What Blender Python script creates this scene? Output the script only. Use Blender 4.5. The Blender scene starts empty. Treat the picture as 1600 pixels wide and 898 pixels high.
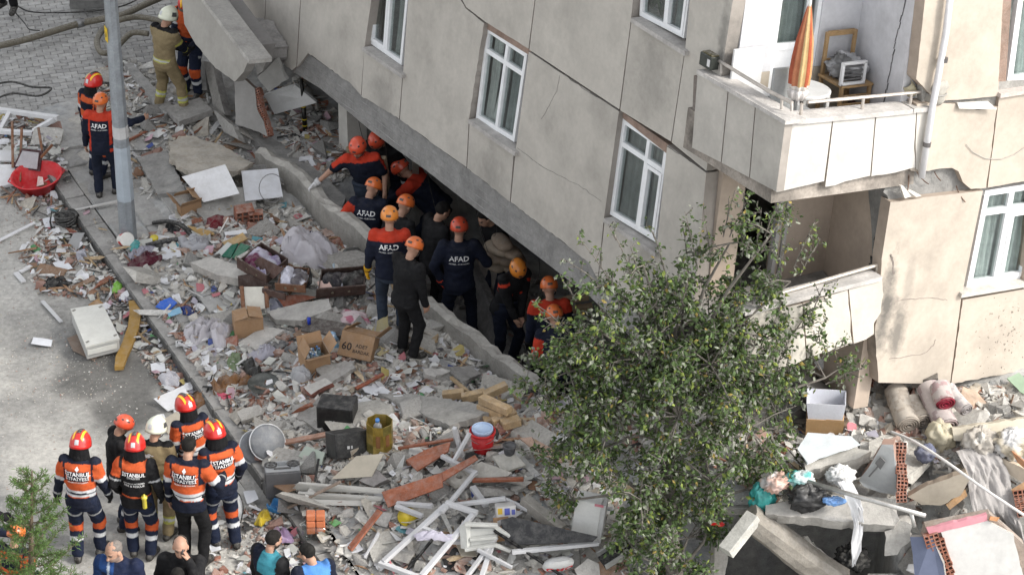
import bpy,bmesh,math,random
import numpy as np
from mathutils import Vector,Matrix
from mathutils.bvhtree import BVHTree
random.seed(7)
RNG=np.random.default_rng(7)
SC=bpy.context.scene
COL=SC.collection
# ------------------------------------------------------------------ camera
CAM_H,PITCH,FPX=21.1,math.radians(31.6),4840.0
cd=bpy.data.cameras.new('camera')
cd.lens=36.0*FPX/1600.0
cd.sensor_width=36.0
cd.clip_start,cd.clip_end=0.5,600.0
cam=bpy.data.objects.new('camera',cd)
cam.location=(0,0,CAM_H)
cam.rotation_euler=(math.pi/2-PITCH,0,0)
COL.objects.link(cam)
SC.camera=cam
# ------------------------------------------------------------------ daylight
SUN_DIR=Vector((0.90,-0.30,0.74)).normalized()
el=math.asin(SUN_DIR.z)
az=math.atan2(SUN_DIR.x,SUN_DIR.y)
w=bpy.data.worlds.new('World')
SC.world=w
w.use_nodes=True
nt=w.node_tree
nt.nodes.clear()
sky=nt.nodes.new('ShaderNodeTexSky')
sky.sky_type='NISHITA'
sky.sun_disc=False
sky.sun_elevation=el
sky.sun_rotation=az
sky.air_density=1.0
sky.dust_density=2.0
sky.ozone_density=0.6
hs=nt.nodes.new('ShaderNodeHueSaturation')
hs.inputs['Saturation'].default_value=0.16
bg=nt.nodes.new('ShaderNodeBackground')
bg.inputs['Strength'].default_value=0.15
wo=nt.nodes.new('ShaderNodeOutputWorld')
nt.links.new(sky.outputs[0],hs.inputs['Color'])
nt.links.new(hs.outputs[0],bg.inputs[0])
nt.links.new(bg.outputs[0],wo.inputs[0])
sd=bpy.data.lights.new('sun','SUN')
sd.energy=1.3
sd.angle=math.radians(10)
sd.color=(1.0,0.95,0.87)
so=bpy.data.objects.new('sun',sd)
so.rotation_euler=SUN_DIR.to_track_quat('Z','Y').to_euler()
so.location=(10,0,30)
COL.objects.link(so)
SC.view_settings.view_transform='Standard'
SC.view_settings.look='None'
SC.view_settings.exposure=1.25
SC.view_settings.gamma=1.0
SC.cycles.max_bounces=6
SC.cycles.diffuse_bounces=3
SC.cycles.transparent_max_bounces=8
SC.cycles.use_denoising=True
# ------------------------------------------------------------------ maths
V=lambda*a:np.array(a,float)
_cp,_sp=math.cos(PITCH),math.sin(PITCH)
C_R,C_F,C_U=V(1,0,0),V(0,_cp,-_sp),V(0,_sp,_cp)
EYE=V(0,0,CAM_H)
def ray(x,y):
 return C_F+C_R*(x-800)/FPX-C_U*(y-449)/FPX
def proj(P):
 d=np.asarray(P,float)-EYE
 z=d@C_F
 return 800+FPX*(d@C_R)/z,449-FPX*(d@C_U)/z
def G(x,y,z=0.0):
 d=ray(x,y)
 return EYE+d*((z-CAM_H)/d[2])
def on_plane(x,y,P,n):
 d=ray(x,y)
 return EYE+d*(((P-EYE)@n)/(d@n))
def unit(v):
 v=np.asarray(v,float)
 return v/(np.linalg.norm(v)+1e-12)
def _hash(ix,iy,iz,s):
 n=(ix.astype(np.int64)*374761393+iy.astype(np.int64)*668265263+iz.astype(np.int64)*2147483647+s*974711)&0x7fffffff
 n=((n^(n>>13))*1274126177)&0x7fffffff
 n=((n^(n>>16))*1911520717)&0x7fffffff
 return(n&0xffff)/65535.0
def vnoise(x,y,z=0.0,s=0):
 x,y,z=np.broadcast_arrays(np.asarray(x,float),np.asarray(y,float),np.asarray(z,float))
 ix,iy,iz=np.floor(x),np.floor(y),np.floor(z)
 fx,fy,fz=x-ix,y-iy,z-iz
 fx,fy,fz=[t*t*(3-2*t)for t in(fx,fy,fz)]
 r=0
 for a in(0,1):
  for b in(0,1):
   for c in(0,1):
    wgt=(fx if a else 1-fx)*(fy if b else 1-fy)*(fz if c else 1-fz)
    r=r+wgt*_hash(ix+a,iy+b,iz+c,s)
 return r
def fbm(x,y,z=0.0,s=0,o=4):
 r,a,t,f=0,0.5,0,1.0
 for i in range(o):
  r=r+a*vnoise(x*f,y*f,np.asarray(z)*f,s+i*17)
  t+=a
  a*=0.5
  f*=2.03
 return r/t
def sstep(a,b,x):
 t=np.clip((np.asarray(x,float)-a)/(b-a),0,1)
 return t*t*(3-2*t)
def rotz(a):
 c,s=math.cos(a),math.sin(a)
 return np.array([[c,-s,0],[s,c,0],[0,0,1.0]])
def rotx(a):
 c,s=math.cos(a),math.sin(a)
 return np.array([[1.0,0,0],[0,c,-s],[0,s,c]])
def roty(a):
 c,s=math.cos(a),math.sin(a)
 return np.array([[c,0,s],[0,1,0],[-s,0,c]])
# ------------------------------------------------------------------ materials
MATS={}
def mat(name,rough=0.8,metal=0.0,nscale=6.0,namt=0.22,bump=0.25,bscale=60.0,dust=0.25,col=None,spec=0.3,stain=0.0,hue=0.0,coat=0.0,back=None,sub=0.0):
 """a surface: own colour (attribute Col or fixed), grain, dust settled in patches on what faces up, fine relief"""
 if name in MATS:
  return MATS[name]
 m=bpy.data.materials.new(name)
 m.use_nodes=True
 n,l=m.node_tree.nodes,m.node_tree.links
 b=n['Principled BSDF']
 b.inputs['Roughness'].default_value=rough
 b.inputs['Metallic'].default_value=metal
 b.inputs['Specular IOR Level'].default_value=spec
 if coat:
  b.inputs['Coat Weight'].default_value=coat
  b.inputs['Coat Roughness'].default_value=0.15
 tc=n.new('ShaderNodeTexCoord')
 if col is None:
  a=n.new('ShaderNodeVertexColor')
  a.layer_name='Col'
  base=a.outputs[0]
 else:
  a=n.new('ShaderNodeRGB')
  a.outputs[0].default_value=(*col,1)
  base=a.outputs[0]
 oi=n.new('ShaderNodeObjectInfo')
 add=n.new('ShaderNodeVectorMath')
 add.operation='MULTIPLY_ADD'
 l.new(oi.outputs['Random'],add.inputs[0])
 add.inputs[1].default_value=(31,17,23)
 l.new(tc.outputs['Object'],add.inputs[2])
 def noise(sc,det=4.0,rgh=0.6):
  t=n.new('ShaderNodeTexNoise')
  t.inputs['Scale'].default_value=sc
  t.inputs['Detail'].default_value=det
  t.inputs['Roughness'].default_value=rgh
  l.new(add.outputs[0],t.inputs['Vector'])
  return t.outputs[0]
 def maprange(o,a0,a1,b0,b1):
  t=n.new('ShaderNodeMapRange')
  for k,v in zip(('From Min','From Max','To Min','To Max'),(a0,a1,b0,b1)):
   t.inputs[k].default_value=v
  l.new(o,t.inputs['Value'])
  return t.outputs[0]
 def mul(c,f):
  t=n.new('ShaderNodeMix')
  t.data_type='RGBA'
  t.blend_type='MULTIPLY'
  t.inputs['Factor'].default_value=1.0
  l.new(c,t.inputs[6])
  l.new(f,t.inputs[7])
  return t.outputs[2]
 n1=noise(nscale)
 base=mul(base,maprange(n1,0.3,0.7,1-namt,1+namt*0.6))
 n2=noise(nscale*7,3.0)
 base=mul(base,maprange(n2,0.3,0.7,1-namt*0.5,1+namt*0.4))
 if stain:
  n4=noise(1.3,6.0,0.65)
  base=mul(base,maprange(n4,0.46,0.74,1.0,1-stain))
 if dust:
  n3=noise(nscale*1.7+1,5.0,0.7)
  ge=n.new('ShaderNodeNewGeometry')
  sx=n.new('ShaderNodeSeparateXYZ')
  l.new(ge.outputs['Normal'],sx.inputs[0])
  up=maprange(sx.outputs[2],0.1,0.9,0.25,1.0)
  dm=maprange(n3,0.42,0.68,0.0,dust)
  mm=n.new('ShaderNodeMath')
  mm.operation='MULTIPLY'
  l.new(up,mm.inputs[0])
  l.new(dm,mm.inputs[1])
  mx=n.new('ShaderNodeMix')
  mx.data_type='RGBA'
  l.new(mm.outputs[0],mx.inputs[0])
  l.new(base,mx.inputs[6])
  mx.inputs[7].default_value=(0.43,0.415,0.385,1)
  base=mx.outputs[2]
 l.new(base,b.inputs['Base Color'])
 if bump:
  bp=n.new('ShaderNodeBump')
  bp.inputs['Strength'].default_value=bump
  bp.inputs['Distance'].default_value=0.01
  l.new(noise(bscale,5.0,0.65),bp.inputs['Height'])
  l.new(bp.outputs[0],b.inputs['Normal'])
 MATS[name]=m
 return m
M_CONC=mat('concrete',0.92,namt=0.28,nscale=4,bump=0.7,bscale=45,dust=0.5)
M_PLAS=mat('plaster_paint',0.85,namt=0.10,nscale=2.2,bump=0.16,bscale=24,dust=0.0,stain=0.24)
M_WHITE=mat('white_paint',0.5,namt=0.08,nscale=5,bump=0.05,dust=0.3)
M_RUB=mat('rubble_mix',0.95,namt=0.3,nscale=9,bump=0.7,bscale=50,dust=0.6)
M_CLOTH=mat('cloth',0.9,namt=0.18,nscale=9,bump=0.5,bscale=70,dust=0.04,spec=0.15)
M_DCLOTH=mat('dusty_cloth',0.95,namt=0.15,nscale=7,bump=0.35,bscale=120,dust=0.35,spec=0.1)
M_SKIN=mat('skin',0.55,namt=0.1,nscale=20,bump=0.1,dust=0.0)
M_GLOSS=mat('shell_plastic',0.28,namt=0.06,nscale=12,bump=0.0,dust=0.12,spec=0.5,coat=0.2)
M_PLST=mat('dusty_plastic',0.45,namt=0.1,nscale=6,bump=0.05,dust=0.2,spec=0.4)
M_LINEN=mat('linen',0.9,namt=0.07,nscale=5,bump=0.08,bscale=120,dust=0.1,spec=0.1)
M_FILM=mat('plastic_film',0.35,namt=0.08,nscale=8,bump=0.05,dust=0.1,spec=0.5)
M_WOOD=mat('wood',0.7,namt=0.3,nscale=8,bump=0.25,bscale=40,dust=0.3)
M_CARD=mat('cardboard',0.9,namt=0.12,nscale=6,bump=0.12,bscale=80,dust=0.22)
M_PAPER=mat('paper',0.8,namt=0.08,nscale=7,bump=0.08,dust=0.15)
M_METAL=mat('dull_metal',0.45,0.75,namt=0.2,nscale=10,bump=0.1,dust=0.35)
M_RUBBER=mat('rubber',0.6,namt=0.2,nscale=20,bump=0.1,dust=0.4)
M_PRINT=mat('print',0.75,namt=0.05,bump=0.0,dust=0.0)
M_BAND=mat('reflective_band',0.4,namt=0.1,nscale=30,bump=0.0,dust=0.1)
M_BARK=mat('bark',0.95,namt=0.35,nscale=14,bump=0.6,bscale=60,dust=0.15)
def leaf_mat(name,rough=0.5):
 m=bpy.data.materials.new(name)
 m.use_nodes=True
 n,l=m.node_tree.nodes,m.node_tree.links
 b=n['Principled BSDF']
 a=n.new('ShaderNodeVertexColor')
 a.layer_name='Col'
 b.inputs['Roughness'].default_value=rough
 b.inputs['Specular IOR Level'].default_value=0.22
 l.new(a.outputs[0],b.inputs['Base Color'])
 tr=n.new('ShaderNodeBsdfTranslucent')
 l.new(a.outputs[0],tr.inputs[0])
 mx=n.new('ShaderNodeMixShader')
 mx.inputs[0].default_value=0.22
 l.new(b.outputs[0],mx.inputs[1])
 l.new(tr.outputs[0],mx.inputs[2])
 l.new(mx.outputs[0],n['Material Output'].inputs[0])
 return m
M_LEAF=leaf_mat('leaf',0.6)
def glass_mat():
 m=bpy.data.materials.new('window_glass')
 m.use_nodes=True
 n,l=m.node_tree.nodes,m.node_tree.links
 n.remove(n['Principled BSDF'])
 tr=n.new('ShaderNodeBsdfTransparent')
 tr.inputs[0].default_value=(0.80,0.83,0.82,1)
 gl=n.new('ShaderNodeBsdfGlossy')
 gl.inputs['Roughness'].default_value=0.06
 gl.inputs[0].default_value=(0.9,0.93,0.95,1)
 fr=n.new('ShaderNodeLayerWeight')
 fr.inputs[0].default_value=0.5
 pw=n.new('ShaderNodeMath')
 pw.operation='POWER'
 pw.inputs[1].default_value=3.0
 l.new(fr.outputs['Facing'],pw.inputs[0])
 ad=n.new('ShaderNodeMath')
 ad.operation='MULTIPLY_ADD'
 ad.inputs[1].default_value=0.5
 ad.inputs[2].default_value=0.05
 l.new(pw.outputs[0],ad.inputs[0])
 mx=n.new('ShaderNodeMixShader')
 l.new(ad.outputs[0],mx.inputs[0])
 l.new(tr.outputs[0],mx.inputs[1])
 l.new(gl.outputs[0],mx.inputs[2])
 l.new(mx.outputs[0],n['Material Output'].inputs[0])
 return m
M_GLASS=glass_mat()
# ------------------------------------------------------------------ object helpers
ORG={}
LAND=[]
def tag(o,label=None,cat=None,group=None,kind=None):
 if label:
  o['label']=label
 if cat:
  o['category']=cat
 if group:
  o['group']=group
 if kind:
  o['kind']=kind
 return o
def root(name,loc,label,cat,group=None):
 o=bpy.data.objects.new(name,None)
 o.empty_display_size=0.2
 o.location=[float(t)for t in loc]
 COL.objects.link(o)
 ORG[o.name]=np.array(loc,float)
 return tag(o,label,cat,group)
def new_mesh(name,v,f,cols=None,smooth=False,mats=None,pv=None):
 """v (n,3); f list of index lists or int array; cols per face (m,3) or per vertex (n,3)"""
 me=bpy.data.meshes.new(name)
 v=np.asarray(v,np.float32)
 if isinstance(f,np.ndarray):
  k=f.shape[1]
  tot=np.full(len(f),k,np.int32)
  flat=f.astype(np.int32).ravel()
 else:
  tot=np.array([len(a)for a in f],np.int32)
  flat=np.concatenate([np.asarray(a,np.int32)for a in f])if len(f)else np.zeros(0,np.int32)
 start=np.concatenate([[0],np.cumsum(tot)[:-1]]).astype(np.int32)
 me.vertices.add(len(v))
 me.vertices.foreach_set('co',v.ravel())
 me.loops.add(len(flat))
 me.loops.foreach_set('vertex_index',flat)
 me.polygons.add(len(tot))
 me.polygons.foreach_set('loop_start',start)
 me.polygons.foreach_set('loop_total',tot)
 me.polygons.foreach_set('use_smooth',np.full(len(tot),bool(smooth)))
 if cols is not None:
  cols=np.asarray(cols,np.float32)
  if pv or(pv is None and len(cols)==len(v)and len(cols)!=len(tot)):
   lc=cols[flat]
  else:
   lc=np.repeat(cols,tot,axis=0)
  ca=me.color_attributes.new('Col','FLOAT_COLOR','CORNER')
  rgba=np.ones((len(flat),4),np.float32)
  rgba[:,:3]=lc
  ca.data.foreach_set('color',rgba.ravel())
 for m in mats or[]:
  me.materials.append(m)
 me.update(calc_edges=True)
 me.validate()
 return me
def link(name,me,parent=None,**kw):
 o=bpy.data.objects.new(name,me)
 COL.objects.link(o)
 if parent is not None:
  o.parent=parent
  ORG[o.name]=ORG.get(parent.name,V(0,0,0))
 return tag(o,**kw)
class MB:
 def __init__(self):
  self.v,self.f,self.c,self.n=[],[],[],0
 def add(self,v,f,col):
  v=np.asarray(v,float).reshape(-1,3)
  self.v.append(v)
  for a in f:
   self.f.append([i+self.n for i in a])
  col=np.asarray(col,float)
  self.c.append(np.tile(col,(len(f),1))if col.ndim==1 else col)
  self.n+=len(v)
  return self
 def box(self,c,size,col,R=None,ch=0.0):
  sx,sy,sz=[s/2 for s in size]
  if ch<=0:
   v=np.array([[x,y,z]for z in(-sz,sz)for y in(-sy,sy)for x in(-sx,sx)])
   f=[[0,2,3,1],[4,5,7,6],[0,1,5,4],[2,6,7,3],[0,4,6,2],[1,3,7,5]]
  else:
   v,f=chamfer_box(sx,sy,sz,min(ch,sx*.9,sy*.9,sz*.9))
  if R is not None:
   v=v@np.asarray(R).T
  return self.add(v+np.asarray(c,float),f,col)
 def hexa(self,p8,col):
  """8 corners: bottom 4 then top 4, each counter-clockwise"""
  return self.add(p8,[[3,2,1,0],[4,5,6,7],[0,1,5,4],[1,2,6,5],[2,3,7,6],[3,0,4,7]],col)
 def prism(self,poly,off,col,col2=None):
  """polygon face extruded by the vector off"""
  p=np.asarray(poly,float)
  n=len(p)
  q=p+np.asarray(off,float)
  f=[list(range(n)),list(range(2*n-1,n-1,-1))]
  for i in range(n):
   j=(i+1)%n
   f.append([j,i,n+i,n+j])
  nn=np.cross(p[1]-p[0],p[2]-p[0])
  if np.dot(np.cross(p[1]-p[0],p[-1]-p[0])if n>2 else nn,np.asarray(off))>0:
   f=[a[::-1]for a in f]
  cc=np.tile(np.asarray(col,float),(len(f),1))
  if col2 is not None:
   cc[1:]=col2
  return self.add(np.vstack([p,q]),f,cc)
 def tube(self,pts,r,col,n=8,cap=True,closed=False):
  pts=np.asarray(pts,float)
  m=len(pts)
  r=np.broadcast_to(np.asarray(r,float),(m,))
  d=np.gradient(pts,axis=0)if not closed else np.roll(pts,-1,0)-np.roll(pts,1,0)
  ref=V(0,0,1)if abs(unit(pts[-1]-pts[0])[2])<0.9 or closed else V(1,0,0)
  vs=[]
  for i in range(m):
   t=unit(d[i])
   a=unit(np.cross(t,ref)+1e-9)
   b=np.cross(a,t)
   for k in range(n):
    an=2*math.pi*k/n
    vs.append(pts[i]+r[i]*(a*math.cos(an)+b*math.sin(an)))
  f=[]
  for i in range(m if closed else m-1):
   for k in range(n):
    k2=(k+1)%n
    i2=(i+1)%m
    f.append([i*n+k,i*n+k2,i2*n+k2,i2*n+k])
  if cap and not closed:
   f.append(list(range(n-1,-1,-1)))
   f.append([(m-1)*n+k for k in range(n)])
  return self.add(vs,f,col)
 def lathe(self,prof,col,n=24,M=None,cols=None,sq=None):
  """prof: (radius, z) pairs about +z; sq(angle) scales the radius"""
  vs,f=[],[]
  m=len(prof)
  for(r,z)in prof:
   for k in range(n):
    a=2*math.pi*k/n
    q=sq(a,z)if sq else 1.0
    vs.append((r*q*math.cos(a),r*q*math.sin(a),z))
  cc=[]
  for i in range(m-1):
   for k in range(n):
    k2=(k+1)%n
    f.append([i*n+k,i*n+k2,(i+1)*n+k2,(i+1)*n+k])
    cc.append(col if cols is None else cols(i,k))
  if prof[0][0]>1e-6:
   f.append(list(range(n-1,-1,-1)))
   cc.append(col)
  if prof[-1][0]>1e-6:
   f.append([(m-1)*n+k for k in range(n)])
   cc.append(col)
  vs=np.array(vs)
  if M is not None:
   M=np.asarray(M,float)
   vs=vs@M[:3,:3].T+M[:3,3]
  return self.add(vs,f,np.array(cc,float))
 def build(self,name,m,parent=None,smooth=False,**kw):
  v=np.vstack(self.v)
  o_=ORG.get(parent.name,V(0,0,0))if parent is not None else V(0,0,0)
  top=parent is None
  loc=V(0,0,0)
  if top:
   loc=np.array([v[:,0].mean(),v[:,1].mean(),v[:,2].min()])
   o_=loc
  me=new_mesh(name,v-o_,self.f,np.vstack(self.c),smooth,[m])
  o=link(name,me,parent,**kw)
  if top:
   o.location=loc
   ORG[o.name]=loc
  return o
def chamfer_box(sx,sy,sz,c):
 v,idx=[],{}
 for X in(-1,1):
  for Y in(-1,1):
   for Z in(-1,1):
    for ax in range(3):
     p=[X*(sx-c),Y*(sy-c),Z*(sz-c)]
     s=(X,Y,Z)
     p[ax]=s[ax]*(sx,sy,sz)[ax]
     idx[(X,Y,Z,ax)]=len(v)
     v.append(p)
 g=lambda X,Y,Z,a:idx[(X,Y,Z,a)]
 f=[]
 for s in(-1,1):
  a=[g(s,-1,-1,0),g(s,1,-1,0),g(s,1,1,0),g(s,-1,1,0)]
  f.append(a if s>0 else a[::-1])
  a=[g(-1,s,-1,1),g(-1,s,1,1),g(1,s,1,1),g(1,s,-1,1)]
  f.append(a if s>0 else a[::-1])
  a=[g(-1,-1,s,2),g(1,-1,s,2),g(1,1,s,2),g(-1,1,s,2)]
  f.append(a if s>0 else a[::-1])
 for A in(-1,1):
  for B in(-1,1):
   q=[g(A,B,-1,0),g(A,B,1,0),g(A,B,1,1),g(A,B,-1,1)]
   f.append(q[::-1]if A*B>0 else q)
   q=[g(A,-1,B,0),g(A,1,B,0),g(A,1,B,2),g(A,-1,B,2)]
   f.append(q if A*B>0 else q[::-1])
   q=[g(-1,A,B,1),g(1,A,B,1),g(1,A,B,2),g(-1,A,B,2)]
   f.append(q[::-1]if A*B>0 else q)
   for Cc in(-1,1):
    t=[g(A,B,Cc,0),g(A,B,Cc,1),g(A,B,Cc,2)]
    f.append(t if A*B*Cc>0 else t[::-1])
 return np.array(v,float),f
_TXT={}
def text_geo(s,size):
 """flat letters as (verts xy, faces), centred"""
 if s not in _TXT:
  cu=bpy.data.curves.new('letters','FONT')
  cu.body=s
  cu.size=1.0
  cu.align_x='CENTER'
  cu.align_y='CENTER'
  cu.resolution_u=2
  cu.offset=0.018
  ob=bpy.data.objects.new('letters',cu)
  COL.objects.link(ob)
  dg=bpy.context.evaluated_depsgraph_get()
  me=ob.evaluated_get(dg).to_mesh()
  v=np.array([x.co[:]for x in me.vertices])
  f=[list(p.vertices)for p in me.polygons]
  ob.evaluated_get(dg).to_mesh_clear()
  bpy.data.objects.remove(ob)
  bpy.data.curves.remove(cu)
  _TXT[s]=(v,f)
 v,f=_TXT[s]
 return v[:,:2]*size,f
# ------------------------------------------------------------------ terrain
K0,K1=G(60,240)[:2],G(520,890)[:2]
KD=unit(K1-K0)
KN=V(-KD[1],KD[0])
F0,F1=G(400,240,.3)[:2],G(820,600,.3)[:2]
FD=unit(F1-F0)
FLEN=np.linalg.norm(F1-F0)
FN=V(-FD[1],FD[0])
MOUNDS=[]
for(px,py,r,h)in[(600,560,1.0,.24),(500,450,1.1,.26),(420,430,.7,.18),(640,690,1.0,.26),(700,800,1.0,.34),(330,320,.9,.2),(500,610,.8,.2),(820,700,.9,.4),(560,760,.9,.2),(880,800,1.0,.35),(790,640,.6,.15),(60,230,.7,.18),(120,430,.7,.06),(300,170,.8,.12)]:
 g=G(px,py,h*.7)
 MOUNDS.append((g[0],g[1],r,h))
def TH(x,y):
 """height of the ground at x, y (arrays welcome)"""
 x,y=np.asarray(x,float),np.asarray(y,float)
 sk=(x-K0[0])*KN[0]+(y-K0[1])*KN[1]
 z=0.14*sstep(-.005,.005,sk)
 s=(x-F0[0])*FN[0]+(y-F0[1])*FN[1]
 t=((x-F0[0])*FD[0]+(y-F0[1])*FD[1])/FLEN
 low=1-.85*sstep(-.9,-.1,s)*(1-sstep(.95,1.1,t))
 for(a,b,r,h)in MOUNDS:
  z=z+low*h*np.exp(-((x-a)**2+(y-b)**2)/(r*r))
 ps=sstep(0.05,0.22,s)*(1-sstep(0.93,1.08,t))
 deep=0.25-1.05*sstep(0.12,0.34,t)
 z=z*(1-ps)+deep*ps
 hp=sstep(1.3,2.3,x)*(0.80+0.20*sstep(2.4,4.2,x))
 lip=28.45+.25*vnoise(x*1.3,0,0,5)-.9*sstep(4.2,5.0,x)-.75*sstep(2.3,2.5,x)*(1-sstep(4.2,4.6,x))
 z=z+(1-ps)*hp*1.25*sstep(0.0,0.45,y-lip)
 z=z+.2*(1-ps)*sstep(.6,2.0,x)*sstep(28.5,31,y)
 return z
def T(px,py,dz=0.0):
 """point dz above the ground seen at a pixel"""
 z=0.0
 for _ in range(14):
  P=G(px,py,z)
  z=0.5*z+0.5*(float(TH(P[0],P[1]))+dz)
 return G(px,py,z)
def grid_mesh(name,x0,x1,y0,y1,st,mask,hfun,m,cols=None,along=False,**kw):
 xs,ys=np.arange(x0,x1+1e-6,st),np.arange(y0,y1+1e-6,st)
 X,Y=np.meshgrid(xs,ys,indexing='ij')
 if along:
  X,Y=K0[0]+KD[0]*X+KN[0]*Y,K0[1]+KD[1]*X+KN[1]*Y
 Z=hfun(X,Y)
 nx,ny=X.shape
 idx=np.arange(nx*ny).reshape(nx,ny)
 q=np.stack([idx[:-1,:-1],idx[1:,:-1],idx[1:,1:],idx[:-1,1:]],-1).reshape(-1,4)
 mk=mask((X[:-1,:-1]+X[1:,1:])/2,(Y[:-1,:-1]+Y[1:,1:])/2).ravel()
 q=q[mk]
 used,inv=np.unique(q,return_inverse=True)
 v=np.stack([X,Y,Z],-1).reshape(-1,3)[used]
 c=cols(v)if cols else None
 me=new_mesh(name,v,inv.reshape(-1,4),c,True,[m],True)
 return link(name,me,**kw)
def road_material():
 m=bpy.data.materials.new('dusty_asphalt')
 m.use_nodes=True
 n,l=m.node_tree.nodes,m.node_tree.links
 b=n['Principled BSDF']
 tc=n.new('ShaderNodeTexCoord')
 def noise(sc,det,rg=0.6):
  t=n.new('ShaderNodeTexNoise')
  t.inputs['Scale'].default_value=sc
  t.inputs['Detail'].default_value=det
  t.inputs['Roughness'].default_value=rg
  l.new(tc.outputs['Object'],t.inputs['Vector'])
  return t.outputs[0]
 def ramp(o,pts):
  r=n.new('ShaderNodeValToRGB')
  r.color_ramp.elements[0].position,r.color_ramp.elements[0].color=pts[0][0],(*pts[0][1],1)
  r.color_ramp.elements[1].position,r.color_ramp.elements[1].color=pts[1][0],(*pts[1][1],1)
  for p,c in pts[2:]:
   e=r.color_ramp.elements.new(p)
   e.color=(*c,1)
  l.new(o,r.inputs[0])
  return r.outputs[0]
 dust=ramp(noise(0.55,9,.68),[(0.34,(.20,.198,.19)),(0.60,(.50,.485,.45))])
 fine=ramp(noise(14,6,.75),[(0.3,(.62,.62,.62)),(0.75,(1.15,1.15,1.15))])
 mx=n.new('ShaderNodeMix')
 mx.data_type='RGBA'
 mx.blend_type='MULTIPLY'
 mx.inputs[0].default_value=1
 l.new(dust,mx.inputs[6])
 l.new(fine,mx.inputs[7])
 at=n.new('ShaderNodeVertexColor')
 at.layer_name='Col'
 m2=n.new('ShaderNodeMix')
 m2.data_type='RGBA'
 m2.blend_type='MULTIPLY'
 m2.inputs[0].default_value=1
 l.new(mx.outputs[2],m2.inputs[6])
 l.new(at.outputs[0],m2.inputs[7])
 l.new(m2.outputs[2],b.inputs['Base Color'])
 b.inputs['Roughness'].default_value=0.85
 bp=n.new('ShaderNodeBump')
 bp.inputs['Strength'].default_value=0.5
 bp.inputs['Distance'].default_value=0.012
 l.new(noise(38,6,.75),bp.inputs['Height'])
 l.new(bp.outputs[0],b.inputs['Normal'])
 return m
M_ROAD=road_material()
WET=[G(165,590),G(190,630),G(150,570),G(205,600)]
def road_cols(v):
 x,y=v[:,0],v[:,1]
 wob=(fbm(x*1.6,y*1.6,0,3)-.5)*.7
 d=np.full(len(v),9.0)
 for p in WET:
  d=np.minimum(d,np.hypot(x-p[0],(y-p[1])*.72))
 wet=1-sstep(.30,.62,d+wob)
 ed=sstep(-.1,1.3,(x-K0[0])*KN[0]+(y-K0[1])*KN[1]+1.1+wob)
 pale=1.0+.16*ed
 c=np.stack([pale,pale,pale],-1)
 return c*(1-.62*wet[:,None])
side=lambda x,y:(x-K0[0])*KN[0]+(y-K0[1])*KN[1]
# one far sheet and, 2 cm above it, the ground in view
_o=[(-150,-60,-.03),(150,-60,-.03),(150,240,-.03),(-150,240,-.03)]
_i=[(-3.6,26.4,-.03),(4.6,26.4,-.03),(4.6,38.2,-.03),(-3.6,38.2,-.03)]
me=new_mesh('ground',_o+_i,[[0,1,5,4],[1,2,6,5],[2,3,7,6],[3,0,4,7]],[(1,1,1)]*4,False,[M_ROAD],False)
link('ground',me,kind='structure')
def rough_h(x,y):
 return TH(x,y)+.012*(fbm(x*3,y*3,0,9)-.5)
PAVE_LINE=G(0,205),G(235,130)
pv_n=unit(V(-(PAVE_LINE[1]-PAVE_LINE[0])[1],(PAVE_LINE[1]-PAVE_LINE[0])[0]))
paved=lambda x,y:((x-PAVE_LINE[0][0])*pv_n[0]+(y-PAVE_LINE[0][1])*pv_n[1])>0
grid_mesh('road',-6,16,-11.3,-.299,.08,lambda x,y:~paved(x,y),rough_h,M_ROAD,road_cols,along=True,kind='structure')
def grey_cols(v):
 x,y=v[:,0],v[:,1]
 b=.37+.15*(fbm(x*1.1,y*1.1,0,21)-.5)+.12*(fbm(x*9,y*9,0,22)-.5)
 warm=(fbm(x*2.3,y*2.3,0,31)-.45)*.10
 return np.stack([b+warm*.9,b+warm*.35,b-warm*.3-.008],-1)
LOT=lambda x,y:(side(x,y)>.15)&~paved(x,y)
def lot_h(x,y,hollow=True):
 r=TH(x,y)
 rub=sstep(.5,1.4,side(x,y))
 hol=sstep(2.28,2.42,x)*(1-sstep(4.22,4.4,x))*(1-sstep(29.3,29.5,y))
 if hollow:
  r=r*(1-hol)-1.3*hol
 return r+rub*(.09*(fbm(x*2.2,y*2.2,0,41)-.5)+.07*(fbm(x*9,y*9,0,42,3)-.5))-.004
grid_mesh('lot_ground',-4,14,.15,12,.05,lambda x,y:~paved(x,y),lot_h,M_RUB,grey_cols,along=True,kind='structure')
# far lot + paved lane
grid_mesh('yard_ground',-14,16,20,62,.4,lambda x,y:((side(x,y)>11.6)|((x-K0[0])*KD[0]+(y-K0[1])*KD[1]<-3.7)|((x-K0[0])*KD[0]+(y-K0[1])*KD[1]>13.7))&(side(x,y)>.6)&(~paved(x,y)|(x>-3)),lambda x,y:TH(x,y)*0+.1,M_RUB,grey_cols,kind='structure')
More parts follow.
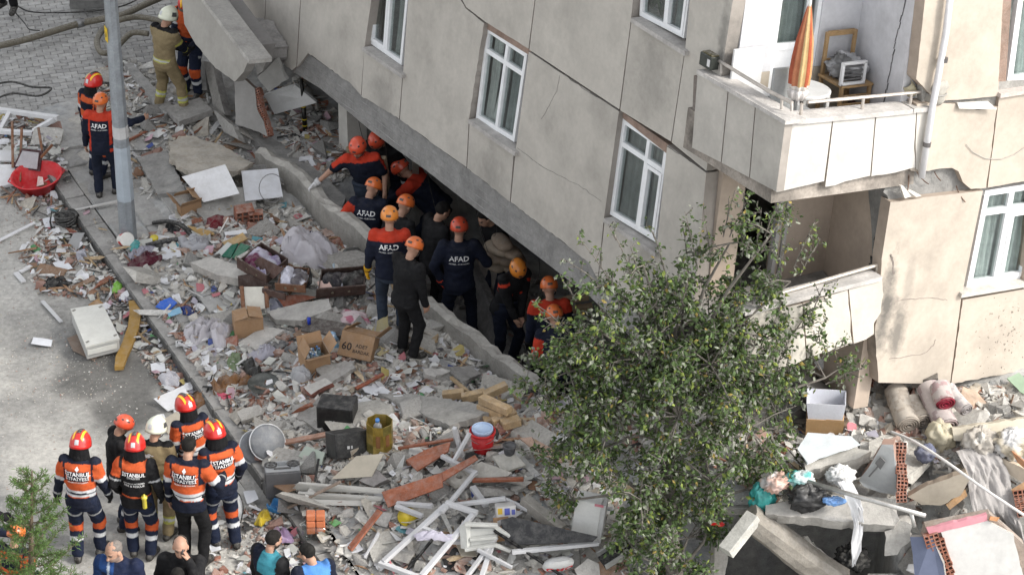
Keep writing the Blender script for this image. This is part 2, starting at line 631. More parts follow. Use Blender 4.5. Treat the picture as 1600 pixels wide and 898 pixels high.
# kerb: separate stones in a row, each its own piece, standing .14 above the road
kerb=root('kerb',(K0[0],K0[1],0),'long grey concrete kerb running diagonally between road and pavement','kerb')
L=0.0
TOT=np.linalg.norm(K1-K0)+4
stone_v,stone_f=chamfer_box(.395,.15,.15,.018)
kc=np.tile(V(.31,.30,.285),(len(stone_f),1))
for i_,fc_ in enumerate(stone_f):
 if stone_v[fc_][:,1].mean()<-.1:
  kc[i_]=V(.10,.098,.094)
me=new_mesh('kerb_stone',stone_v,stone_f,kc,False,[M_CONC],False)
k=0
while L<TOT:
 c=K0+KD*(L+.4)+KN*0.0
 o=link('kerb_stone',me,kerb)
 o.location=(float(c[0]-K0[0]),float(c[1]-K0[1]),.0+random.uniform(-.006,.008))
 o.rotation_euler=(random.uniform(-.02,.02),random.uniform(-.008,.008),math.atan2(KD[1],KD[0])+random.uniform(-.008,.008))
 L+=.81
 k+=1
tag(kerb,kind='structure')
me=new_mesh('gutter',[(*(K0-KD*3-KN*.32),-.012),(*(K1+KD*5-KN*.32),-.012),(*(K1+KD*5-KN*.05),-.012),(*(K0-KD*3-KN*.05),-.012)],[[0,1,2,3]],[(.95,.95,.95)],False,[M_ROAD])
link('gutter',me,kind='structure')
# pavement slabs beside the kerb (the strip the rubble leaves clear), laid in three rows
pave=bpy.data.objects.new('pavement',None)
COL.objects.link(pave)
pave['kind']='structure'
ORG['pavement']=V(0,0,0)
pm=[]
for q in range(5):
 v,f=chamfer_box(.192,.192,.03,.008)
 t=.34+.04*q/4*random.choice((-1,1))
 pm.append(new_mesh('paving_slab',v,f,np.tile(V(t,t*.985,t*.95),(len(f),1)),False,[M_CONC]))
for i in range(int(9.5/.4)):
 for j in range(3):
  c=K0+KD*(.3+i*.4)+KN*(.36+j*.4)
  o=link('paving_slab',random.choice(pm),pave)
  o.location=(c[0],c[1],float(TH(c[0]+.0,c[1]))-.024+random.uniform(-.012,.012))
  if float(TH(c[0],c[1]))>.3:
   o.location.z=.12
  o.rotation_euler=(random.uniform(-.035,.035),random.uniform(-.035,.035),math.atan2(KD[1],KD[0])+random.uniform(-.02,.02))
# interlocking pavers of the lane at the top left
lane=bpy.data.objects.new('paved_lane',None)
COL.objects.link(lane)
lane['kind']='structure'
ORG['paved_lane']=V(0,0,0)
grid_mesh('lane_bed',-13,-3,37,52,.25,paved,lambda x,y:TH(x,y)*0-.016,M_RUB,lambda v:np.tile(V(.20,.195,.18),(len(v),1)),kind='structure')
LD=unit(G(330,60)-G(0,100))[:2]
LN=V(-LD[1],LD[0])
pms=[]
for q in range(6):
 v,f=chamfer_box(.098,.048,.03,.006)
 t=.37+.05*(q-2.5)/2.5
 pms.append(new_mesh('paver',v,f,np.tile(V(t,t*.985,t*.955),(len(f),1)),False,[M_CONC]))
base=G(120,110)[:2]
cand=[]
for i in range(-26,30):
 for j in range(-46,60):
  c=base+LD*(i*.202+(.101 if j%2 else 0))+LN*j*.101
  if not paved(c[0],c[1]):
   continue
  u,v_=proj((c[0],c[1],0))
  if-25<u<345 and-30<v_<215:
   cand.append((np.hypot(u-110,(v_-105)*1.6),c))
cand.sort(key=lambda t:t[0])
far=MB()
pv,pf=chamfer_box(.098,.048,.03,.006)
Rl=rotz(math.atan2(LD[1],LD[0]))
for k,(_,c)in enumerate(cand):
 dz=random.uniform(-.006,.006)
 if k<300:
  o=link('paver',random.choice(pms),lane)
  o.location=(c[0],c[1],-.012+dz)
  o.rotation_euler=(random.uniform(-.03,.03),random.uniform(-.03,.03),math.atan2(LD[1],LD[0])+random.uniform(-.02,.02))
 else:
  t=.37+random.uniform(-.05,.05)
  far.add(pv@Rl.T+V(c[0],c[1],-.012+dz),pf,V(t,t*.985,t*.955))
if far.n:
 o=far.build('pavers',M_CONC,lane)
 o['kind']='stuff'
def rough_poly(P,seg=.07,amp=.02,seed=0,keep=None):
 """the outline P (n,3) with its edges broken into short uneven runs"""
 P=np.asarray(P,float)
 out=[]
 n=len(P)
 r=np.random.default_rng(seed)
 c=P.mean(0)
 for i in range(n):
  a,b=P[i],P[(i+1)%n]
  ln=np.linalg.norm(b-a)
  m=max(1,int(ln/seg))
  if keep and i in keep:
   m=1
  nrm=unit(c-(a+b)/2)
  out.append(a)
  for k in range(1,m):
   t=(k+r.uniform(-.3,.3))/m
   out.append(a+(b-a)*t+nrm*amp*(r.random()*1.6-.5))
 return np.array(out)
def slab(name,label,cat,px,thick,col,m=None,amp=.02,seg=.08,seed=1,dz=.03,parent=None,group=None,edge=None,down=None,land=None):
 """a board or broken slab whose upper corners lie over the ground at the pixels (x, y[, height over the ground])"""
 P=np.array([T(p[0],p[1],(p[2]if len(p)>2 else dz))for p in px])
 n=np.zeros(3)
 for i in range(len(P)):
  n+=np.cross(P[i],P[(i+1)%len(P)])
 n=unit(n)
 if n[2]<0:
  n=-n
  P=P[::-1]
 c=P.mean(0)
 P=P-np.outer((P-c)@n,n)*(.75 if len(P)>3 else 0)
 if amp>0:
  Q=rough_poly(P,seg,amp,seed)
 else:
  Q=P
 b=MB()
 r=np.random.default_rng(seed)
 off=-n*thick if down is None else np.asarray(down,float)
 if amp>0:
  q2=Q+off+r.normal(0,amp*.35,Q.shape)
  k=len(Q)
  f=[list(range(k)),list(range(2*k-1,k-1,-1))]+[[(i+1)%k,i,k+i,k+(i+1)%k]for i in range(k)]
  cc=np.tile(np.asarray(col,float),(len(f),1))
  cc[1:]=col if edge is None else edge
  cc[2:]*=r.uniform(.85,1.1,(k,1))
  b.add(np.vstack([Q,q2]),f,cc)
 else:
  b.prism(Q,off,col,edge)
 o=b.build(name,m or M_CONC,parent,label=label,cat=cat,group=group)
 if land:
  LAND.append((c,land))
 return o
# ------------------------------------------------------------------ the apartment block (tilted as a whole: it leans away and to the right)
def _frame():
 a,b,c=[math.radians(t)for t in(-59.62,5.44,-8.57)]
 M=rotx(c)@roty(b)@rotz(a)
 return M[:,0],M[:,1],M[:,2]
BL,BR,BU=_frame()
A0=G(715,315,1.6)
B3=lambda u,w_,v:A0+BL*u+BR*w_+BU*v
FL=lambda x,y,w_=0.0:on_plane(x,y,A0+BR*w_,BR)
UR=6.5
FR=lambda x,y,u=UR:on_plane(x,y,A0+BL*u,BL)
C_PL,C_PR=V(.455,.428,.385),V(.475,.418,.352)
bld=root('apartment_building',A0,'cream apartment block leaning over its crushed ground floor','building')
def panel(px,plane=FL,w_=0.0,th=.16,col=C_PL,amp=0.0,seed=1,name='wall_panel',keep=None,m=None,edge=None,parent=None):
 """a facade panel: its outer face through pixels, its thickness inwards"""
 P=np.array([plane(x,y,w_)for x,y in px])
 inward=BR if plane is FL else-BL
 if amp:
  P=rough_poly(P,.07,amp,seed,keep)
 b=MB()
 b.prism(P,inward*th,col,edge)
 return b.build(name,m or M_PLAS,parent or bld)
def inset(px,d=.9):
 """shrink a pixel polygon about its edges so that neighbours leave a groove"""
 p=np.asarray(px,float)
 c=p.mean(0)
 n=len(p)
 out=[]
 for i in range(n):
  a,b,e=p[i-1],p[i],p[(i+1)%n]
  n1=V(-(b-a)[1],(b-a)[0])
  n2=V(-(e-b)[1],(e-b)[0])
  n1,n2=n1/(np.linalg.norm(n1)+1e-9),n2/(np.linalg.norm(n2)+1e-9)
  m=n1+n2
  q=m/max(np.dot(m,m)/2,.4)
  out.append(b+q*d)
 return[tuple(t)for t in out]
ED=V(.33,.30,.27)
GRV=V(.27,.19,.15)
# backing just behind the panels, seen in the joints and where render fell off
def backing(px,plane=FL,w_=.05,th=.1,col=GRV,**k):
 inward=w_ if plane is FL else UR-w_
 return panel(px,plane,inward,th,col,name='backing',m=M_CONC,**k)
# left face, upper floor (clockwise on the picture)
LEFT=[([(700,-40),(841,-40),(826,77.5),(758,35),(728,12)],None),([(841,-40),(994,-40),(986.5,29),(968,172),(826.5,78.5)],None),([(986.5,31),(1069.5,84),(1048.5,222),(968.5,173)],None),([(1081,-40),(1152,-40),(1104,268),(1048.8,223),(1069.5,84)],None),]
# left face, the floor below
LEFT2=[([(270,-40),(417,-40),(412.5,56),(381.5,28),(354.8,21),(342,0)],{1,2,0}),([(417,-40),(474,-40),(469.7,0),(463,105),(456,111),(425.6,88),(421.6,75),(412.5,57)],{0,1,2,3}),([(474,-40),(586.5,-40),(570,75),(564.2,150),(550,134),(481.5,84),(464,106),(469.7,0)],{0,1,2,5,6,7}),([(568.8,78),(629,120),(624,186.5),(564.2,151)],{0,1,3}),([(640,-40),(697,-40),(727,12),(757,37),(733,187),(729,262),(673,223),(624.3,187),(629.3,115)],{0,4,5,8,7}),([(733.2,192),(803,241),(797,316),(770,295),(729.3,263)],{0,1,4}),([(826,80),(967.6,174),(944,342),(934,437),(920,411),(868,370),(797.3,316),(805.5,232)],{0,1,2,6,7}),([(944.3,345),(1026,398),(1016,480),(985,482),(934.5,437)],{0,1,4}),([(1042,226),(1104,270),(1082,500),(1040,520),(1016,480),(1026,382)],{0,1,5}),]
for i,(px,keep)in enumerate(LEFT):
 panel(inset(px,.55),FL,0,.17,C_PL*(1+.02*math.sin(i*2.7)),.006 if i==0 else 0,i,keep={0,1,3,4},edge=ED)
for i,(px,keep)in enumerate(LEFT2):
 panel(inset(px,.55),FL,0,.17,C_PL*(.985+.02*math.sin(i*1.9+1)),.012,i+20,keep=keep,edge=ED)
backing([(700,-40),(841,-40),(826,77),(968,172),(1104,268),(1104,290),(968,181),(826,86),(758,44),(728,30)],FL,.06,.12)
for px in([(410,-40),(424,-40),(420,60),(406,50)],[(465,-40),(481,-40),(476,80),(459,92)],[(835,-40),(850,-40),(834,77),(818,77)],[(977,30),(998,36),(980,176),(958,176)],[(1060,80),(1080,80),(1058,222),(1038,216)],[(561,76),(575,82),(572,148),(557,146)],[(622,114),(637,120),(632,186),(616,180)],[(725,187),(742,196),(738,262),(721,250)],[(797,240),(812,244),(806,312),(790,306)],[(937,342),(953,350),(943,440),(926,424)],[(1018,384),(1034,394),(1024,478),(1008,470)]):
 backing(px,FL,.07,.06)
# (grime under the sills is given to these panels once its material exists)
# reinforced concrete edge beam along the foot of the left face
bm_top=[(463,108),(481,84),(550,132),(625,187),(673,222),(729,262),(797,315),(868,369),(920,410),(990,480),(1060,540)]
bm_bot=[(1040,580),(935,476),(920,462),(850,408),(799,369),(764,342),(719,308),(660,262),(617,232),(579,204),(535,167),(500,138),(457,112)]
P=np.array([FL(x,y,.035)for x,y in bm_top+bm_bot])
P=rough_poly(P,.09,.012,3)
b=MB()
b.prism(P,BR*.42,V(.235,.23,.222),V(.2,.195,.19))
b.build('edge_beam',M_CONC,bld)
b=MB()
for k,f_ in enumerate((.3,.55,.8)):
 for(a0,a1,c0,c1)in[((481,84),(673,222),(457,112),(617,232)),((673,222),(868,369),(617,232),(799,369))]:
  p0=FL(a0[0]+(c0[0]-a0[0])*f_,a0[1]+(c0[1]-a0[1])*f_,.032)
  p1=FL(a1[0]+(c1[0]-a1[0])*f_,a1[1]+(c1[1]-a1[1])*f_,.032)
  n=22
  pts=[p0+(p1-p0)*i/n+BU*.012*(random.random()-.5)for i in range(n+1)]
  b.tube(pts,.005+.003*random.random(),V(.26,.255,.245),4)
b.build('formwork_ridge',M_CONC,bld)
# floor slab behind the beam, upper slabs, far walls, the storeys above the frame and the roof
b=MB()
Cn=V(.24,.235,.225)
def bblock(b,u0,u1,w0,w1,v0,v1,col):
 b.hexa([B3(u0,w0,v0),B3(u1,w0,v0),B3(u1,w1,v0),B3(u0,w1,v0),B3(u0,w0,v1),B3(u1,w0,v1),B3(u1,w1,v1),B3(u0,w1,v1)],col)
bblock(b,-9,5.2,.46,11,-.05,.2,Cn)
b.build('floor_slab',M_CONC,bld)
for(v0,v1)in((2.62,2.8),(5.5,5.7),(8.4,8.6)):
 b=MB()
 bblock(b,-9,5.1,.2,11,v0,v1,Cn)
 bblock(b,5.1,6.3,2.0,11,v0,v1,Cn)
 b.build('floor_slab',M_CONC,bld)
b=MB()
bblock(b,-9,6.45,.1,11,13.2,13.5,Cn)
b.build('roof',M_CONC,bld)
b=MB()
bblock(b,-9.2,-9,0,11,0,13.2,C_PL)
b.build('end_wall',M_PLAS,bld)
b=MB()
bblock(b,-9,6.5,11,11.2,0,13.2,C_PL)
b.build('rear_wall',M_PLAS,bld)
b=MB()
bblock(b,-8.9,5.1,3.6,3.7,.2,13.2,V(.3,.29,.27))
bblock(b,4.6,4.7,3.7,10.9,.2,13.2,V(.3,.29,.27))
b.build('inner_wall',M_PLAS,bld)
b=MB()
bblock(b,1.9,2.0,.2,3.6,.2,2.62,V(.3,.29,.27))
bblock(b,-1.2,-1.1,.2,3.6,.2,2.62,V(.3,.29,.27))
b.build('inner_wall',M_PLAS,bld)
b=MB()
v4=4.75
b.hexa([B3(-9,0,v4+.8),B3(5.24,0,v4),B3(5.24,.17,v4),B3(-9,.17,v4+.8),B3(-9,0,13.2),B3(5.24,0,13.2),B3(5.24,.17,13.2),B3(-9,.17,13.2)],C_PL)
b.build('wall_panel',M_PLAS,bld)
b=MB()
bblock(b,6.33,6.5,1.55,11,5.35,13.2,C_PR)
b.build('wall_panel',M_PLAS,bld)
# ---------------------------------------------------------------- windows
def qpt(Q,s,t):
 return(1-t)*((1-s)*Q[0]+s*Q[1])+t*((1-s)*Q[3]+s*Q[2])
WHITE=V(.78,.79,.80)
def window(Q_px,plane,du,bars_s,bars_t_full,bars_t_part=(),curtain=None,open_sash=None,fw=.06,off0=0.0,dust=None):
 """pvc window: pixel corners (top left, top right, bottom right, bottom left) of the frame, set du back in its opening"""
 inward=BR if plane is FL else-BL
 Q=[plane(x,y,du if plane is FL else UR-du)for x,y in Q_px]
 wd,ht=np.linalg.norm(Q[1]-Q[0]),np.linalg.norm(Q[3]-Q[0])
 fs,ft=fw/wd,fw/ht
 wroot=bpy.data.objects.new('window',None)
 COL.objects.link(wroot)
 wroot.parent=bld
 ORG[wroot.name]=ORG[bld.name]
 def bar(b,s0,s1,t0,t1,z0=-.02,z1=.05,col=WHITE):
  pts=[qpt(Q,s0,t0),qpt(Q,s1,t0),qpt(Q,s1,t1),qpt(Q,s0,t1)]
  pts=[p+inward*z0 for p in pts]
  b.prism(pts,inward*(z1-z0),col)
 fr=MB()
 bar(fr,0,1,0,ft)
 bar(fr,0,1,1-ft,1)
 bar(fr,0,fs,ft,1-ft)
 bar(fr,1-fs,1,ft,1-ft)
 fr.build('frame',M_WHITE,wroot)
 for s in bars_s:
  b=MB()
  bar(b,s-fs*.5,s+fs*.5,ft,1-ft,-.024,.046)
  b.build('mullion',M_WHITE,wroot)
 for(t,s0,s1)in bars_t_full:
  b=MB()
  bar(b,s0+fs*.5,s1-fs*.5,t-ft*.5,t+ft*.5,-.021,.044)
  b.build('transom',M_WHITE,wroot)
 for(s0,s1,t0,t1)in bars_t_part:
  b=MB()
  k=.75
  bar(b,s0,s1,t0,t0+ft*k,-.032,.03)
  bar(b,s0,s1,t1-ft*k,t1,-.032,.03)
  bar(b,s0,s0+fs*k,t0+ft*k,t1-ft*k,-.032,.03)
  bar(b,s1-fs*k,s1,t0+ft*k,t1-ft*k,-.032,.03)
  b.build('sash',M_WHITE,wroot)
 ss=[0]+list(bars_s)+[1]
 tt=sorted({t for t,_,_ in bars_t_full})
 tt=[0]+tt+[1]
 for i in range(len(ss)-1):
  for j in range(len(tt)-1):
   b=MB()
   bar(b,ss[i]+fs*.4,ss[i+1]-fs*.4,tt[j]+ft*.4,tt[j+1]-ft*.4,.012,.018,V(.8,.8,.8))
   b.build('pane',M_GLASS,wroot)
 if curtain:
  for(s0,s1,t0,t1,col,amp,sway)in curtain:
   nx,ny=26,8
   vs,fs_=[],[]
   for j in range(ny+1):
    for i in range(nx+1):
     a=i/nx
     tv=j/ny
     s=s0+(s1-s0)*a+sway*tv*tv*(1-a)
     p=qpt(Q,s,t0+(t1-t0)*tv)+inward*(.085+.022*math.sin(a*21+tv*1.5)+.015*math.sin(a*47))
     vs.append(p)
   for j in range(ny):
    for i in range(nx):
     q=j*(nx+1)+i
     fs_.append([q,q+1,q+nx+2,q+nx+1])
   b=MB()
   tone=np.array([.55+.75*fbm((e%nx)*.55+s0*9,(e//nx)*.15,0,13,2)for e in range(nx*ny)])  # fold shading put into the cloth colour as lighter and darker strips
   b.add(vs,fs_,np.asarray(col)[None]*tone[:,None])
   b.build('curtain',M_CLOTH,wroot,smooth=True)
 return wroot,Q
def sill(px,plane,w0,out=.1,th=.05,col=V(.42,.40,.38)):
 inward=BR if plane is FL else-BL
 P=[plane(x,y,w0 if plane is FL else UR-w0)for x,y in px]
 a,c=P
 b=MB()
 b.hexa([a-BU*th,c-BU*th,c+inward*(out+.14)-BU*th,a+inward*(out+.14)-BU*th,a,c,c+inward*(out+.14)+BU*.012,a+inward*(out+.14)+BU*.012],col)
 return b.build('sill',M_CONC,bld)
SHEER,GREYC=V(.72,.72,.70),V(.45,.46,.45)
window([(584,-55),(641,-20),(629.3,102),(578,66)],FL,.11,[.52],[],[(.08,.5,.2,.95)],[(.6,1,0,1,GREYC,1,0),(-.1,.16,0,1,V(.25,.22,.22),1,0)])
sill([(566,74),(628,117)],FL,-.06)
window([(763,42),(826,84),(805.5,222),(745.5,184.5)],FL,.09,[.53],[(.24,0,1)],[],[(.08,.26,.05,1,SHEER*1.1,1,.0),(.36,.5,.05,1,SHEER*1.1,1,-.12),(.56,.98,0,1,V(.34,.37,.37),1,0)])
sill([(732,187),(804.5,238)],FL,-.06)
window([(975.5,184),(1045,232),(1025.5,377),(955,334.5)],FL,.09,[.60],[(.25,0,1)],[(.63,.97,.28,.97)],[(0.02,.58,.1,1,V(.22,.235,.23),1,0),(.62,.98,0,1,V(.27,.285,.28),1,0)])
sill([(943.5,341),(1024,395)],FL,-.05)
window([(1006,-80),(1083,-34),(1070.5,60),(1001.5,24.5)],FL,.10,[.57],[],[(.59,.97,.3,.96)],[(.62,1.0,0,1,V(.27,.30,.30),1,0)])
sill([(986,28.5),(1070,81)],FL,-.06)
# two pot plants stand behind the glass of the upper window
for k,(x,y)in enumerate(((1019,16),(1033,26))):
 p=FL(x,y,.30)
 t=root('potted_plant',p,['pot plant with green stems inside the upper window, further from its central bar','pot plant with green stems inside the upper window, close to its central bar'][k],'plant')
 b=MB()
 M=np.eye(4)
 M[:3,3]=p-BU*.12
 b.lathe([(.05,0),(.075,.12),(.08,.13),(.07,.13)],V(.35,.36,.36),14,M)
 b.build('pot',M_PLST,t,smooth=True)
 b=MB()
 for i in range(24):
  a=random.uniform(0,6.28)
  tip=p+V(math.cos(a)*.1,math.sin(a)*.1,random.uniform(.1,.32))
  b.tube([p,(p+tip)/2+V(0,0,.04),tip],[.006,.005,.002],V(.06,.10,.04)*random.uniform(.7,1.4),4)
 b.build('leaves',M_LEAF,t)
# ---------------------------------------------------------------- right face
def stained(name,spots):
 """the render with grime of its own shape round given points: (point, half width, half height, strength, speckle)"""
 m=M_PLAS.copy()
 m.name=name
 n,l=m.node_tree.nodes,m.node_tree.links
 bs=n['Principled BSDF']
 src=bs.inputs['Base Color'].links[0].from_socket
 ge=n.new('ShaderNodeNewGeometry')
 nz=n.new('ShaderNodeTexNoise')
 nz.inputs['Scale'].default_value=5.0
 nz.inputs['Detail'].default_value=8.0
 nz.inputs['Roughness'].default_value=0.7
 l.new(ge.outputs['Position'],nz.inputs['Vector'])
 def mth(op,a,b_=None):
  t=n.new('ShaderNodeMath')
  t.operation=op
  for i,q in enumerate((a,b_)):
   if q is None:
    continue
   if isinstance(q,(int,float)):
    t.inputs[i].default_value=q
   else:
    l.new(q,t.inputs[i])
  return t.outputs[0]
 for(c,hw,hh,stg,spk)in spots:
  sub=n.new('ShaderNodeVectorMath')
  sub.operation='SUBTRACT'
  l.new(ge.outputs['Position'],sub.inputs[0])
  sub.inputs[1].default_value=[float(t)for t in c]
  ds=[]
  for ax,h in((BR if hw>0 else BL,abs(hw)),(BU,hh)):
   d=n.new('ShaderNodeVectorMath')
   d.operation='DOT_PRODUCT'
   l.new(sub.outputs[0],d.inputs[0])
   d.inputs[1].default_value=[float(t)/h for t in ax]
   ds.append(mth('MULTIPLY',d.outputs['Value'],d.outputs['Value']))
  r=mth('SQRT',mth('ADD',ds[0],ds[1]))
  if spk:
   n2=n.new('ShaderNodeTexNoise')
   n2.inputs['Scale'].default_value=26.0
   n2.inputs['Detail'].default_value=2.0
   l.new(ge.outputs['Position'],n2.inputs['Vector'])
   k=mth('SUBTRACT',n2.outputs[0],mth('MULTIPLY',r,.10))
   lo,hi=.58,.62
  else:
   k=mth('SUBTRACT',mth('ADD',nz.outputs[0],.35),mth('MULTIPLY',r,.55))
   lo,hi=.32,.72
  mr=n.new('ShaderNodeMapRange')
  for q,v_ in zip(('From Min','From Max','To Min','To Max'),(lo,hi,0.0,stg)):
   mr.inputs[q].default_value=v_
  l.new(k,mr.inputs['Value'])
  mx=n.new('ShaderNodeMix')
  mx.data_type='RGBA'
  l.new(mr.outputs[0],mx.inputs[0])
  l.new(src,mx.inputs[6])
  mx.inputs[7].default_value=(.085,.083,.078,1)if not spk else(.13,.11,.09,1)
  src=mx.outputs[2]
 l.new(src,bs.inputs['Base Color'])
 return m
M_ST1=stained('render_sooty',[(FR(1384,480),.16,.75,.85,0),(FR(1402,520),.14,.5,.7,0),(FR(1420,440),.1,.4,.3,0)])
M_ST2=stained('render_pitted',[(FR(1575,520),.45,.45,.9,1)])
M_ST3=stained('render_grimy',[(FL(768,270),-.45,.5,.35,0),(FL(1005,420),-.45,.5,.3,0),(FL(1020,120),-.5,.6,.3,0),(FL(598,150),-.4,.5,.3,0),(FL(1130,60),-.12,.5,.5,0),(FL(1126,88),-.12,.12,.8,0)])
for q_ in[o for o in bld.children if o.name.startswith('wall_panel')]:
 q_.data.materials[0]=M_ST3
RIGHT=[([(1449,-40),(1570,-40),(1559.8,151),(1497,157),(1462,159),(1431,124)],None,.004),([(1432,162),(1462,160),(1497,162),(1528,172),(1559.3,166),(1541.5,294),(1517,296),(1504,285),(1497,268),(1487,263),(1470,264),(1437,270),(1422,267)],{1,3},.012),([(1560.6,152),(1575,149),(1720,128),(1690,272),(1600,284),(1542.6,294)],None,.004),([(1391,315),(1450,307),(1536.5,297.5),(1502.5,466),(1484.8,600.5),(1372,598),(1366,520),(1377,405)],{1,2,3,4,7},.012),([(1503.5,468),(1605,450),(1640,444),(1620,576),(1485.8,600.3)],{0,1,2},.010),([(1600,450),(1665,436),(1685,280),(1640,282),(1620,300)],None,0),]
for i,(px,keep,amp)in enumerate(RIGHT):
 panel(inset(px,.6),FR,UR,.17,C_PR*(1+.025*math.sin(i*3.1+.5)),amp,i+50,keep=keep,edge=V(.40,.33,.27),m={3:M_ST1,4:M_ST2}.get(i))
# backing: red-brown seams, and the grey rough concrete where the render is gone
backing([(1553,-40),(1583,-40),(1570,152),(1552,292),(1533,292),(1548,152)],FR,.06,.08)
backing([(1494,466),(1512,462),(1494,598),(1476,598)],FR,.06,.08)
backing([(1400,250),(1520,245),(1545,300),(1520,318),(1395,322),(1380,300)],FR,.085,.1,V(.235,.23,.22),amp=.02)
backing([(1440,135),(1620,125),(1620,180),(1440,185)],FR,.05,.08,V(.3,.29,.27))
# a flake of render hanging off below the crack
P=[FR(x,y,UR+d)for x,y,d in((1496,161,.02),(1544,159,.05),(1558,171,.09),(1499,170,.05))]
b=MB()
b.prism(P,-BL*.02,V(.62,.60,.56))
b.build('render_flake',M_PLAS,bld)
for(px)in([(1407,290),(1412,291),(1424,307),(1414,310)],[(1418,298),(1424,297),(1440,306),(1432,308)]):
 P=[FR(x,y,UR+.03)for x,y in px]
 b=MB()
 b.prism(P,-BL*.03,V(.66,.62,.56))
 b.build('render_flake',M_PLAS,bld)
# hairline cracks: thin grooves lined with grey mortar
def crack(px,plane,w_,wd=.006,col=V(.11,.10,.095)):
 P=[plane(x,y,w_)for x,y in px]
 n=-BR if plane is FL else BL
 pts=[]
 for i in range(len(P)-1):
  for k in range(5):
   t=k/5
   pts.append(P[i]*(1-t)+P[i+1]*t+(BU*random.uniform(-1,1)+(BL if plane is FL else BR)*random.uniform(-1,1))*.010)
 pts.append(P[-1])
 b=MB()
 for i in range(len(pts)-1):
  d=unit(pts[i+1]-pts[i])
  s=unit(np.cross(d,n))*wd*random.uniform(.5,1.3)
  b.prism([pts[i]-s,pts[i+1]-s,pts[i+1]+s,pts[i]+s],n*.003,col)
 b.build('crack',M_CONC,bld)
crack([(826,79),(880,116),(910,137),(968,173)],FL,0,.004)
crack([(1042,229),(1080,252),(1090,258),(1104,269)],FL,0,.004)
crack([(808,232),(850,262),(885,280),(910,293),(940,315)],FL,0,.003,V(.25,.24,.22))
crack([(875,118),(870,142),(858,165),(846,186)],FL,0,.0025,V(.27,.26,.24))
crack([(1397,470),(1430,467),(1462,465),(1480,469)],FR,UR,.004,V(.27,.23,.2))
crack([(1390,560),(1420,556),(1445,552),(1458,540),(1462,530)],FR,UR,.004,V(.27,.23,.2))
crack([(1462,159),(1497,158)],FR,UR,.006)
crack([(1391,397),(1394,405),(1397,428)],FR,UR,.012,V(.2,.17,.15))
WQ=[(1538,297),(1680,275),(1655,424),(1508.5,447.5)]
window(WQ,FR,.10,[.30,.62],[(.235,0,1)],[(.33,.60,.27,.97)],[(.01,.3,.0,1,V(.62,.65,.64),1,.03),(.31,.62,0,1,V(.58,.62,.61),1,0),(.63,1,0,1,V(.58,.62,.61),1,0)],fw=.07)
sill([(1503,459),(1660,433)],FR,-.05,col=V(.56,.53,.48))
window([(1597,-60),(1700,-75),(1680,112),(1571.5,129)],FR,.10,[.5],[(.3,0,1)],[],[(.02,.5,0,1,V(.58,.62,.61),1,0)],fw=.07)
sill([(1564,147),(1690,127)],FR,-.05,col=V(.52,.45,.41))
# ---------------------------------------------------------------- the loggia: recessed walls behind both balconies
U5,WB,WC=5.24,1.76,1.55
def wall_poly(pts,off,col,name='recess_wall',m=None):
 b=MB()
 b.prism([B3(*p)for p in pts],off,col)
 return b.build(name,m or M_PLAS,bld)
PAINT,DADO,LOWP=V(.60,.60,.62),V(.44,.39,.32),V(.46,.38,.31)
vf,vc=3.0,5.6
dA,dB,dT=.62,1.22,4.95
for(w0,w1)in((.172,dA),(dB,WB)):
 wall_poly([(U5,w0,vf+.50),(U5,w1,vf+.50),(U5,w1,vc),(U5,w0,vc)],-BL*.15,PAINT)
 wall_poly([(U5+.004,w0,vf),(U5+.004,w1,vf),(U5+.004,w1,vf+.497),(U5+.004,w0,vf+.497)],-BL*.15,DADO,'dado')
wall_poly([(U5,dA,dT),(U5,dB,dT),(U5,dB,vc),(U5,dA,vc)],-BL*.15,PAINT)
so_=(UR-U5)
wall_poly([(U5,WB,vf),(6.325,WC+.05,vf),(6.325,WC+.05,vc),(U5,WB,vc)],BR*.2,PAINT)
wall_poly([(U5+.01,WB-.004,vf),(6.325,WC+.046,vf),(6.325,WC+.046,vf+.1),(U5+.01,WB-.004,vf+.1)],-BR*.012,V(.12,.05,.045),'skirting',M_WOOD)
# balcony door, one leaf shut with a curtain behind its glass, the other half open on a dark room
door=bpy.data.objects.new('door',None)
COL.objects.link(door)
door.parent=bld
ORG['door']=ORG[bld.name]
b=MB()
def wbar(b,w0,w1,v0,v1,u0=U5-.02,th=.05,col=WHITE):
 b.prism([B3(u0,w0,v0),B3(u0,w1,v0),B3(u0,w1,v1),B3(u0,w0,v1)],-BL*th,col)
for(a,c,d,e)in((dA,dA+.06,vf,dT),(dA+.40,dA+.46,vf,dT),(dA+.06,dA+.40,vf,vf+.08),(dA+.06,dA+.40,vf+.72,vf+.80),(dA+.06,dA+.40,dT-.07,dT),(dB-.05,dB,vf,dT)):
 wbar(b,a,c,d,e)
b.build('frame',M_WHITE,door)
b=MB()
wbar(b,dA+.06,dA+.40,vf+.08,vf+.72,U5-.035,.02)
b.build('lower_panel',M_WHITE,door)
b=MB()
wbar(b,dA+.06,dA+.40,vf+.80,dT-.07,U5-.04,.008)
b.build('pane',M_GLASS,door)
vs,fs_=[],[]
for j in range(2):
 for i in range(31):
  vs.append(B3(U5-.16+.02*math.sin(i*1.3),dA+.03+.40*i/30,vf+.05+j*(dT-vf-.05)))
for i in range(30):
 fs_.append([i,i+1,32+i,31+i])
b=MB()
b.add(vs,fs_,V(.42,.45,.44))
b.build('curtain',M_CLOTH,door,smooth=True)
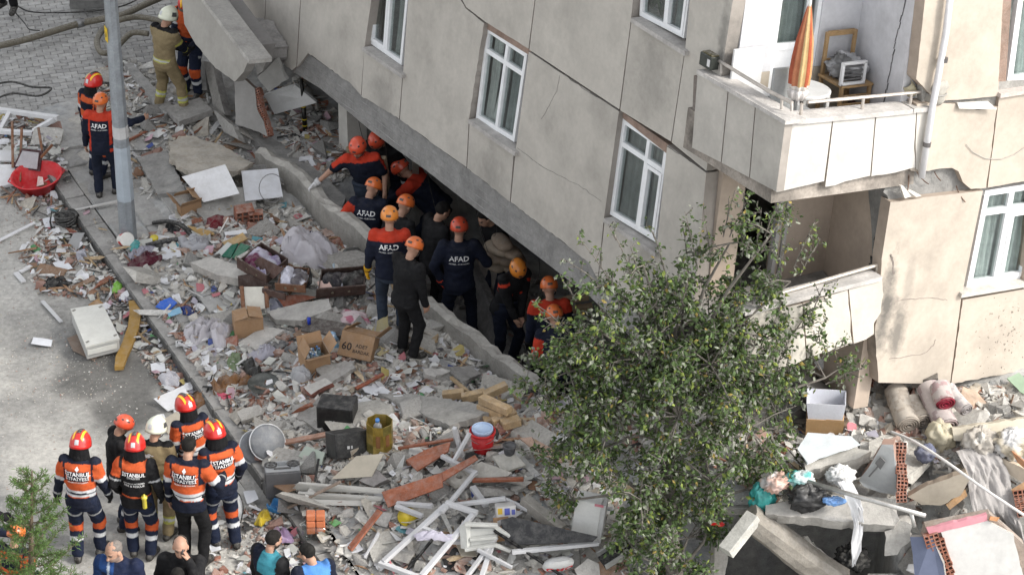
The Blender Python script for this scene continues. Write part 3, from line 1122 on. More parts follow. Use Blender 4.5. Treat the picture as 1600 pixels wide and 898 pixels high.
# balcony below: bare recess, its dark doorway half filled with rubble
vf1,vc1=-.25,2.42
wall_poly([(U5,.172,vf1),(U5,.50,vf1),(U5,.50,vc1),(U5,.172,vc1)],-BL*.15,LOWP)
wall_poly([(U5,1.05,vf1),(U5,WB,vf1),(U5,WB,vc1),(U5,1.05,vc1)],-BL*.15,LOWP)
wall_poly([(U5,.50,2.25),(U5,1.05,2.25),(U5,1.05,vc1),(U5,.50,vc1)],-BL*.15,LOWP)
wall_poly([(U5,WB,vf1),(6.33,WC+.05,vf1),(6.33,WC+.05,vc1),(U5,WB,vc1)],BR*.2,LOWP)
b=MB()
for w_ in(.99,1.09):
 b.prism([B3(U5+.03,w_,vf1),B3(U5+.03,w_+.05,vf1),B3(U5+.03,w_+.05,2.3),B3(U5+.03,w_,2.3)],-BL*.08,V(.42,.41,.40))
b.build('door_post',M_WHITE,bld)
# broken corner: render off the head of the side wall
P=[B3(5.95,WB-.13,2.40),B3(6.40,WC+.035,2.38),B3(6.39,WC+.035,1.95),B3(6.30,WC+.05,1.45),B3(6.18,WC+.08,1.8)]
b=MB()
b.prism(rough_poly(np.array(P),.06,.015,8),-BR*.015,V(.22,.215,.205))
b.build('bare_concrete',M_CONC,bld)
b=MB()
pts=[B3(6.37,WC+.02,2.32),B3(6.34,WC+.02,2.0),B3(6.3,WC+.03,1.6),B3(6.27,WC+.03,1.25),B3(6.22,WC+.04,.98)]
for i in range(len(pts)-1):
 for k in range(4):
  p0=pts[i]+(pts[i+1]-pts[i])*k/4+BL*random.uniform(-.02,.02)
  p1=pts[i]+(pts[i+1]-pts[i])*(k+1)/4+BL*random.uniform(-.02,.02)
  w2=.012+.02*(2.3>0)*random.random()
  b.prism([p0-BL*w2,p1-BL*w2,p1+BL*w2,p0+BL*w2],-BR*.012,V(.03,.028,.026))
b.build('crack',M_CONC,bld)
# upper balcony
balc=bpy.data.objects.new('balcony',None)
COL.objects.link(balc)
balc.parent=bld
ORG['balcony']=ORG[bld.name]
b=MB()
b.hexa([B3(4.75,-.06,2.50),B3(6.46,-.06,2.50),B3(6.46,WC+.3,2.50),B3(4.75,WB+.1,2.50),B3(4.75,-.06,2.97),B3(6.40,-.06,2.97),B3(6.40,WC+.3,2.97),B3(4.75,WB+.1,2.97)],V(.36,.32,.28))
b.build('slab',M_CONC,balc)
PARL=[([(1090,112),(1137.3,141),(1126.3,254),(1081,231)]),([(1138.3,141.6),(1179.6,167),(1170.5,277.5),(1127.3,254.6)]),([(1180.6,167.6),(1227,193),(1213,300),(1171.5,278)])]
for i,px in enumerate(PARL):
 panel(inset(px,.3),FL,-.10,.10,V(.47,.445,.405)*(1,.97,.9)[i],0,0,name='parapet_panel',edge=ED,parent=balc)
M_MOULD=mat('mouldy_render',0.9,namt=0.35,nscale=5,bump=0.2,dust=0.0,stain=0.75)
balc.children[-1].data.materials[0]=M_MOULD
PARR=[([(1227,193),(1301,186),(1288,283.5),(1213,301)]),([(1302,186),(1368,179.5),(1360,275),(1320,284),(1305,290),(1289,292.5)]),([(1369,179.3),(1432,172),(1429,224),(1431,262),(1400,270),(1361,276)])]
for i,px in enumerate(PARR):
 panel(inset(px,.4),FR,UR+.02,.12,V(.55,.53,.495),.008 if i else 0,i+70,name='parapet_panel',edge=V(.4,.35,.3),parent=balc,keep={0,1,2,5}if i==1 else{0,5})
panel([(1433.5,171),(1458,168.5),(1440,271),(1431.5,264),(1430.5,224)],FR,UR+.021,.12,V(.58,.55,.50),0,0,name='parapet_panel',edge=V(.4,.35,.3),parent=balc)
# dark seams behind the parapet panels
panel([(1084,118),(1226,200),(1213,296),(1080,226)],FL,-.03,.05,V(.2,.17,.15),name='parapet_core',m=M_CONC,parent=balc)
panel([(1232,198),(1440,178),(1425,262),(1222,292)],FR,UR-.07,.05,V(.27,.14,.11),name='parapet_core',m=M_CONC,parent=balc)
b=MB()
CAPC=V(.50,.475,.45)
a,c=FL(1089,109,-.14),FL(1227.5,189,-.14)
b.hexa([a-BU*.045,c-BU*.045,c+BR*.26-BU*.045,a+BR*.26-BU*.045,a,c,c+BR*.26,a+BR*.26],CAPC)
b.build('coping',M_CONC,balc)
b=MB()
a,c=FR(1226.5,190,UR+.055),FR(1427,171,UR+.055)
b.hexa([a-BU*.05,c-BU*.05,c-BL*.27-BU*.05,a-BL*.27-BU*.05,a+BU*.003,c,c-BL*.27,a-BL*.27+BU*.003],CAPC*1.08)
b.build('coping',M_CONC,balc)
b=MB()
a,c=FR(1428.5,170,UR+.06),FR(1462,167.5,UR+.06)
b.hexa([a-BU*.05,c-BU*.05,c-BL*.27-BU*.05,a-BL*.27-BU*.05,a,c,c-BL*.27,a-BL*.27],CAPC)
b.build('coping',M_CONC,balc)
RAILC=V(.50,.46,.42)
b=MB()
fl=lambda x,y:FL(x,y,.0)
fr_=lambda x,y:FR(x,y,UR-.08)
b.tube([fl(1113,89),fl(1200,142),fl(1238,161)],.020,RAILC,8)
for(x0,y0,x1,y1)in((1127,97,1127,115),(1222,153,1221,171),(1237,161,1237,174)):
 b.tube([fl(x0,y0),fl(x1,y1)],.016,RAILC,8)
b.build('railing',M_METAL,balc)
b=MB()
b.tube([fr_(1262,160),fr_(1350,152),fr_(1443,143.5)],.020,RAILC*1.15,8)
for(x0,y0,x1,y1)in((1253,162,1251,180),(1349,153,1347,170),(1424,146,1422,166)):
 b.tube([fr_(x0,y0),fr_(x1,y1)],.018,RAILC*1.15,8)
b.build('railing',M_METAL,balc)
# lower balcony: torn loose, sagging, its right end snapped off
lb=bpy.data.objects.new('balcony',None)
COL.objects.link(lb)
lb.parent=bld
ORG[lb.name]=ORG[bld.name]
LP=V(.53,.495,.435)
for i,px in enumerate(([(1170,490),(1254,474),(1260,560),(1245,568),(1150,600)],[(1255,474),(1325,452),(1332.5,536),(1300,548),(1261,560)],[(1326,452),(1379,437),(1381,460),(1377,488),(1366,505),(1366,522),(1352,531),(1333.5,537)])):
 panel(inset(px,.5),FR,UR+.05,.11,LP,.012,i+80,name='parapet_panel',edge=V(.45,.38,.32),parent=lb,keep={0,4}if i<2 else{0,7})
panel([(1180,500),(1370,445),(1362,500),(1300,540),(1180,585)],FR,UR-.06,.05,V(.27,.14,.11),name='parapet_core',m=M_CONC,parent=lb)
b=MB()
a,c=FR(1165,487,UR+.08),FR(1379,432,UR+.08)
b.hexa([a-BU*.05,c-BU*.05,c-BL*.27-BU*.05,a-BL*.27-BU*.05,a,c,c-BL*.27,a-BL*.27],CAPC)
b.build('coping',M_CONC,lb)
b=MB()
b.tube([FR(1200,463,UR-.08),FR(1290,437,UR-.08),FR(1390,408,UR-.08)],.022,V(.62,.57,.50),8)
b.tube([FR(1371,414,UR-.08),FR(1369,432,UR-.08)],.018,V(.62,.57,.50),8)
b.build('railing',M_METAL,lb)
b=MB()
b.hexa([B3(5.2,-.05,.70),B3(6.44,-.05,.56),B3(6.44,WC-.05,.74),B3(5.2,WB,.85),B3(5.2,-.05,.84),B3(6.44,-.05,.70),B3(6.44,WC-.05,.88),B3(5.2,WB,.99)],V(.25,.235,.22))
b.build('slab',M_CONC,lb)
# rainwater pipe at the corner
b=MB()
b.tube([FR(1489,-40,UR+.08),FR(1478,50,UR+.08),FR(1463,135,UR+.08),FR(1456,172,UR+.08),FR(1440,277,UR+.08)],.038,V(.62,.61,.62),12)
pipe=b.build('drainpipe',M_PLST,bld,smooth=True)
for(x,y)in((1475.5,90),(1449,222)):
 b=MB()
 p,q=FR(x,y,UR+.08),FR(x-1.2,y+7,UR+.08)
 b.tube([p,q],.044,V(.16,.15,.15),12)
 b.build('bracket',M_METAL,bld)
# loose cable looped across the wall
b=MB()
b.tube([FR(x,y,UR+.012)for x,y in((1510,226),(1520,238),(1540,248),(1565,249),(1585,242),(1605,228))],.004,V(.35,.33,.31),5)
b.build('cable',M_RUBBER,bld)
LAND.append((B3(6.5,2.5,0),'the pale right face of the block'))
LAND.append((B3(0,0,0),'the overhanging concrete edge beam'))
# reinforcement sticking out where concrete snapped, and torn wires under the beam
rb_=np.random.default_rng(41)
def rebar(p,d,ln,bend,r=.006,col=V(.12,.06,.035),name='rebar'):
 d=unit(d)
 s=unit(np.cross(d,V(.3,.2,1)))
 pts=[p+d*ln*t+s*bend*t*t+V(0,0,-.25*bend*t*t)for t in np.linspace(0,1,7)]
 b=MB()
 b.tube(pts,r,col,5)
 b.build(name,M_METAL,bld)
for(x,y)in((460,108),(463,112),(468,100),(474,92)):
 rebar(FL(x,y,.12),-BL+BU*rb_.uniform(-.6,.2),rb_.uniform(.25,.5),rb_.uniform(-.2,.25))
for(x,y)in((1420,272),(1432,268),(1460,268),(1494,290)):
 rebar(FR(x,y,UR-.06),BL*.6-BU+BR*rb_.uniform(-.6,.6),rb_.uniform(.12,.25),rb_.uniform(-.15,.15))
for(x,y,ln)in((560,186,.5),(602,222,.35),(668,270,.6),(744,328,.45),(776,350,.3),(842,404,.5),(890,442,.4)):
 rebar(FL(x,y,.2),V(.1,.0,-1),ln,rb_.uniform(-.3,.3),.004,V(.03,.03,.03),'wire')
# ------------------------------------------------------------------ the street tree in front of the corner
def leaves_mesh(name,P,N,size,cols,parent,m=M_LEAF,aspect=.62,dirs=None,rng=RNG):
 """P (n,3) leaf bases, N (n,3) leaf normals, one bent pointed leaf of four triangles each"""
 n=len(P)
 d=dirs if dirs is not None else rng.normal(size=(n,3))
 d=d-(d*N).sum(1,keepdims=True)*N
 d/=np.linalg.norm(d,axis=1,keepdims=True)+1e-9
 s=np.cross(N,d)
 L=size[:,None]
 wd=L*aspect*.5
 v=np.stack([P,P+d*L*.45+s*wd-N*L*.06,P+d*L-N*L*.16,P+d*L*.45-s*wd-N*L*.06,P+d*L*.5+N*L*.05],1).reshape(-1,3)
 b=np.arange(n)[:,None]*5
 f=np.stack([b+[0,1,4],b+[1,2,4],b+[2,3,4],b+[3,0,4]],1).reshape(-1,3)
 c=np.repeat(cols,4,axis=0)
 me=new_mesh(name,v-ORG[parent.name],f,c,False,[m],False)
 return link(name,me,parent)
tb=T(1052,962)
tree=root('street_tree',tb,'leafy green street tree standing before the corner balconies','tree')
LAND.append((tb,'the leafy street tree'))
# clumps of foliage: picture position, depth offset towards the camera, radius
TREE_Y=28.35
def tp(px,py,y):
 d=ray(px,py)
 return EYE+d*(y/d[1])
LOBES=[(1140,380,.0,.42),(1205,365,.15,.30),(1235,440,.0,.46),(1005,415,.1,.36),(960,450,.2,.34),(1075,425,-.1,.46),(1160,470,.0,.55),(1060,500,.2,.58),(940,520,.3,.50),(1240,520,-.1,.50),(1000,560,.4,.56),(1110,570,.5,.62),(1200,600,.3,.58),(890,580,.35,.46),(865,560,.25,.30),(1290,590,-.1,.42),(960,640,.5,.60),(1060,650,.7,.62),(1170,670,.5,.60),(900,650,.4,.44),(1225,700,.1,.40),(940,700,.4,.46),(1020,740,.6,.56),(1110,750,.6,.54),(1180,760,.3,.36),(880,710,.3,.36),(1010,820,.55,.44),(1075,840,.6,.46),(1060,890,.5,.38),(1110,815,.5,.36),(985,850,.9,.36),(1025,880,1.0,.36),(1080,885,.95,.34),(1040,830,.95,.40),(1000,780,.9,.4),(845,610,.3,.28),(900,780,.3,.26),(1130,520,.3,.5),(1020,480,.2,.45),(1180,540,.2,.45),(1090,610,.6,.5),(1150,620,.5,.5),(1030,600,.5,.5),(970,590,.4,.5),(1210,640,.2,.45)]
rt=np.random.default_rng(11)
TW=MB()
barkc=V(.16,.145,.125)
trunk_pts=[tb-V(0,0,.05),tp(1054,900,TREE_Y-.75),tp(1046,800,TREE_Y-.55),tp(1044,690,TREE_Y-.35),tp(1052,600,TREE_Y-.2)]
b=MB()
b.tube(trunk_pts,[.11,.095,.08,.065,.045],barkc,12)
trunk=b.build('trunk',M_BARK,tree,smooth=True)
LP_,LN_,LD_,LS_,LC_=[],[],[],[],[]
limb_from=[np.array(t)for t in trunk_pts[1:]]
def spray(a,tip,nleaf,spread=.05,lsz=.058):
 """one leafy twig from a to tip, sagging slightly"""
 mid=(a+tip)/2+V(0,0,.04)+rt.normal(size=3)*.03
 TW.tube([a,mid,tip],[.007,.005,.0025],barkc*.8,4,cap=False)
 for i in range(nleaf):
  t=rt.random()**.7
  p=(1-t)**2*a+2*t*(1-t)*mid+t*t*tip+rt.normal(size=3)*spread
  nrm=unit(V(0,0,1)*rt.uniform(.2,1.2)+rt.normal(size=3)*.7)
  LP_.append(p)
  LN_.append(nrm)
  LD_.append(unit((tip-a)*.6/(np.linalg.norm(tip-a)+.01)+V(0,0,-.7)+rt.normal(size=3)*.7))
  LS_.append(lsz*rt.uniform(.65,1.3))
def density(px,py):
 """loose at the top and towards the right, full in the middle"""
 d=1.05
 if py<500:
  d=.34+.10*(py-300)/200
 if px>1200:
  d=min(d,.36)
 if px>1280:
  d=.14
 if px<900:
  d=min(d,.85)
 if py>760:
  d=min(d,.95)
 return d
for(px,py,dy,r)in LOBES:
 c=tp(px,py,TREE_Y-dy)
 a0=min(limb_from,key=lambda q:np.linalg.norm(q-c)+max(0,q[2]-c[2])*2)
 mid=(a0*.45+c*.55)+V(0,0,.12)+rt.normal(size=3)*.06
 TW.tube([a0,mid,c],[.030,.019,.011],barkc,6,cap=False)
 for k in range(max(3,int(11*density(px,py)*(r/.5)**2+.5))):
  d=unit(rt.normal(size=3)*V(1,.9,.85)+V(0,0,.15))
  bo=c+d*r*rt.uniform(.45,1.12)
  TW.tube([c,(c+bo)/2+V(0,0,.03),bo],[.010,.008,.005],barkc*.9,4,cap=False)
  for j in range(int(rt.integers(5,10))):
   s0=c+(bo-c)*rt.uniform(.45,1.0)
   spray(s0,s0+unit(d*.8+rt.normal(size=3))*rt.uniform(.09,.21),int(rt.integers(7,14)),.035,.064)
# long thin shoots that stick out of the crown
for(x0,y0,x1,y1,dy)in[(960,450,900,365,.1),(955,460,882,405,.1),(985,420,950,350,.1),(1130,370,1148,298,.0),(1140,370,1175,300,.05),(1195,370,1215,320,.1),(1240,420,1275,342,0),(1250,430,1283,372,0),(1090,420,1070,330,.0),(1110,400,1100,335,.0),(1290,600,1350,575,-.1),(1280,560,1330,535,-.1),(1245,480,1300,465,0),(1230,520,1295,500,0),(870,590,832,560,.2),(870,640,826,625,.3),(880,730,850,760,.3),(930,720,870,800,.3),(1240,700,1300,735,.1),(1230,700,1275,760,.1),(1000,440,985,385,.1),(1040,430,1020,360,0),(1160,400,1165,340,0),(900,470,880,440,.2),(910,540,850,500,.25),(1000,850,960,890,.5),(890,520,830,470,.25),(1220,430,1225,355,0),(1180,400,1190,325,.05),(1265,500,1290,440,0)]:
 a,t=tp(x0,y0,TREE_Y-dy),tp(x1,y1,TREE_Y-dy)
 TW.tube([a,(a+t)/2+V(0,0,.03),t],[.008,.006,.003],barkc,5,cap=False)
 for k in range(7):
  q=a+(t-a)*(k+.5)/7
  spray(q,q+unit(rt.normal(size=3))*.10+unit(t-a)*.06,6,.02,.052)
TW.build('limb',M_BARK,tree)
LP_,LN_,LD_,LS_=map(np.array,(LP_,LN_,LD_,LS_))
n=len(LP_)
kind=rt.random(n)
cl=np.zeros((n,3))
base_l=V(.082,.125,.045)
cl[:]=base_l*rt.uniform(.55,1.35,(n,1))
dusty=kind<.24
cl[dusty]=V(.215,.23,.18)*rt.uniform(.7,1.35,(dusty.sum(),1))
yel=(kind>.34)&(kind<.45)
cl[yel]=V(.20,.25,.06)*rt.uniform(.7,1.25,(yel.sum(),1))
old=kind>.985
cl[old]=V(.30,.23,.07)
leaves_mesh('crown',LP_,LN_,LS_,cl,tree,dirs=LD_,rng=rt)
# young conifer at the lower left
pb=V(*(G(46,1090))[:2],0)
pine=root('conifer_tree',pb,'young green conifer whose tip rises beside the fire crew','tree')
LAND.append((pb,'the young conifer'))
rp=np.random.default_rng(23)
top_z=3.35
d_=ray(50,735)
for _ in range(1):
 tpx=EYE+d_*((pb[1])/d_[1])
ptop=V(tpx[0],pb[1],tpx[2])
b=MB()
b.tube([pb-V(0,0,.05),pb*.5+ptop*.5,ptop],[.055,.035,.008],V(.12,.09,.06),8)
b.build('trunk',M_BARK,pine,smooth=True)
TW2=MB()
NP,ND,NS=[],[],[]
H_=ptop[2]-pb[2]
nb=78
for i in range(nb):
 h=.12+.86*(i/nb)
 p0=pb+(ptop-pb)*h
 ln=(.16+1.55*(1-h))*rp.uniform(.6,1.1)*.72
 a=i*2.4+rp.uniform(-.4,.4)
 up=.55+.5*h
 dr=unit(V(math.cos(a),math.sin(a),up*.6))
 p1=p0+dr*ln
 pm_=(p0+p1)/2-V(0,0,.04)
 TW2.tube([p0,pm_,p1],[.010,.007,.003],V(.13,.10,.06),4,cap=False)
 for k in range(int(10+34*ln/.6)):
  t=rp.uniform(.18,1)
  q=(1-t)**2*p0+2*t*(1-t)*pm_+t*t*p1
  d2=unit(dr+rp.normal(size=3)*.75+V(0,0,.2))
  l2=.10*rp.uniform(.6,1.3)*(1.15-.6*t)
  TW2.tube([q,q+d2*l2],[.003,.0015],V(.11,.12,.05),3,cap=False)
  for m_ in range(5):
   NP.append(q+d2*l2*rp.uniform(.0,1))
   ND.append(unit(d2+rp.normal(size=3)*.55))
   NS.append(.052*rp.uniform(.6,1.25))
TW2.build('branch',M_BARK,pine)
NP,ND,NS=map(np.array,(NP,ND,NS))
NN=rp.normal(size=NP.shape)
NN/=np.linalg.norm(NN,axis=1,keepdims=True)
cn=V(.10,.17,.05)*rp.uniform(.6,1.5,(len(NP),1))
leaves_mesh('needles',NP,NN,NS,cn,pine,aspect=.16,dirs=ND,rng=rp)
# ------------------------------------------------------------------ people
def smin(a,b,k):
 h=np.clip(.5+.5*(b-a)/k,0,1)
 return b+(a-b)*h-k*h*(1-h)
def cap(P,a,b,r1,r2):
 ba=b-a
 h=np.clip(((P-a)@ba)/(ba@ba+1e-9),0,1)
 d=P-a-h[...,None]*ba
 return np.sqrt((d*d).sum(-1))-(r1+(r2-r1)*h)
def ellip(P,c,r,R=None):
 d=P-c
 if R is not None:
  d=d@R
 r=np.asarray(r,float)
 k0=np.sqrt(((d/r)**2).sum(-1))
 k1=np.sqrt(((d/(r*r))**2).sum(-1))+1e-9
 return k0*(k0-1)/k1
def etube(P,a,b,rt_,fw,ts,hw,hd):
 """elliptic tube along a-b whose half width and half depth run along tables"""
 ax=b-a
 ln=np.linalg.norm(ax)
 ax=ax/ln
 d=P-a
 t=(d@ax)/ln
 tc=np.clip(t,ts[0],ts[-1])
 W,D=np.interp(tc,ts,hw),np.interp(tc,ts,hd)
 x,y=d@rt_,d@fw
 e=(np.sqrt((x/W)**2+(y/D)**2+1e-9)-1)*np.minimum(W,D)
 z=np.abs(t-tc)*ln
 return np.where(z>0,np.where(e>0,np.sqrt(np.maximum(e,0)**2+z*z),z),e)
def surfnet(F,xs,ys,zs):
 """surface of F < 0 on a rectilinear grid: verts, quads"""
 s=F<0
 nx,ny,nz=F.shape
 acc=np.zeros((nx-1,ny-1,nz-1,3))
 cnt=np.zeros((nx-1,ny-1,nz-1))
 ax=[xs,ys,zs]
 quads=[]
 for d in range(3):
  sl0=[slice(None)]*3
  sl1=[slice(None)]*3
  sl0[d],sl1[d]=slice(0,-1),slice(1,None)
  a,b=F[tuple(sl0)],F[tuple(sl1)]
  I=np.argwhere(s[tuple(sl0)]!=s[tuple(sl1)])
  if len(I)==0:
   continue
  fa,fb=a[tuple(I.T)],b[tuple(I.T)]
  t=fa/(fa-fb)
  p=np.stack([ax[k][I[:,k]]for k in range(3)],-1)
  p[:,d]=ax[d][I[:,d]]*(1-t)+ax[d][I[:,d]+1]*t
  o=[k for k in range(3)if k!=d]
  ring=[]
  for(q,r)in((-1,-1),(0,-1),(0,0),(-1,0)):
   J=I.copy()
   J[:,o[0]]+=q
   J[:,o[1]]+=r
   ok=(J>=0).all(1)&(J[:,0]<nx-1)&(J[:,1]<ny-1)&(J[:,2]<nz-1)
   np.add.at(acc,tuple(J[ok].T),p[ok])
   np.add.at(cnt,tuple(J[ok].T),1)
   ring.append((J,ok))
  ok=ring[0][1]&ring[1][1]&ring[2][1]&ring[3][1]
  qd=np.stack([np.ravel_multi_index(tuple(J[ok].T),(nx-1,ny-1,nz-1))for J,_ in ring],-1)
  flip=(fa[ok]<0)if d!=1 else(fa[ok]>=0)
  qd[~flip]=qd[~flip][:,::-1]
  quads.append(qd)
 qd=np.concatenate(quads)
 used,inv=np.unique(qd,return_inverse=True)
 v=acc.reshape(-1,3)[used]/cnt.reshape(-1)[used][:,None]
 return v,inv.reshape(-1,4)
def field_mesh(fun,lo,hi,st,zs=None):
 xs=np.arange(lo[0],hi[0]+st,st)
 ys=np.arange(lo[1],hi[1]+st,st)
 zz=np.arange(lo[2],hi[2]+st,st)if zs is None else zs
 P=np.stack(np.meshgrid(xs,ys,zz,indexing='ij'),-1)
 return surfnet(fun(P),xs,ys,zz)
def ik(S,Tg,l1,l2,pole):
 d=Tg-S
 L=min(np.linalg.norm(d),(l1+l2)*.995)
 u=unit(d)
 Tg=S+u*L
 c=np.clip((l1*l1+L*L-l2*l2)/(2*l1*L),-1,1)
 p=pole-u*(pole@u)
 p=unit(p)if np.linalg.norm(p)>1e-4 else unit(np.cross(u,V(1,0,0)))
 return S+u*l1*c+p*l1*math.sqrt(max(0,1-c*c)),Tg
NAVY,BLACK,ORANGE,REDOR,TAN,YEL,SILV,BOOT=V(.010,.013,.026),V(.009,.009,.010),V(.50,.092,.028),V(.46,.042,.020),V(.235,.185,.105),V(.42,.42,.10),V(.52,.53,.54),V(.022,.020,.018)
SKIN_C=V(.40,.235,.165)
GLOVE={'black':BLACK*1.5,'yellow':V(.62,.33,.02),'white':V(.7,.7,.7),'red':V(.55,.05,.02),'tan':V(.40,.38,.14),None:None}
def jacket_cols(style,P,J):
 """colour per vertex of the upper garment from where it lies on the wearer"""
 n=len(P)
 a,b,rt_,fw=J['pel'],J['nb'],J['rt'],J['fw']
 ax=unit(b-a)
 t=((P-a)@ax)/np.linalg.norm(b-a)
 x=(P-a-np.outer((P-a)@ax,ax))@rt_
 y=(P-a)@fw-((P-a)@ax)*(ax@fw)
 arm=np.full(n,-1.0)
 best=cap(P,J['pel'],J['nb'],.16,.16)
 side_=np.zeros(n)
 for sd_ in(-1,1):
  S,E,W=J['sh'][sd_],J['el'][sd_],J['wr'][sd_]
  d1,d2=cap(P,S,E,.065,.055),cap(P,E,W,.055,.045)
  for d,(p0,p1),(s0,s1)in((d1,(S,E),(0,.53)),(d2,(E,W),(.53,1))):
   h=np.clip(((P-p0)@(p1-p0))/((p1-p0)@(p1-p0)),0,1)
   m=d<best
   best=np.where(m,d,best)
   arm=np.where(m,s0+(s1-s0)*h,arm)
   side_=np.where(m,sd_,side_)
 tor=(arm<0)|((arm<.06)&(np.abs(x)<.19))
 c=np.tile(NAVY,(n,1))
 if style=='orange':
  c[tor]=ORANGE
  c[tor&(t<.12)]=NAVY
  for lo,hi in((.14,.205),(.245,.31)):
   c[tor&(t>lo)&(t<hi)]=SILV
  c[tor&(t>.205)&(t<.245)]=NAVY
  c[tor&(np.abs(x)>.155)&(t>.5)]=NAVY
  c[tor&(y<-.02)&(np.abs(x)<.135)&(t>.56)&(t<.795)]=NAVY*.8
  u=~tor
  c[u&(arm<.34)]=ORANGE
  c[u&(arm>=.34)&(arm<.44)]=SILV
  c[u&(arm>=.88)]=NAVY
  c[u&(arm>.83)&(arm<.88)]=SILV*.7
  c[t>.95]=NAVY
 elif style=='vest':
  c[:]=BLACK*1.3
  c[tor&(t>.80)&(np.abs(x)<.15)]=ORANGE
  c[tor&(t>.13)&(t<.17)]=ORANGE
  u=~tor
  c[u&(side_<0)&(arm<.30)]=ORANGE
  c[u&(arm>.36)&(arm<.40)]=SILV*.8
 elif style=='orangeplain':
  c[tor]=ORANGE
  c[tor&(t<.10)]=NAVY
  c[tor&(np.abs(x)>.15)]=NAVY
  u=~tor
  c[u&(arm<.2)]=ORANGE
  c[u&(arm>=.28)&(arm<.36)]=SILV
  c[u&(arm>=.62)&(arm<.70)]=SILV
 elif style=='tan':
  c[:]=TAN
  c[tor&(t<.13)&(t>.02)]=YEL
  c[tor&(t<.09)&(t>.055)]=SILV*.8
  u=~tor
  c[u&(arm>.30)&(arm<.40)]=YEL
  c[u&(arm>.42)&(arm<.90)]=NAVY if J.get('darksleeve')else TAN
  c[u&(arm>.86)]=YEL*.8
  c[t>.97]=BLACK
 elif style=='afadyoke':
  c[(t>.80)&(tor|(arm<.16))]=REDOR
 elif style=='afadside':
  c[(t>.83)&(tor|(arm<.14))]=REDOR
  c[tor&(np.abs(x)>.145)&(y<.05)]=REDOR
 elif style=='afadsleeve':
  u=~tor
  c[u&(arm>.10)&(arm<.62)&(side_<0)]=REDOR
  c[u&(arm>.12)&(arm<.30)&(side_>0)]=REDOR
 elif style=='polo':
  c[:]=NAVY*.8
  u=~tor
  d=(P@V(0,0,1))
  c[u&(arm<.36)&(side_>0)]=NAVY
  c[(t>.90)]=REDOR
  q=u&(arm<.40)
  top=np.zeros(n,bool)
  for sd_ in(-1,1):
   S,E=J['sh'][sd_],J['el'][sd_]
   h=np.clip(((P-S)@(E-S))/((E-S)@(E-S)),0,1)
   top|=(side_==sd_)&((P-S-h[:,None]*(E-S))[:,2]>.018)
  c[q&top]=REDOR
 elif style=='afadred':
  c[(t>.74)&(tor|(arm<.45))]=REDOR
 elif style=='black':
  c[:]=BLACK*1.25
 elif style=='blackred':
  c[:]=BLACK*1.4
  c[tor&(t>.55)&(t<.60)&(np.abs(x)>.06)]=REDOR
  c[(~tor)&(arm>.08)&(arm<.16)]=REDOR
 elif style=='navyblue':
  c[:]=V(.012,.018,.045)
  c[tor&(t>.80)&(x>.03)]=V(.02,.06,.19)
  c[(t>.5)&(np.abs(x-.09)<.014)]=V(.42,.47,.55)
  u=~tor
  c[u&(side_>0)&(arm<.4)]=V(.014,.035,.11)
 elif style=='turq':
  c[:]=BLACK*1.6
  c[tor&(t>.60)]=V(.05,.24,.30)
  c[tor&(t>.60)&(x<-.06)]=NAVY
 elif style=='bluevest':
  c[:]=NAVY
  c[tor&(t>.15)]=V(.075,.21,.50)
  c[tor&(t>.15)&(x<-.13)]=NAVY
 return c
def leg_cols(style,P,J):
 n=len(P)
 c=np.tile(V(.012,.014,.024),(n,1))
 s=np.full(n,-1.0)
 best=np.full(n,9.0)
 fr_=np.zeros(n)
 for sd_ in(-1,1):
  H,K,A=J['hip'][sd_],J['kn'][sd_],J['an'][sd_]
  for(p0,p1),(s0,s1)in(((H,K),(0,.5)),((K,A),(.5,1))):
   h=np.clip(((P-p0)@(p1-p0))/((p1-p0)@(p1-p0)),0,1)
   q=P-p0-h[:,None]*(p1-p0)
   d=np.linalg.norm(q,axis=1)
   m=d<best
   best=np.where(m,d,best)
   s=np.where(m,s0+(s1-s0)*h,s)
   fr_=np.where(m,q@J['fw'],fr_)
 if style=='fire':
  c[:]=V(.012,.017,.036)
  c[(s>.47)&(s<.62)]=ORANGE*.95
  c[(s>.70)&(s<.765)]=SILV
  c[(s>.22)&(s<.26)&(fr_<.04)]=SILV*.6
 elif style=='tan':
  c[:]=TAN*.92
  c[(s>.70)&(s<.82)]=YEL
  c[(s>.74)&(s<.78)]=SILV*.8
  c[(s>.5)&(s<.66)&(fr_>.02)]=YEL*.75
 elif style=='black':
  c[:]=V(.011,.011,.012)
 elif style=='navy':
  c[:]=V(.012,.016,.030)
 elif style=='jeans':
  c[:]=V(.03,.04,.06)
 return c
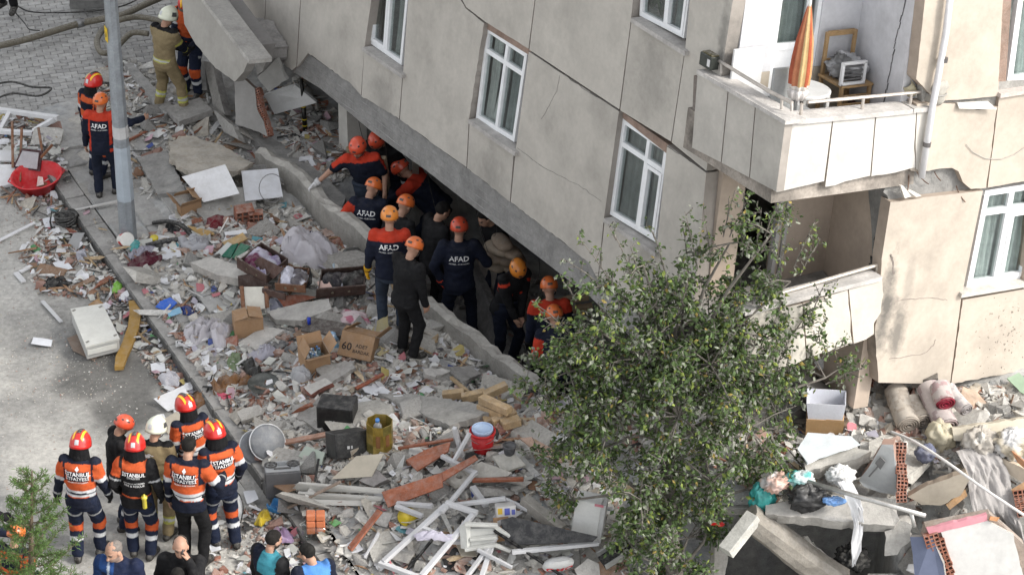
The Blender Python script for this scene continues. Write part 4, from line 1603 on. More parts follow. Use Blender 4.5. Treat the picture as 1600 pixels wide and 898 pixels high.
def helmet(parent,hc,HR,kind):
 """a shell with its rim, comb, stripes and strap, on the head frame HR (columns right, forward, up)"""
 M=np.eye(4)
 M[:3,:3]=HR
 M[:3,3]=hc
 xf=lambda p:np.asarray(p,float)@HR.T+hc
 fire=kind in('fire','white')
 colr={'fire':V(.56,.018,.014),'white':V(.66,.68,.55),'rescue':V(.70,.155,.03),'rescuered':V(.62,.075,.03),'yellow':V(.72,.24,.03)}[kind]
 rx,ry,rz=(.128,.152,.145)if fire else(.113,.138,.122)
 n,m=28,10
 def shell(th,ph,k=1.0,ext=0.0):
  """th around (0 = forward), ph 0 crown .. 1 rim"""
  low=.16+(.30 if fire else .16)*(.5-.5*math.cos(th))
  a=ph*(math.pi/2+low)
  r=math.sin(min(a,math.pi/2+.05))+(.05*max(0,ph-.88)/.12 if fire else 0)
  x,y,z=rx*r*math.sin(th),ry*r*math.cos(th),rz*math.cos(a)
  comb=0
  if fire:
   comb=.016*math.exp(-(x/.03)**2)*max(0,math.cos(a*.8))
  q=V(x,y,z)
  return q*k+V(0,0,comb+.035)
 b=MB()
 vs,f=[],[]
 for i in range(m+1):
  for k in range(n):
   vs.append(xf(shell(2*math.pi*k/n,i/m)))
 for i in range(m+1):
  for k in range(n):
   vs.append(xf(shell(2*math.pi*k/n,i/m,.94)))
 o2=(m+1)*n
 for i in range(m):
  for k in range(n):
   k2=(k+1)%n
   f.append([i*n+k,i*n+k2,(i+1)*n+k2,(i+1)*n+k])
   f.append([o2+i*n+k,o2+(i+1)*n+k,o2+(i+1)*n+k2,o2+i*n+k2])
 for k in range(n):
  k2=(k+1)%n
  f.append([m*n+k,m*n+k2,o2+m*n+k2,o2+m*n+k])
 b.add(vs,f,colr)
 h=b.build('helmet',M_GLOSS,parent,smooth=True)
 def patch(name,t0,t1,p0,p1,col,k=1.02,mt=None,na=8,npp=6,wob=None):
  b=MB()
  vs,f=[],[]
  for i in range(npp+1):
   for j in range(na+1):
    ph=p0+(p1-p0)*i/npp
    if callable(t0):
     u0,u1=t0(ph),t1(ph)
    else:
     u0,u1=t0,t1
    vs.append(xf(shell(u0+(u1-u0)*j/na,ph,k)))
  for i in range(npp):
   for j in range(na):
    q=i*(na+1)+j
    f.append([q,q+1,q+na+2,q+na+1])
  b.add(vs,f,col)
  return b.build(name,mt or M_GLOSS,h,smooth=True)
 if fire:
  if kind=='fire':
   for sg in(-1,1):
    pts_f=[(sg*(.30+.22*(1-ph/.78)),ph)for ph in np.linspace(.24,.74,7)]
    b=MB()
    vs,f=[],[]
    for y_ in np.linspace(-.84,.84,15):
     for x_ in(sg*.30,sg*.50):
      zz=math.sqrt(max(0,1-x_*x_-y_*y_*.98))
      vs.append(xf(V(rx*x_,ry*y_,rz*zz)*1.025+V(0,0,.035+.016*math.exp(-(rx*x_/.03)**2))))
    for q in range(14):
     f.append([2*q,2*q+1,2*q+3,2*q+2])
    b.add(vs,f,V(.85,.50,.03))
    b.build('stripe',M_BAND,h,smooth=True)
   b=MB()
   vs,f=[],[]
   for y_ in np.linspace(-.62,.80,13):
    for x_ in(-.20,-.07,.07,.20):
     zz=math.sqrt(max(0,1-x_*x_-y_*y_*.98))
     vs.append(xf(V(rx*x_,ry*y_,rz*zz)*1.03+V(0,0,.035+.017*math.exp(-(rx*x_/.03)**2))))
   for q in range(12):
    for s_ in range(3):
     f.append([4*q+s_,4*q+s_+1,4*q+s_+5,4*q+s_+4])
   b.add(vs,f,V(.03,.025,.025))
   b.build('comb',M_RUBBER,h,smooth=True)
  else:
   for sg in(-1,1):
    patch('side_vent',sg*1.1,sg*1.75,.50,.74,V(.05,.05,.05),1.015,M_RUBBER)
  patch('visor',-1.0,1.0,.80,.99,V(.10,.09,.08),1.035)
  patch('rear_badge',math.pi-.2,math.pi+.2,.62,.82,SILV,1.02,M_BAND)
 else:
  for sg in(-1,1):
   for(a0,a1,p0,p1)in((.55,.85,.42,.52),(1.35,1.70,.46,.56),(2.2,2.5,.44,.54)):
    patch('vent',sg*a0,sg*a1,p0,p1,V(.03,.02,.02),1.012,M_RUBBER,4,2)
  patch('label',math.pi-.28,math.pi+.28,.66,.80,V(.08,.06,.05),1.015,M_RUBBER,4,2)
  patch('rim',-math.pi,math.pi,.95,1.0,colr*.6,1.02,M_GLOSS,28,1)
  patch('headlamp_clip',-.2,.2,.72,.84,V(.05,.04,.04),1.03,M_RUBBER,4,2)
 b=MB()
 for sg in(-1,1):
  b.tube([xf((sg*rx*.88,.02,.0)),xf((sg*.075,.045,-.07)),xf((0,.075,-.128))],.006,V(.02,.02,.02),5)
 b.build('chin_strap',M_RUBBER,h)
 return h
def hand_field(P,W,dr,pn,th_side):
 """palm, four bent fingers and a thumb from the wrist W along dr; pn is the way the palm faces"""
 dr=unit(dr)
 pn=unit(pn-dr*(pn@dr))
 sd_=np.cross(dr,pn)
 R=np.stack([sd_,pn,dr],-1)
 F=ellip(P,W+dr*.055,(.042,.019,.056),R)
 F=smin(F,cap(P,W-dr*.01,W+dr*.03,.027,.030),.02)
 for i,(off,l)in enumerate(((-.030,.062),(-.010,.072),(.011,.068),(.031,.054))):
  k=W+dr*.092+sd_*off
  d1=unit(dr+pn*.35+sd_*off*2)
  m=k+d1*l*.55
  d2=unit(dr*.6+pn*.85)
  F=smin(F,np.minimum(cap(P,k-dr*.02,m,.0105,.0095),cap(P,m,m+d2*l*.5,.0095,.0078)),.006)
 tb_=W+dr*.030+sd_*th_side*.030
 tm=tb_+unit(dr*.75+sd_*th_side*.65+pn*.25)*.042
 F=smin(F,np.minimum(cap(P,tb_,tm,.0135,.0115),cap(P,tm,tm+unit(dr*.9+pn*.5)*.034,.0115,.009)),.008)
 return F
N_P=[0]
def person(label,foot=None,head_px=None,zb=None,yaw=0.0,stature=None,jacket='black',trousers='navy',hat='rescue',gloves=(None,None),hands=None,feet=None,lean=(4,0),twist=0,look=(0,12),crouch=0.0,text=None,hair=None,beard=None,short_sleeve=False,collar=None,bulk=1.10,elbow=None,curtain=False,darksleeve=False,palm=None,group=None,boots='boot',recede=False):
 """build one person; foot = pixel between the shoes, or head_px = pixel of the crown with zb = ground height there"""
 N_P[0]+=1
 yr=math.radians(yaw)
 RZ=rotz(yr)
 sc=1.0
 lf,ls=math.radians(lean[0]),math.radians(lean[1])
 J={'darksleeve':darksleeve}
 hipz=.93-crouch
 pel=V(0,-.02-.35*math.sin(lf)*(crouch>.05 or lean[0]>25),hipz)
 R0=rotz(math.radians(twist))
 fw0=R0@V(0,1,0)
 up=unit(V(0,0,1)*math.cos(lf)+fw0*math.sin(lf)+(R0@V(1,0,0))*math.sin(ls))
 rt_=unit(np.cross(fw0,up))
 fw=np.cross(up,rt_)
 J.update(pel=pel,rt=rt_,fw=fw)
 nb=pel+up*.54
 J['nb']=nb
 hy,hp=math.radians(look[0]),math.radians(look[1])
 hf0=rotz(hy)@unit(V(fw[0],fw[1],0)if abs(fw[2])<.95 else fw0)
 hu=unit(V(0,0,1)*math.cos(hp)+hf0*math.sin(hp))
 hr=unit(np.cross(hf0,hu))
 hf=np.cross(hu,hr)
 HR=np.stack([hr,hf,hu],-1)
 neck_top=nb+unit(up*.6+hu*.4)*.062
 hc=neck_top+hu*.098+hf*.022
 J['sh']={s:nb+up*-.045+rt_*s*(.178+.10*(bulk-1))for s in(-1,1)}
 J['hip']={s:pel+rt_*s*.09-V(0,0,.02)for s in(-1,1)}
 feet=feet or{-1:(-.11,.03),1:(.12,-.02)}
 J['an'],J['kn'],J['toe']={},{},{}
 for s in(-1,1):
  f3=feet[s]
  an=V(f3[0],f3[1],.085+(f3[2]if len(f3)>2 else 0))
  kn,an=ik(J['hip'][s],an,.43,.43,V(.25*s,1,0))
  J['an'][s],J['kn'][s]=an,kn
  J['toe'][s]=an+rotz(math.radians(-14*s))@V(0,.165,-.055)
 hands=hands or{}
 J['el'],J['wr']={},{}
 for s in(-1,1):
  tg=V(*hands.get(s,(s*.27,.06,.86-crouch*.8)))
  pole=V(*(elbow or{}).get(s,(.45*s,-1,-.25)))
  e,w_=ik(J['sh'][s],tg,.295,.265,pole)
  J['el'][s],J['wr'][s]=e,w_
 top=hc+hu*(.19 if hat else .115)
 if stature is None and foot is not None and head_px is not None:
  rl=T(*foot)
  q=1.0
  for _ in range(8):
   P=rl+(RZ@top)*q
   py=proj(P)[1]
   q*=1+(py-head_px[1])/185
  sc=float(np.clip(q,.86,1.10))
  org=T(*foot)
 elif foot is not None:
  sc=(stature or 1.76)/1.76
  org=T(*foot)
 else:
  sc=(stature or 1.76)/1.76
  org=G(head_px[0],head_px[1],zb+top[2]*sc)
  o2=RZ@(top*sc)
  org=V(org[0]-o2[0],org[1]-o2[1],zb)
# ---- nude body
 shp=bulk
 def body(P):
  F=etube(P,pel,nb,rt_,fw,[-.05,.2,.62,.86,1.0],V(.125,.115,.145,.14,.055)*shp,V(.10,.09,.105,.085,.055)*shp)
  F=smin(F,cap(P,nb-up*.03,neck_top,.056,.052),.03)
  for s in(-1,1):
   F=smin(F,cap(P,J['sh'][s],J['el'][s],.050,.040),.04)
   F=smin(F,cap(P,J['el'][s],J['wr'][s],.041,.027),.02)
   F=smin(F,cap(P,J['hip'][s],J['kn'][s],.085,.055),.03)
   F=smin(F,cap(P,J['kn'][s],J['an'][s],.054,.038),.02)
   F=smin(F,cap(P,J['an'][s],J['toe'][s],.036,.030),.02)
  d=hc
  H=ellip(P,d+hu*.025-hf*.012,(.077,.097,.092),HR)
  H=smin(H,ellip(P,d-hu*.045+hf*.030,(.058,.066,.075),HR),.03)
  H=smin(H,cap(P,d+hf*.092+hu*.0,d+hf*.108-hu*.035,.010,.016),.012)
  H=smin(H,ellip(P,d+hf*.078+hu*.022,(.058,.018,.012),HR),.012)
  H=smin(H,ellip(P,d+hf*.080-hu*.068,(.026,.014,.012),HR),.010)
  for s in(-1,1):
   H=smin(H,ellip(P,d+hr*s*.079-hf*.005-hu*.01,(.010,.024,.034),HR),.008)
  return smin(F,H,.025)
 allp=np.array([pel,nb,hc]+list(J['sh'].values())+list(J['el'].values())+list(J['wr'].values())+list(J['kn'].values())+list(J['an'].values())+list(J['toe'].values()))
 lo,hi=allp.min(0)-.14,allp.max(0)+.15
 lo[2]=-.02
 bare=hat is None
 st=.013
 hz0=hc[2]-.17
 zs=np.concatenate([np.arange(lo[2],hz0,.02),np.arange(hz0,hi[2],.010 if not bare else .008)])
 v,f=field_mesh(body,lo,hi,.0125 if not bare else .010,zs)
 col=np.tile(SKIN_C,(len(v),1))*(1+.12*(fbm(v[:,0]*30,v[:,1]*30,v[:,2]*30,5,2)[:,None]-.5))
 L_=(v-hc)@HR
 for s in(-1,1):
  e=((L_[:,0]-s*.031)/.016)**2+((L_[:,2]-.002)/.008)**2
  col[(e<1)&(L_[:,1]>.06)]=V(.06,.045,.04)
  e=((L_[:,0]-s*.032)/.024)**2+((L_[:,2]-.024)/.007)**2
  col[(e<1)&(L_[:,1]>.05)]=V(.05,.035,.03)
 e=(L_[:,0]/.026)**2+((L_[:,2]+.068)/.009)**2
 col[(e<1)&(L_[:,1]>.06)]=V(.27,.10,.085)
 if beard is not None:
  m=(L_[:,2]<-.035)&(L_[:,2]>-.15)&(np.linalg.norm(L_,axis=1)<.15)&(L_[:,1]>-.01)&~((e<1.3)&(L_[:,1]>.06))
  col[m]=np.asarray(beard)
 V_,F_,C_=[v],[f],[col]
 nv=len(v)
 gl_parts=[]
 for i,s in enumerate((-1,1)):
  W=J['wr'][s]
  dr=unit(W-J['el'][s])
  pn=V(*(palm or{}).get(s,tuple(-rt_*s+fw*.3)))
  hv,hfq=field_mesh(lambda P:hand_field(P,W,dr,pn,1.0 if np.cross(dr,unit(pn-dr*(pn@dr)))@fw>0 else-1.0)-(.004 if gloves[i]else 0),W+dr*.08-.13,W+dr*.08+.13,.0062)
  if gloves[i]:
   gl_parts.append((s,hv,hfq,GLOVE[gloves[i]]))
  V_.append(hv)
  F_.append(hfq+nv)
  C_.append(np.tile(SKIN_C*1.02,(len(hv),1)))
  if gloves[i]:
   V_.pop(),F_.pop(),C_.pop()
  else:
   nv+=len(hv)
 me=new_mesh('person',np.vstack(V_),np.vstack(F_),np.vstack(C_),True,[M_SKIN],True)
 p=link('person',me,label=label,cat='person',group=group)
 p.location=[float(t)for t in org]
 p.rotation_euler=(0,0,yr)
 p.scale=(sc,sc,sc)
 ORG[p.name]=V(0,0,0)
 LAND.append((org,label))
 seed=N_P[0]*13
 def wr(P,a,fx=11,fz=17):
  return a*(fbm(P[...,0]*fx+seed,P[...,1]*fx,P[...,2]*fz,seed%97,2)-.5)*2
# ---- upper garment
 def jk(P):
  F=etube(P,pel,nb,rt_,fw,[-.16,0,.2,.45,.70,.86,.95,1.03],V(.176,.172,.160,.170,.188,.182,.140,.078)*shp,V(.135,.132,.122,.128,.134,.115,.082,.066)*shp)
  for s in(-1,1):
   S,E,W=J['sh'][s],J['el'][s],J['wr'][s]
   F=smin(F,cap(P,S,E,.078,.064),.045)
   if short_sleeve:
    pass
   else:
    F=smin(F,cap(P,E,W-(W-E)*.02,.059,.046),.02)
  if short_sleeve:
   F=etube(P,pel,nb,rt_,fw,[-.16,0,.2,.45,.70,.86,.95,1.03],V(.176,.172,.160,.170,.188,.182,.140,.078)*shp,V(.135,.132,.122,.128,.134,.115,.082,.066)*shp)
   for s in(-1,1):
    S,E=J['sh'][s],J['el'][s]
    F=smin(F,cap(P,S,S+(E-S)*.80,.074,.066),.045)
  return F+wr(P,.012)+.010*(np.abs(2*vnoise(P[...,0]*9+seed,P[...,1]*9,P[...,2]*19,seed+3)-1)-.5)
 pts=np.array([pel,nb]+list(J['sh'].values())+list(J['el'].values())+list(J['wr'].values()))
 v,f=field_mesh(jk,pts.min(0)-.17,pts.max(0)+.12,.0145)
 jo=link('jacket',new_mesh('jacket',v,f,jacket_cols(jacket,v,J),True,[M_CLOTH],True),p)
 jb=BVHTree.FromPolygons([Vector(t)for t in v],[list(map(int,q))for q in f])
# ---- trousers
 bag=1.12 if trousers in('fire','tan')else 1.0
 def tr(P):
  F=etube(P,pel-V(0,0,.14),pel+V(0,0,.12),rt_,fw,[0,.4,1],V(.15,.165,.16)*shp,V(.115,.125,.118)*shp)
  for s in(-1,1):
   H,K,A=J['hip'][s],J['kn'][s],J['an'][s]
   l_=smin(cap(P,H,K,.098*bag,.074*bag),cap(P,K,A+(K-A)*.08,.074*bag,.064*bag),.02)
   F=smin(F,l_,.022)
  return F+wr(P,.011,9,15)+.012*(np.abs(2*vnoise(P[...,0]*8+seed,P[...,1]*8,P[...,2]*15,seed+5)-1)-.5)
 pts=np.array([pel]+list(J['hip'].values())+list(J['kn'].values())+list(J['an'].values()))
 v,f=field_mesh(tr,pts.min(0)-.14,pts.max(0)+.16,.0145)
 link('trousers',new_mesh('trousers',v,f,leg_cols(trousers,v,J),True,[M_CLOTH],True),p)
# ---- boots
 for s in(-1,1):
  A,Tq=J['an'][s],J['toe'][s]
  dr=unit(Tq-A)
  he=A+V(0,0,-.035)-V(dr[0],dr[1],0)*.05
  base=A[2]-.085
  def bt(P):
   F=smin(cap(P,A+(J['kn'][s]-A)*.30,A,.058,.052),cap(P,he,Tq+V(0,0,.005),.050,.044),.03)
   F=smin(F,cap(P,A,Tq,.045,.04),.02)
   return np.maximum(F,base+.004-P[...,2])
  q=np.array([A,Tq,he,A+(J['kn'][s]-A)*.30])
  v,f=field_mesh(bt,q.min(0)-.08,q.max(0)+.08,.014)
  c=np.tile(BOOT if boots=='boot' else BOOT*.7,(len(v),1))
  c[v[:,2]<base+.03]=V(.035,.032,.028)
  link('boot',new_mesh('boot',v,f,c,True,[M_RUBBER],True),p)
 for(s,hv,hfq,gc)in gl_parts:
  go=link('glove',new_mesh('glove',hv,hfq,np.tile(gc,(len(hv),1)),True,[M_CLOTH],True),p)
  b=MB()
  W,E=J['wr'][s],J['el'][s]
  dr=unit(W-E)
  b.tube([W-dr*.05,W+dr*.012],[.056,.046],gc*.8,10)
  b.build('cuff',M_CLOTH,go,smooth=True)
# ---- head wear and hair
 if hat:
  helmet(p,hc+hu*.005,HR,hat)
 if curtain:
  b=MB()
  vs,f=[],[]
  n=18
  for i in range(6):
   for k in range(n+1):
    a=math.pi*.62+(2*math.pi-math.pi*1.24)*k/n
    rr=.118+.030*i/5
    q=hr*rr*math.sin(a)*1.0+hf*rr*1.12*math.cos(a)+(hu*.03-V(0,0,1)*.205*i/5)+(-hf*.01)
    vs.append(hc+q*(1+.05*math.sin(k*2.2)*i/5))
  for i in range(5):
   for k in range(n):
    q=i*(n+1)+k
    f.append([q,q+1,q+n+2,q+n+1])
  b.add(vs,f,BLACK*1.1)
  b.build('neck_curtain',M_CLOTH,p,smooth=True)
  b=MB()
  b.lathe([(.060,-.09),(.085,-.06),(.088,-.01),(.070,.04)],BLACK*1.1,16,np.vstack([np.hstack([np.stack([rt_,fw,up],-1),(nb+up*.04)[:,None]]),[0,0,0,1]]))
  b.build('scarf',M_CLOTH,p,smooth=True)
 if hair is not None:
  hcol=np.asarray(hair,float)
  bald=hcol.mean()>.12
  def hf_(P):
   F=ellip(P,hc+hu*(.030 if not bald else .024)-hf*.014,(.083,.103,.098)if not bald else(.0788,.0988,.0935),HR)
   Q=(P-hc)@HR
   line=np.where(Q[...,1]>.02,.052+(Q[...,1]-.02)*.55,-.055+(Q[...,1]+.1)*.35)
   cut=line-Q[...,2]+.012*(fbm(P[...,0]*45,P[...,1]*45,P[...,2]*45,8,2)-.5)
   if recede:
    cut=np.maximum(cut,np.maximum(Q[...,1]+.005,Q[...,2]-.072-.03*(Q[...,1]<-.04)))
   F=F+.006*(fbm(P[...,0]*40,P[...,1]*40,P[...,2]*40,3,2)-.5)
   return np.maximum(F,cut)
  v,f=field_mesh(hf_,hc-.14,hc+.15,.0085)
  link('hair',new_mesh('hair',v,f,np.tile(hcol,(len(v),1))*(.7+.6*fbm(v[:,0]*60,v[:,1]*60,v[:,2]*60,9,2)[:,None]),True,[M_CLOTH],True),p)
 if collar is not None:
  b=MB()
  MM=np.vstack([np.hstack([np.stack([rt_,fw,up],-1),(nb+up*.03)[:,None]]),[0,0,0,1]])
  b.lathe([(.088,-.05),(.078,.0),(.070,.035),(.064,.03)],np.asarray(collar),18,MM)
  b.build('collar',M_CLOTH,p,smooth=True)
# ---- print
 for(txt,tt,size,ccol,side_,xo)in text or[]:
  tv,tf=text_geo(txt,size)
  o_=pel+up*.54*tt
  sg=-1 if side_=='back' else 1
  vs=[]
  ok=True
  for(a,c)in tv:
   q=o_+rt_*((a+xo)*(1 if sg<0 else-1))+up*c+fw*sg*.5
   h=jb.ray_cast(Vector(q),Vector(-fw*sg))
   if h[0]is None:
    ok=False
    break
   vs.append(np.array(h[0])+fw*sg*.004)
  if ok:
   b=MB()
   b.add(vs,tf,ccol)
   b.build('lettering',M_PRINT,p)
 p['_sc']=sc
 return p,J,org,sc,RZ
def at_person(ret,q):
 p,J,org,sc,RZ=ret
 return org+RZ@(np.asarray(q,float)*sc)
WT=V(.78,.78,.78)
AFAD=[('AFAD',.68,.098,WT,'back',0),('ARAMA - KURTARMA',.555,.027,WT*.8,'back',0)]
ITF=[('İSTANBUL',.735,.066,WT,'back',0),('İTFAİYESİ',.625,.062,WT,'back',0),('ARAMA KURTARMA',.53,.028,WT*.9,'back',0),('♦',.85,.06,WT,'back',0)]
PP={}
# -- the knot of firefighters at the lower left
PP['a']=person('firefighter in red striped helmet and orange tunic, outermost of the huddle by the conifer',foot=(137,872),head_px=(147,671),yaw=-8,jacket='orange',trousers='fire',hat='fire',curtain=True,text=ITF,gloves=('black','black'),look=(-4,24),hands={-1:(-.33,.05,.86),1:(.30,.12,.9)},feet={-1:(-.10,-.06),1:(.14,.12)})
PP['b']=person('rescuer in plain red helmet and black clothes behind the huddle',foot=(193,822),head_px=(181,646),yaw=-70,jacket='black',trousers='fire',hat='rescuered',curtain=False,gloves=('black','black'),look=(0,30))
PP['c']=person('firefighter in red helmet with black FIRE & RESCUE vest and yellow torch at the back',foot=(222,870),head_px=(194,675),yaw=-6,jacket='vest',trousers='fire',hat='fire',curtain=True,gloves=('black','black'),look=(2,22),text=[('İSTANBUL',.745,.062,WT,'back',0),('İTFAİYESİ',.67,.036,WT*.8,'back',0),('ARAMA KURTARMA',.525,.030,WT*.8,'back',0),('FIRE & RESCUE',.455,.040,WT*.9,'back',0)],hands={-1:(-.26,.1,.95),1:(.29,.06,.92)})
PP['d']=person('firefighter in white helmet and tan coat within the huddle at lower left',foot=(250,838),head_px=(228,649),yaw=-12,jacket='tan',trousers='tan',hat='white',gloves=('black','black'),look=(-18,22),text=[('❁',.66,.20,WT*.8,'back',-.02)],hands={-1:(-.2,.26,1.05),1:(.24,.2,1.0)})
PP['e']=person('firefighter in red helmet with orange tunic, farthest of the huddle, beside the white board',foot=(306,800),head_px=(287,615),yaw=30,jacket='orange',trousers='fire',hat='fire',curtain=True,text=ITF[:2],gloves=('black','black'),look=(8,20))
PP['f']=person('bareheaded dark-haired firefighter in orange tunic with a red helmet in the left hand',foot=(303,882),head_px=(286,682),yaw=-14,jacket='orange',trousers='black',hat=None,hair=V(.012,.011,.010),text=ITF,gloves=(None,'black'),look=(-5,20),hands={-1:(-.27,.05,.84),1:(.32,.28,1.12)},bulk=1.13,boots='shoe')
PP['g']=person('firefighter in red helmet with orange tunic, turned sideways at the right of the huddle',foot=(351,853),head_px=(342,655),yaw=28,jacket='orange',trousers='fire',hat='fire',curtain=True,text=ITF[:2],gloves=('black','black'),look=(4,20),hands={-1:(-.18,.28,1.02),1:(.26,.08,.92)},feet={-1:(-.10,.05),1:(.12,-.08)},bulk=1.02)
PP['h']=person('rescuer at the left picture edge showing an orange sleeve above the conifer',foot=(-20,940),stature=1.76,yaw=-60,jacket='orange',trousers='fire',hat='fire',curtain=True,gloves=('black','black'),hands={-1:(-.12,.30,1.0),1:(.38,.30,1.06)})
PP['i']=person('rescuer with an orange helmet half hidden behind the conifer branches',foot=(36,1002),head_px=(28,821),yaw=-20,jacket='orange',trousers='fire',hat='rescue',gloves=('black','black'),look=(0,25))
# -- the five bareheaded people along the lower edge
PP['j']=person('grey-haired man in a navy jacket with a pale blue stripe at the lower edge',foot=(200,1046),head_px=(206,849),yaw=170,jacket='navyblue',trousers='jeans',hat=None,hair=V(.17,.15,.135),look=(-28,16),beard=V(.24,.17,.14))
PP['k']=person('balding man in black jacket holding a phone to his ear',foot=(296,1036),head_px=(298,842),yaw=172,jacket='black',trousers='black',hat=None,hair=V(.055,.045,.038),recede=True,look=(10,8),hands={-1:(-.115,.16,1.52),1:(.25,.12,.95)},elbow={-1:(-.6,.25,-1)},palm={-1:(1,-.1,0)})
PP['l']=person('bearded dark-haired man with turquoise and black top facing away from the phone caller',foot=(428,1022),head_px=(434,829),yaw=-42,jacket='turq',trousers='black',hat=None,hair=V(.014,.012,.011),beard=V(.03,.022,.018),look=(-10,18),bulk=1.14)
PP['m']=person('dark-haired man in a blue vest with bowed head at the lower edge',foot=(496,1040),head_px=(488,850),yaw=24,jacket='bluevest',trousers='black',hat=None,hair=V(.012,.011,.010),look=(34,24),bulk=1.13)
PP['n']=person('person of whom only the dark crown shows below the phone caller',foot=(289,1075),head_px=(289,887),yaw=0,jacket='black',trousers='black',hat=None,hair=V(.012,.011,.010),look=(0,10))
# -- upper left
PP['o']=person('firefighter in pale helmet and tan coat standing astride the broken step',foot=(264,178),head_px=(254,10),yaw=-38,jacket='tan',trousers='tan',hat='white',gloves=('black','tan'),look=(-18,24),darksleeve=True,hands={-1:(-.12,.30,1.0),1:(.12,.34,.98)},feet={-1:(-.22,.02),1:(.24,.10)},text=[('İTFAİYE',.62,.0,WT,'back',0)][:0])
PP['p']=person('firefighter in red helmet and plain orange vest facing the tan coat',foot=(303,148),head_px=(292,-4),yaw=150,jacket='orangeplain',trousers='fire',hat='fire',gloves=('black','black'),look=(24,28),hands={-1:(-.20,.28,.98),1:(.16,.30,1.0)})
PP['q']=person('rescuer in red helmet partly hidden by the galvanised post',foot=(152,276),head_px=(168,113),yaw=-40,jacket='orange',trousers='fire',hat='fire',curtain=True,gloves=('black','black'),look=(0,15))
PP['r']=person('AFAD rescuer with red yoke stretching one arm out past the galvanised post',foot=(166,306),head_px=(170,142),yaw=-6,jacket='afadside',trousers='navy',hat='rescue',text=AFAD,look=(-14,8),gloves=(None,None),hands={-1:(-.28,.06,.86),1:(.62,.20,1.30)},feet={-1:(-.10,-.04),1:(.14,.10)})
PP['s']=person('bystander cut off by the top edge, dark trousers and shoes only',foot=(14,14),stature=1.76,yaw=160,jacket='black',trousers='black',hat=None,hair=V(.012,.011,.010))
# -- in the trench under the beam
ZP=-.72
PP['t']=person('bare-armed AFAD rescuer reaching a white glove to the wall edge',head_px=(556,216),zb=-.45,yaw=168,jacket='polo',trousers='jeans',hat='rescuered',short_sleeve=True,gloves=(None,'white'),look=(-6,20),lean=(10,10),hands={1:(.68,.12,1.00),-1:(-.24,.14,.95)},collar=REDOR,stature=1.80)
PP['u']=person('rescuer in dark red helmet with white lettering stooping by the white column',head_px=(583,209),zb=-.5,yaw=150,jacket='black',trousers='navy',hat='rescuered',look=(0,35),lean=(22,0),gloves=('white','black'))
PP['v']=person('rescuer bent low with red shoulders and small orange helmet near the timber prop',head_px=(613,249),zb=ZP,yaw=75,jacket='afadred',trousers='navy',hat='rescuered',lean=(48,0),look=(0,45),crouch=.05,gloves=('black','black'),hands={-1:(.0,.55,.75),1:(.2,.5,.7)})
PP['w']=person('stooping AFAD rescuer with one red sleeve, his back lettered, nearest the wall',head_px=(590,274),zb=ZP,yaw=-8,jacket='afadsleeve',trousers='navy',hat='rescue',text=AFAD,lean=(20,2),look=(-25,40),gloves=('red','black'),hands={-1:(-.36,.2,1.05),1:(.24,.3,.85)},stature=1.72)
PP['x']=person('AFAD rescuer in yellow-orange helmet and red yoke, one yellow glove hanging',foot=(612,516),head_px=(611,318),yaw=-2,jacket='afadyoke',trousers='jeans',hat='yellow',text=AFAD,look=(-2,14),gloves=('yellow',None),hands={-1:(-.30,.05,.84),1:(.22,.25,.95)})
PP['y']=person('rescuer in orange helmet and black jacket behind the red-yoked one',head_px=(640,300),zb=ZP,yaw=-45,jacket='black',trousers='navy',hat='rescue',look=(10,35),lean=(14,0),gloves=('black','black'),text=[('AFAD',.72,.05,WT*.6,'back',.10)])
PP['z']=person('man in black clothes and orange helmet standing on the rubble before the wall',foot=(636,558),head_px=(652,366),yaw=-42,jacket='black',trousers='black',hat='rescue',look=(8,36),lean=(7,3),hands={-1:(-.16,.20,.90),1:(.25,.10,.86)},boots='shoe')
PP['aa']=person('hooded figure in a black coat with head bowed in the trench shade',head_px=(698,317),zb=ZP,yaw=-60,jacket='black',trousers='black',hat=None,hair=V(.010,.009,.009),look=(0,30),lean=(8,0),stature=1.80,bulk=1.16,gloves=('black','black'))
PP['ab']=person('AFAD rescuer in dark jacket with no yoke, red gloves at his hip',head_px=(718,335),zb=ZP,yaw=2,jacket='afadplain',trousers='navy',hat='rescuered',text=AFAD,look=(-8,14),gloves=('red','black'),hands={-1:(-.22,-.02,.92),1:(.36,.22,1.06)},elbow={-1:(-1,-.5,0)},stature=1.82,feet={-1:(-.16,-.05),1:(.16,.10)})
PP['ac']=person('figure in brown deep in the shade under the beam',head_px=(752,332),zb=ZP,yaw=120,jacket='black',trousers='navy',hat=None,hair=V(.012,.011,.010),look=(0,30),lean=(20,0))
PP['ad']=person('rescuer in yellow-orange helmet bending with clasped hands by the sacks',head_px=(812,411),zb=ZP,yaw=-140,jacket='blackred',trousers='navy',hat='yellow',look=(-25,35),lean=(16,-8),hands={-1:(-.02,.30,.82),1:(.06,.32,.80)},stature=1.72)
PP['ae']=person('rescuer with red shoulders and back of an orange helmet facing the beam',head_px=(857,427),zb=ZP,yaw=6,jacket='afadred',trousers='navy',hat='rescue',look=(0,30),lean=(12,0),gloves=('black','black'))
PP['af']=person('rescuer in bright orange helmet stooping at the edge of the tree leaves',head_px=(864,471),zb=ZP+.1,yaw=10,jacket='afadsleeve',trousers='navy',hat='rescue',look=(0,30),lean=(26,0),gloves=('black','black'),stature=1.72)
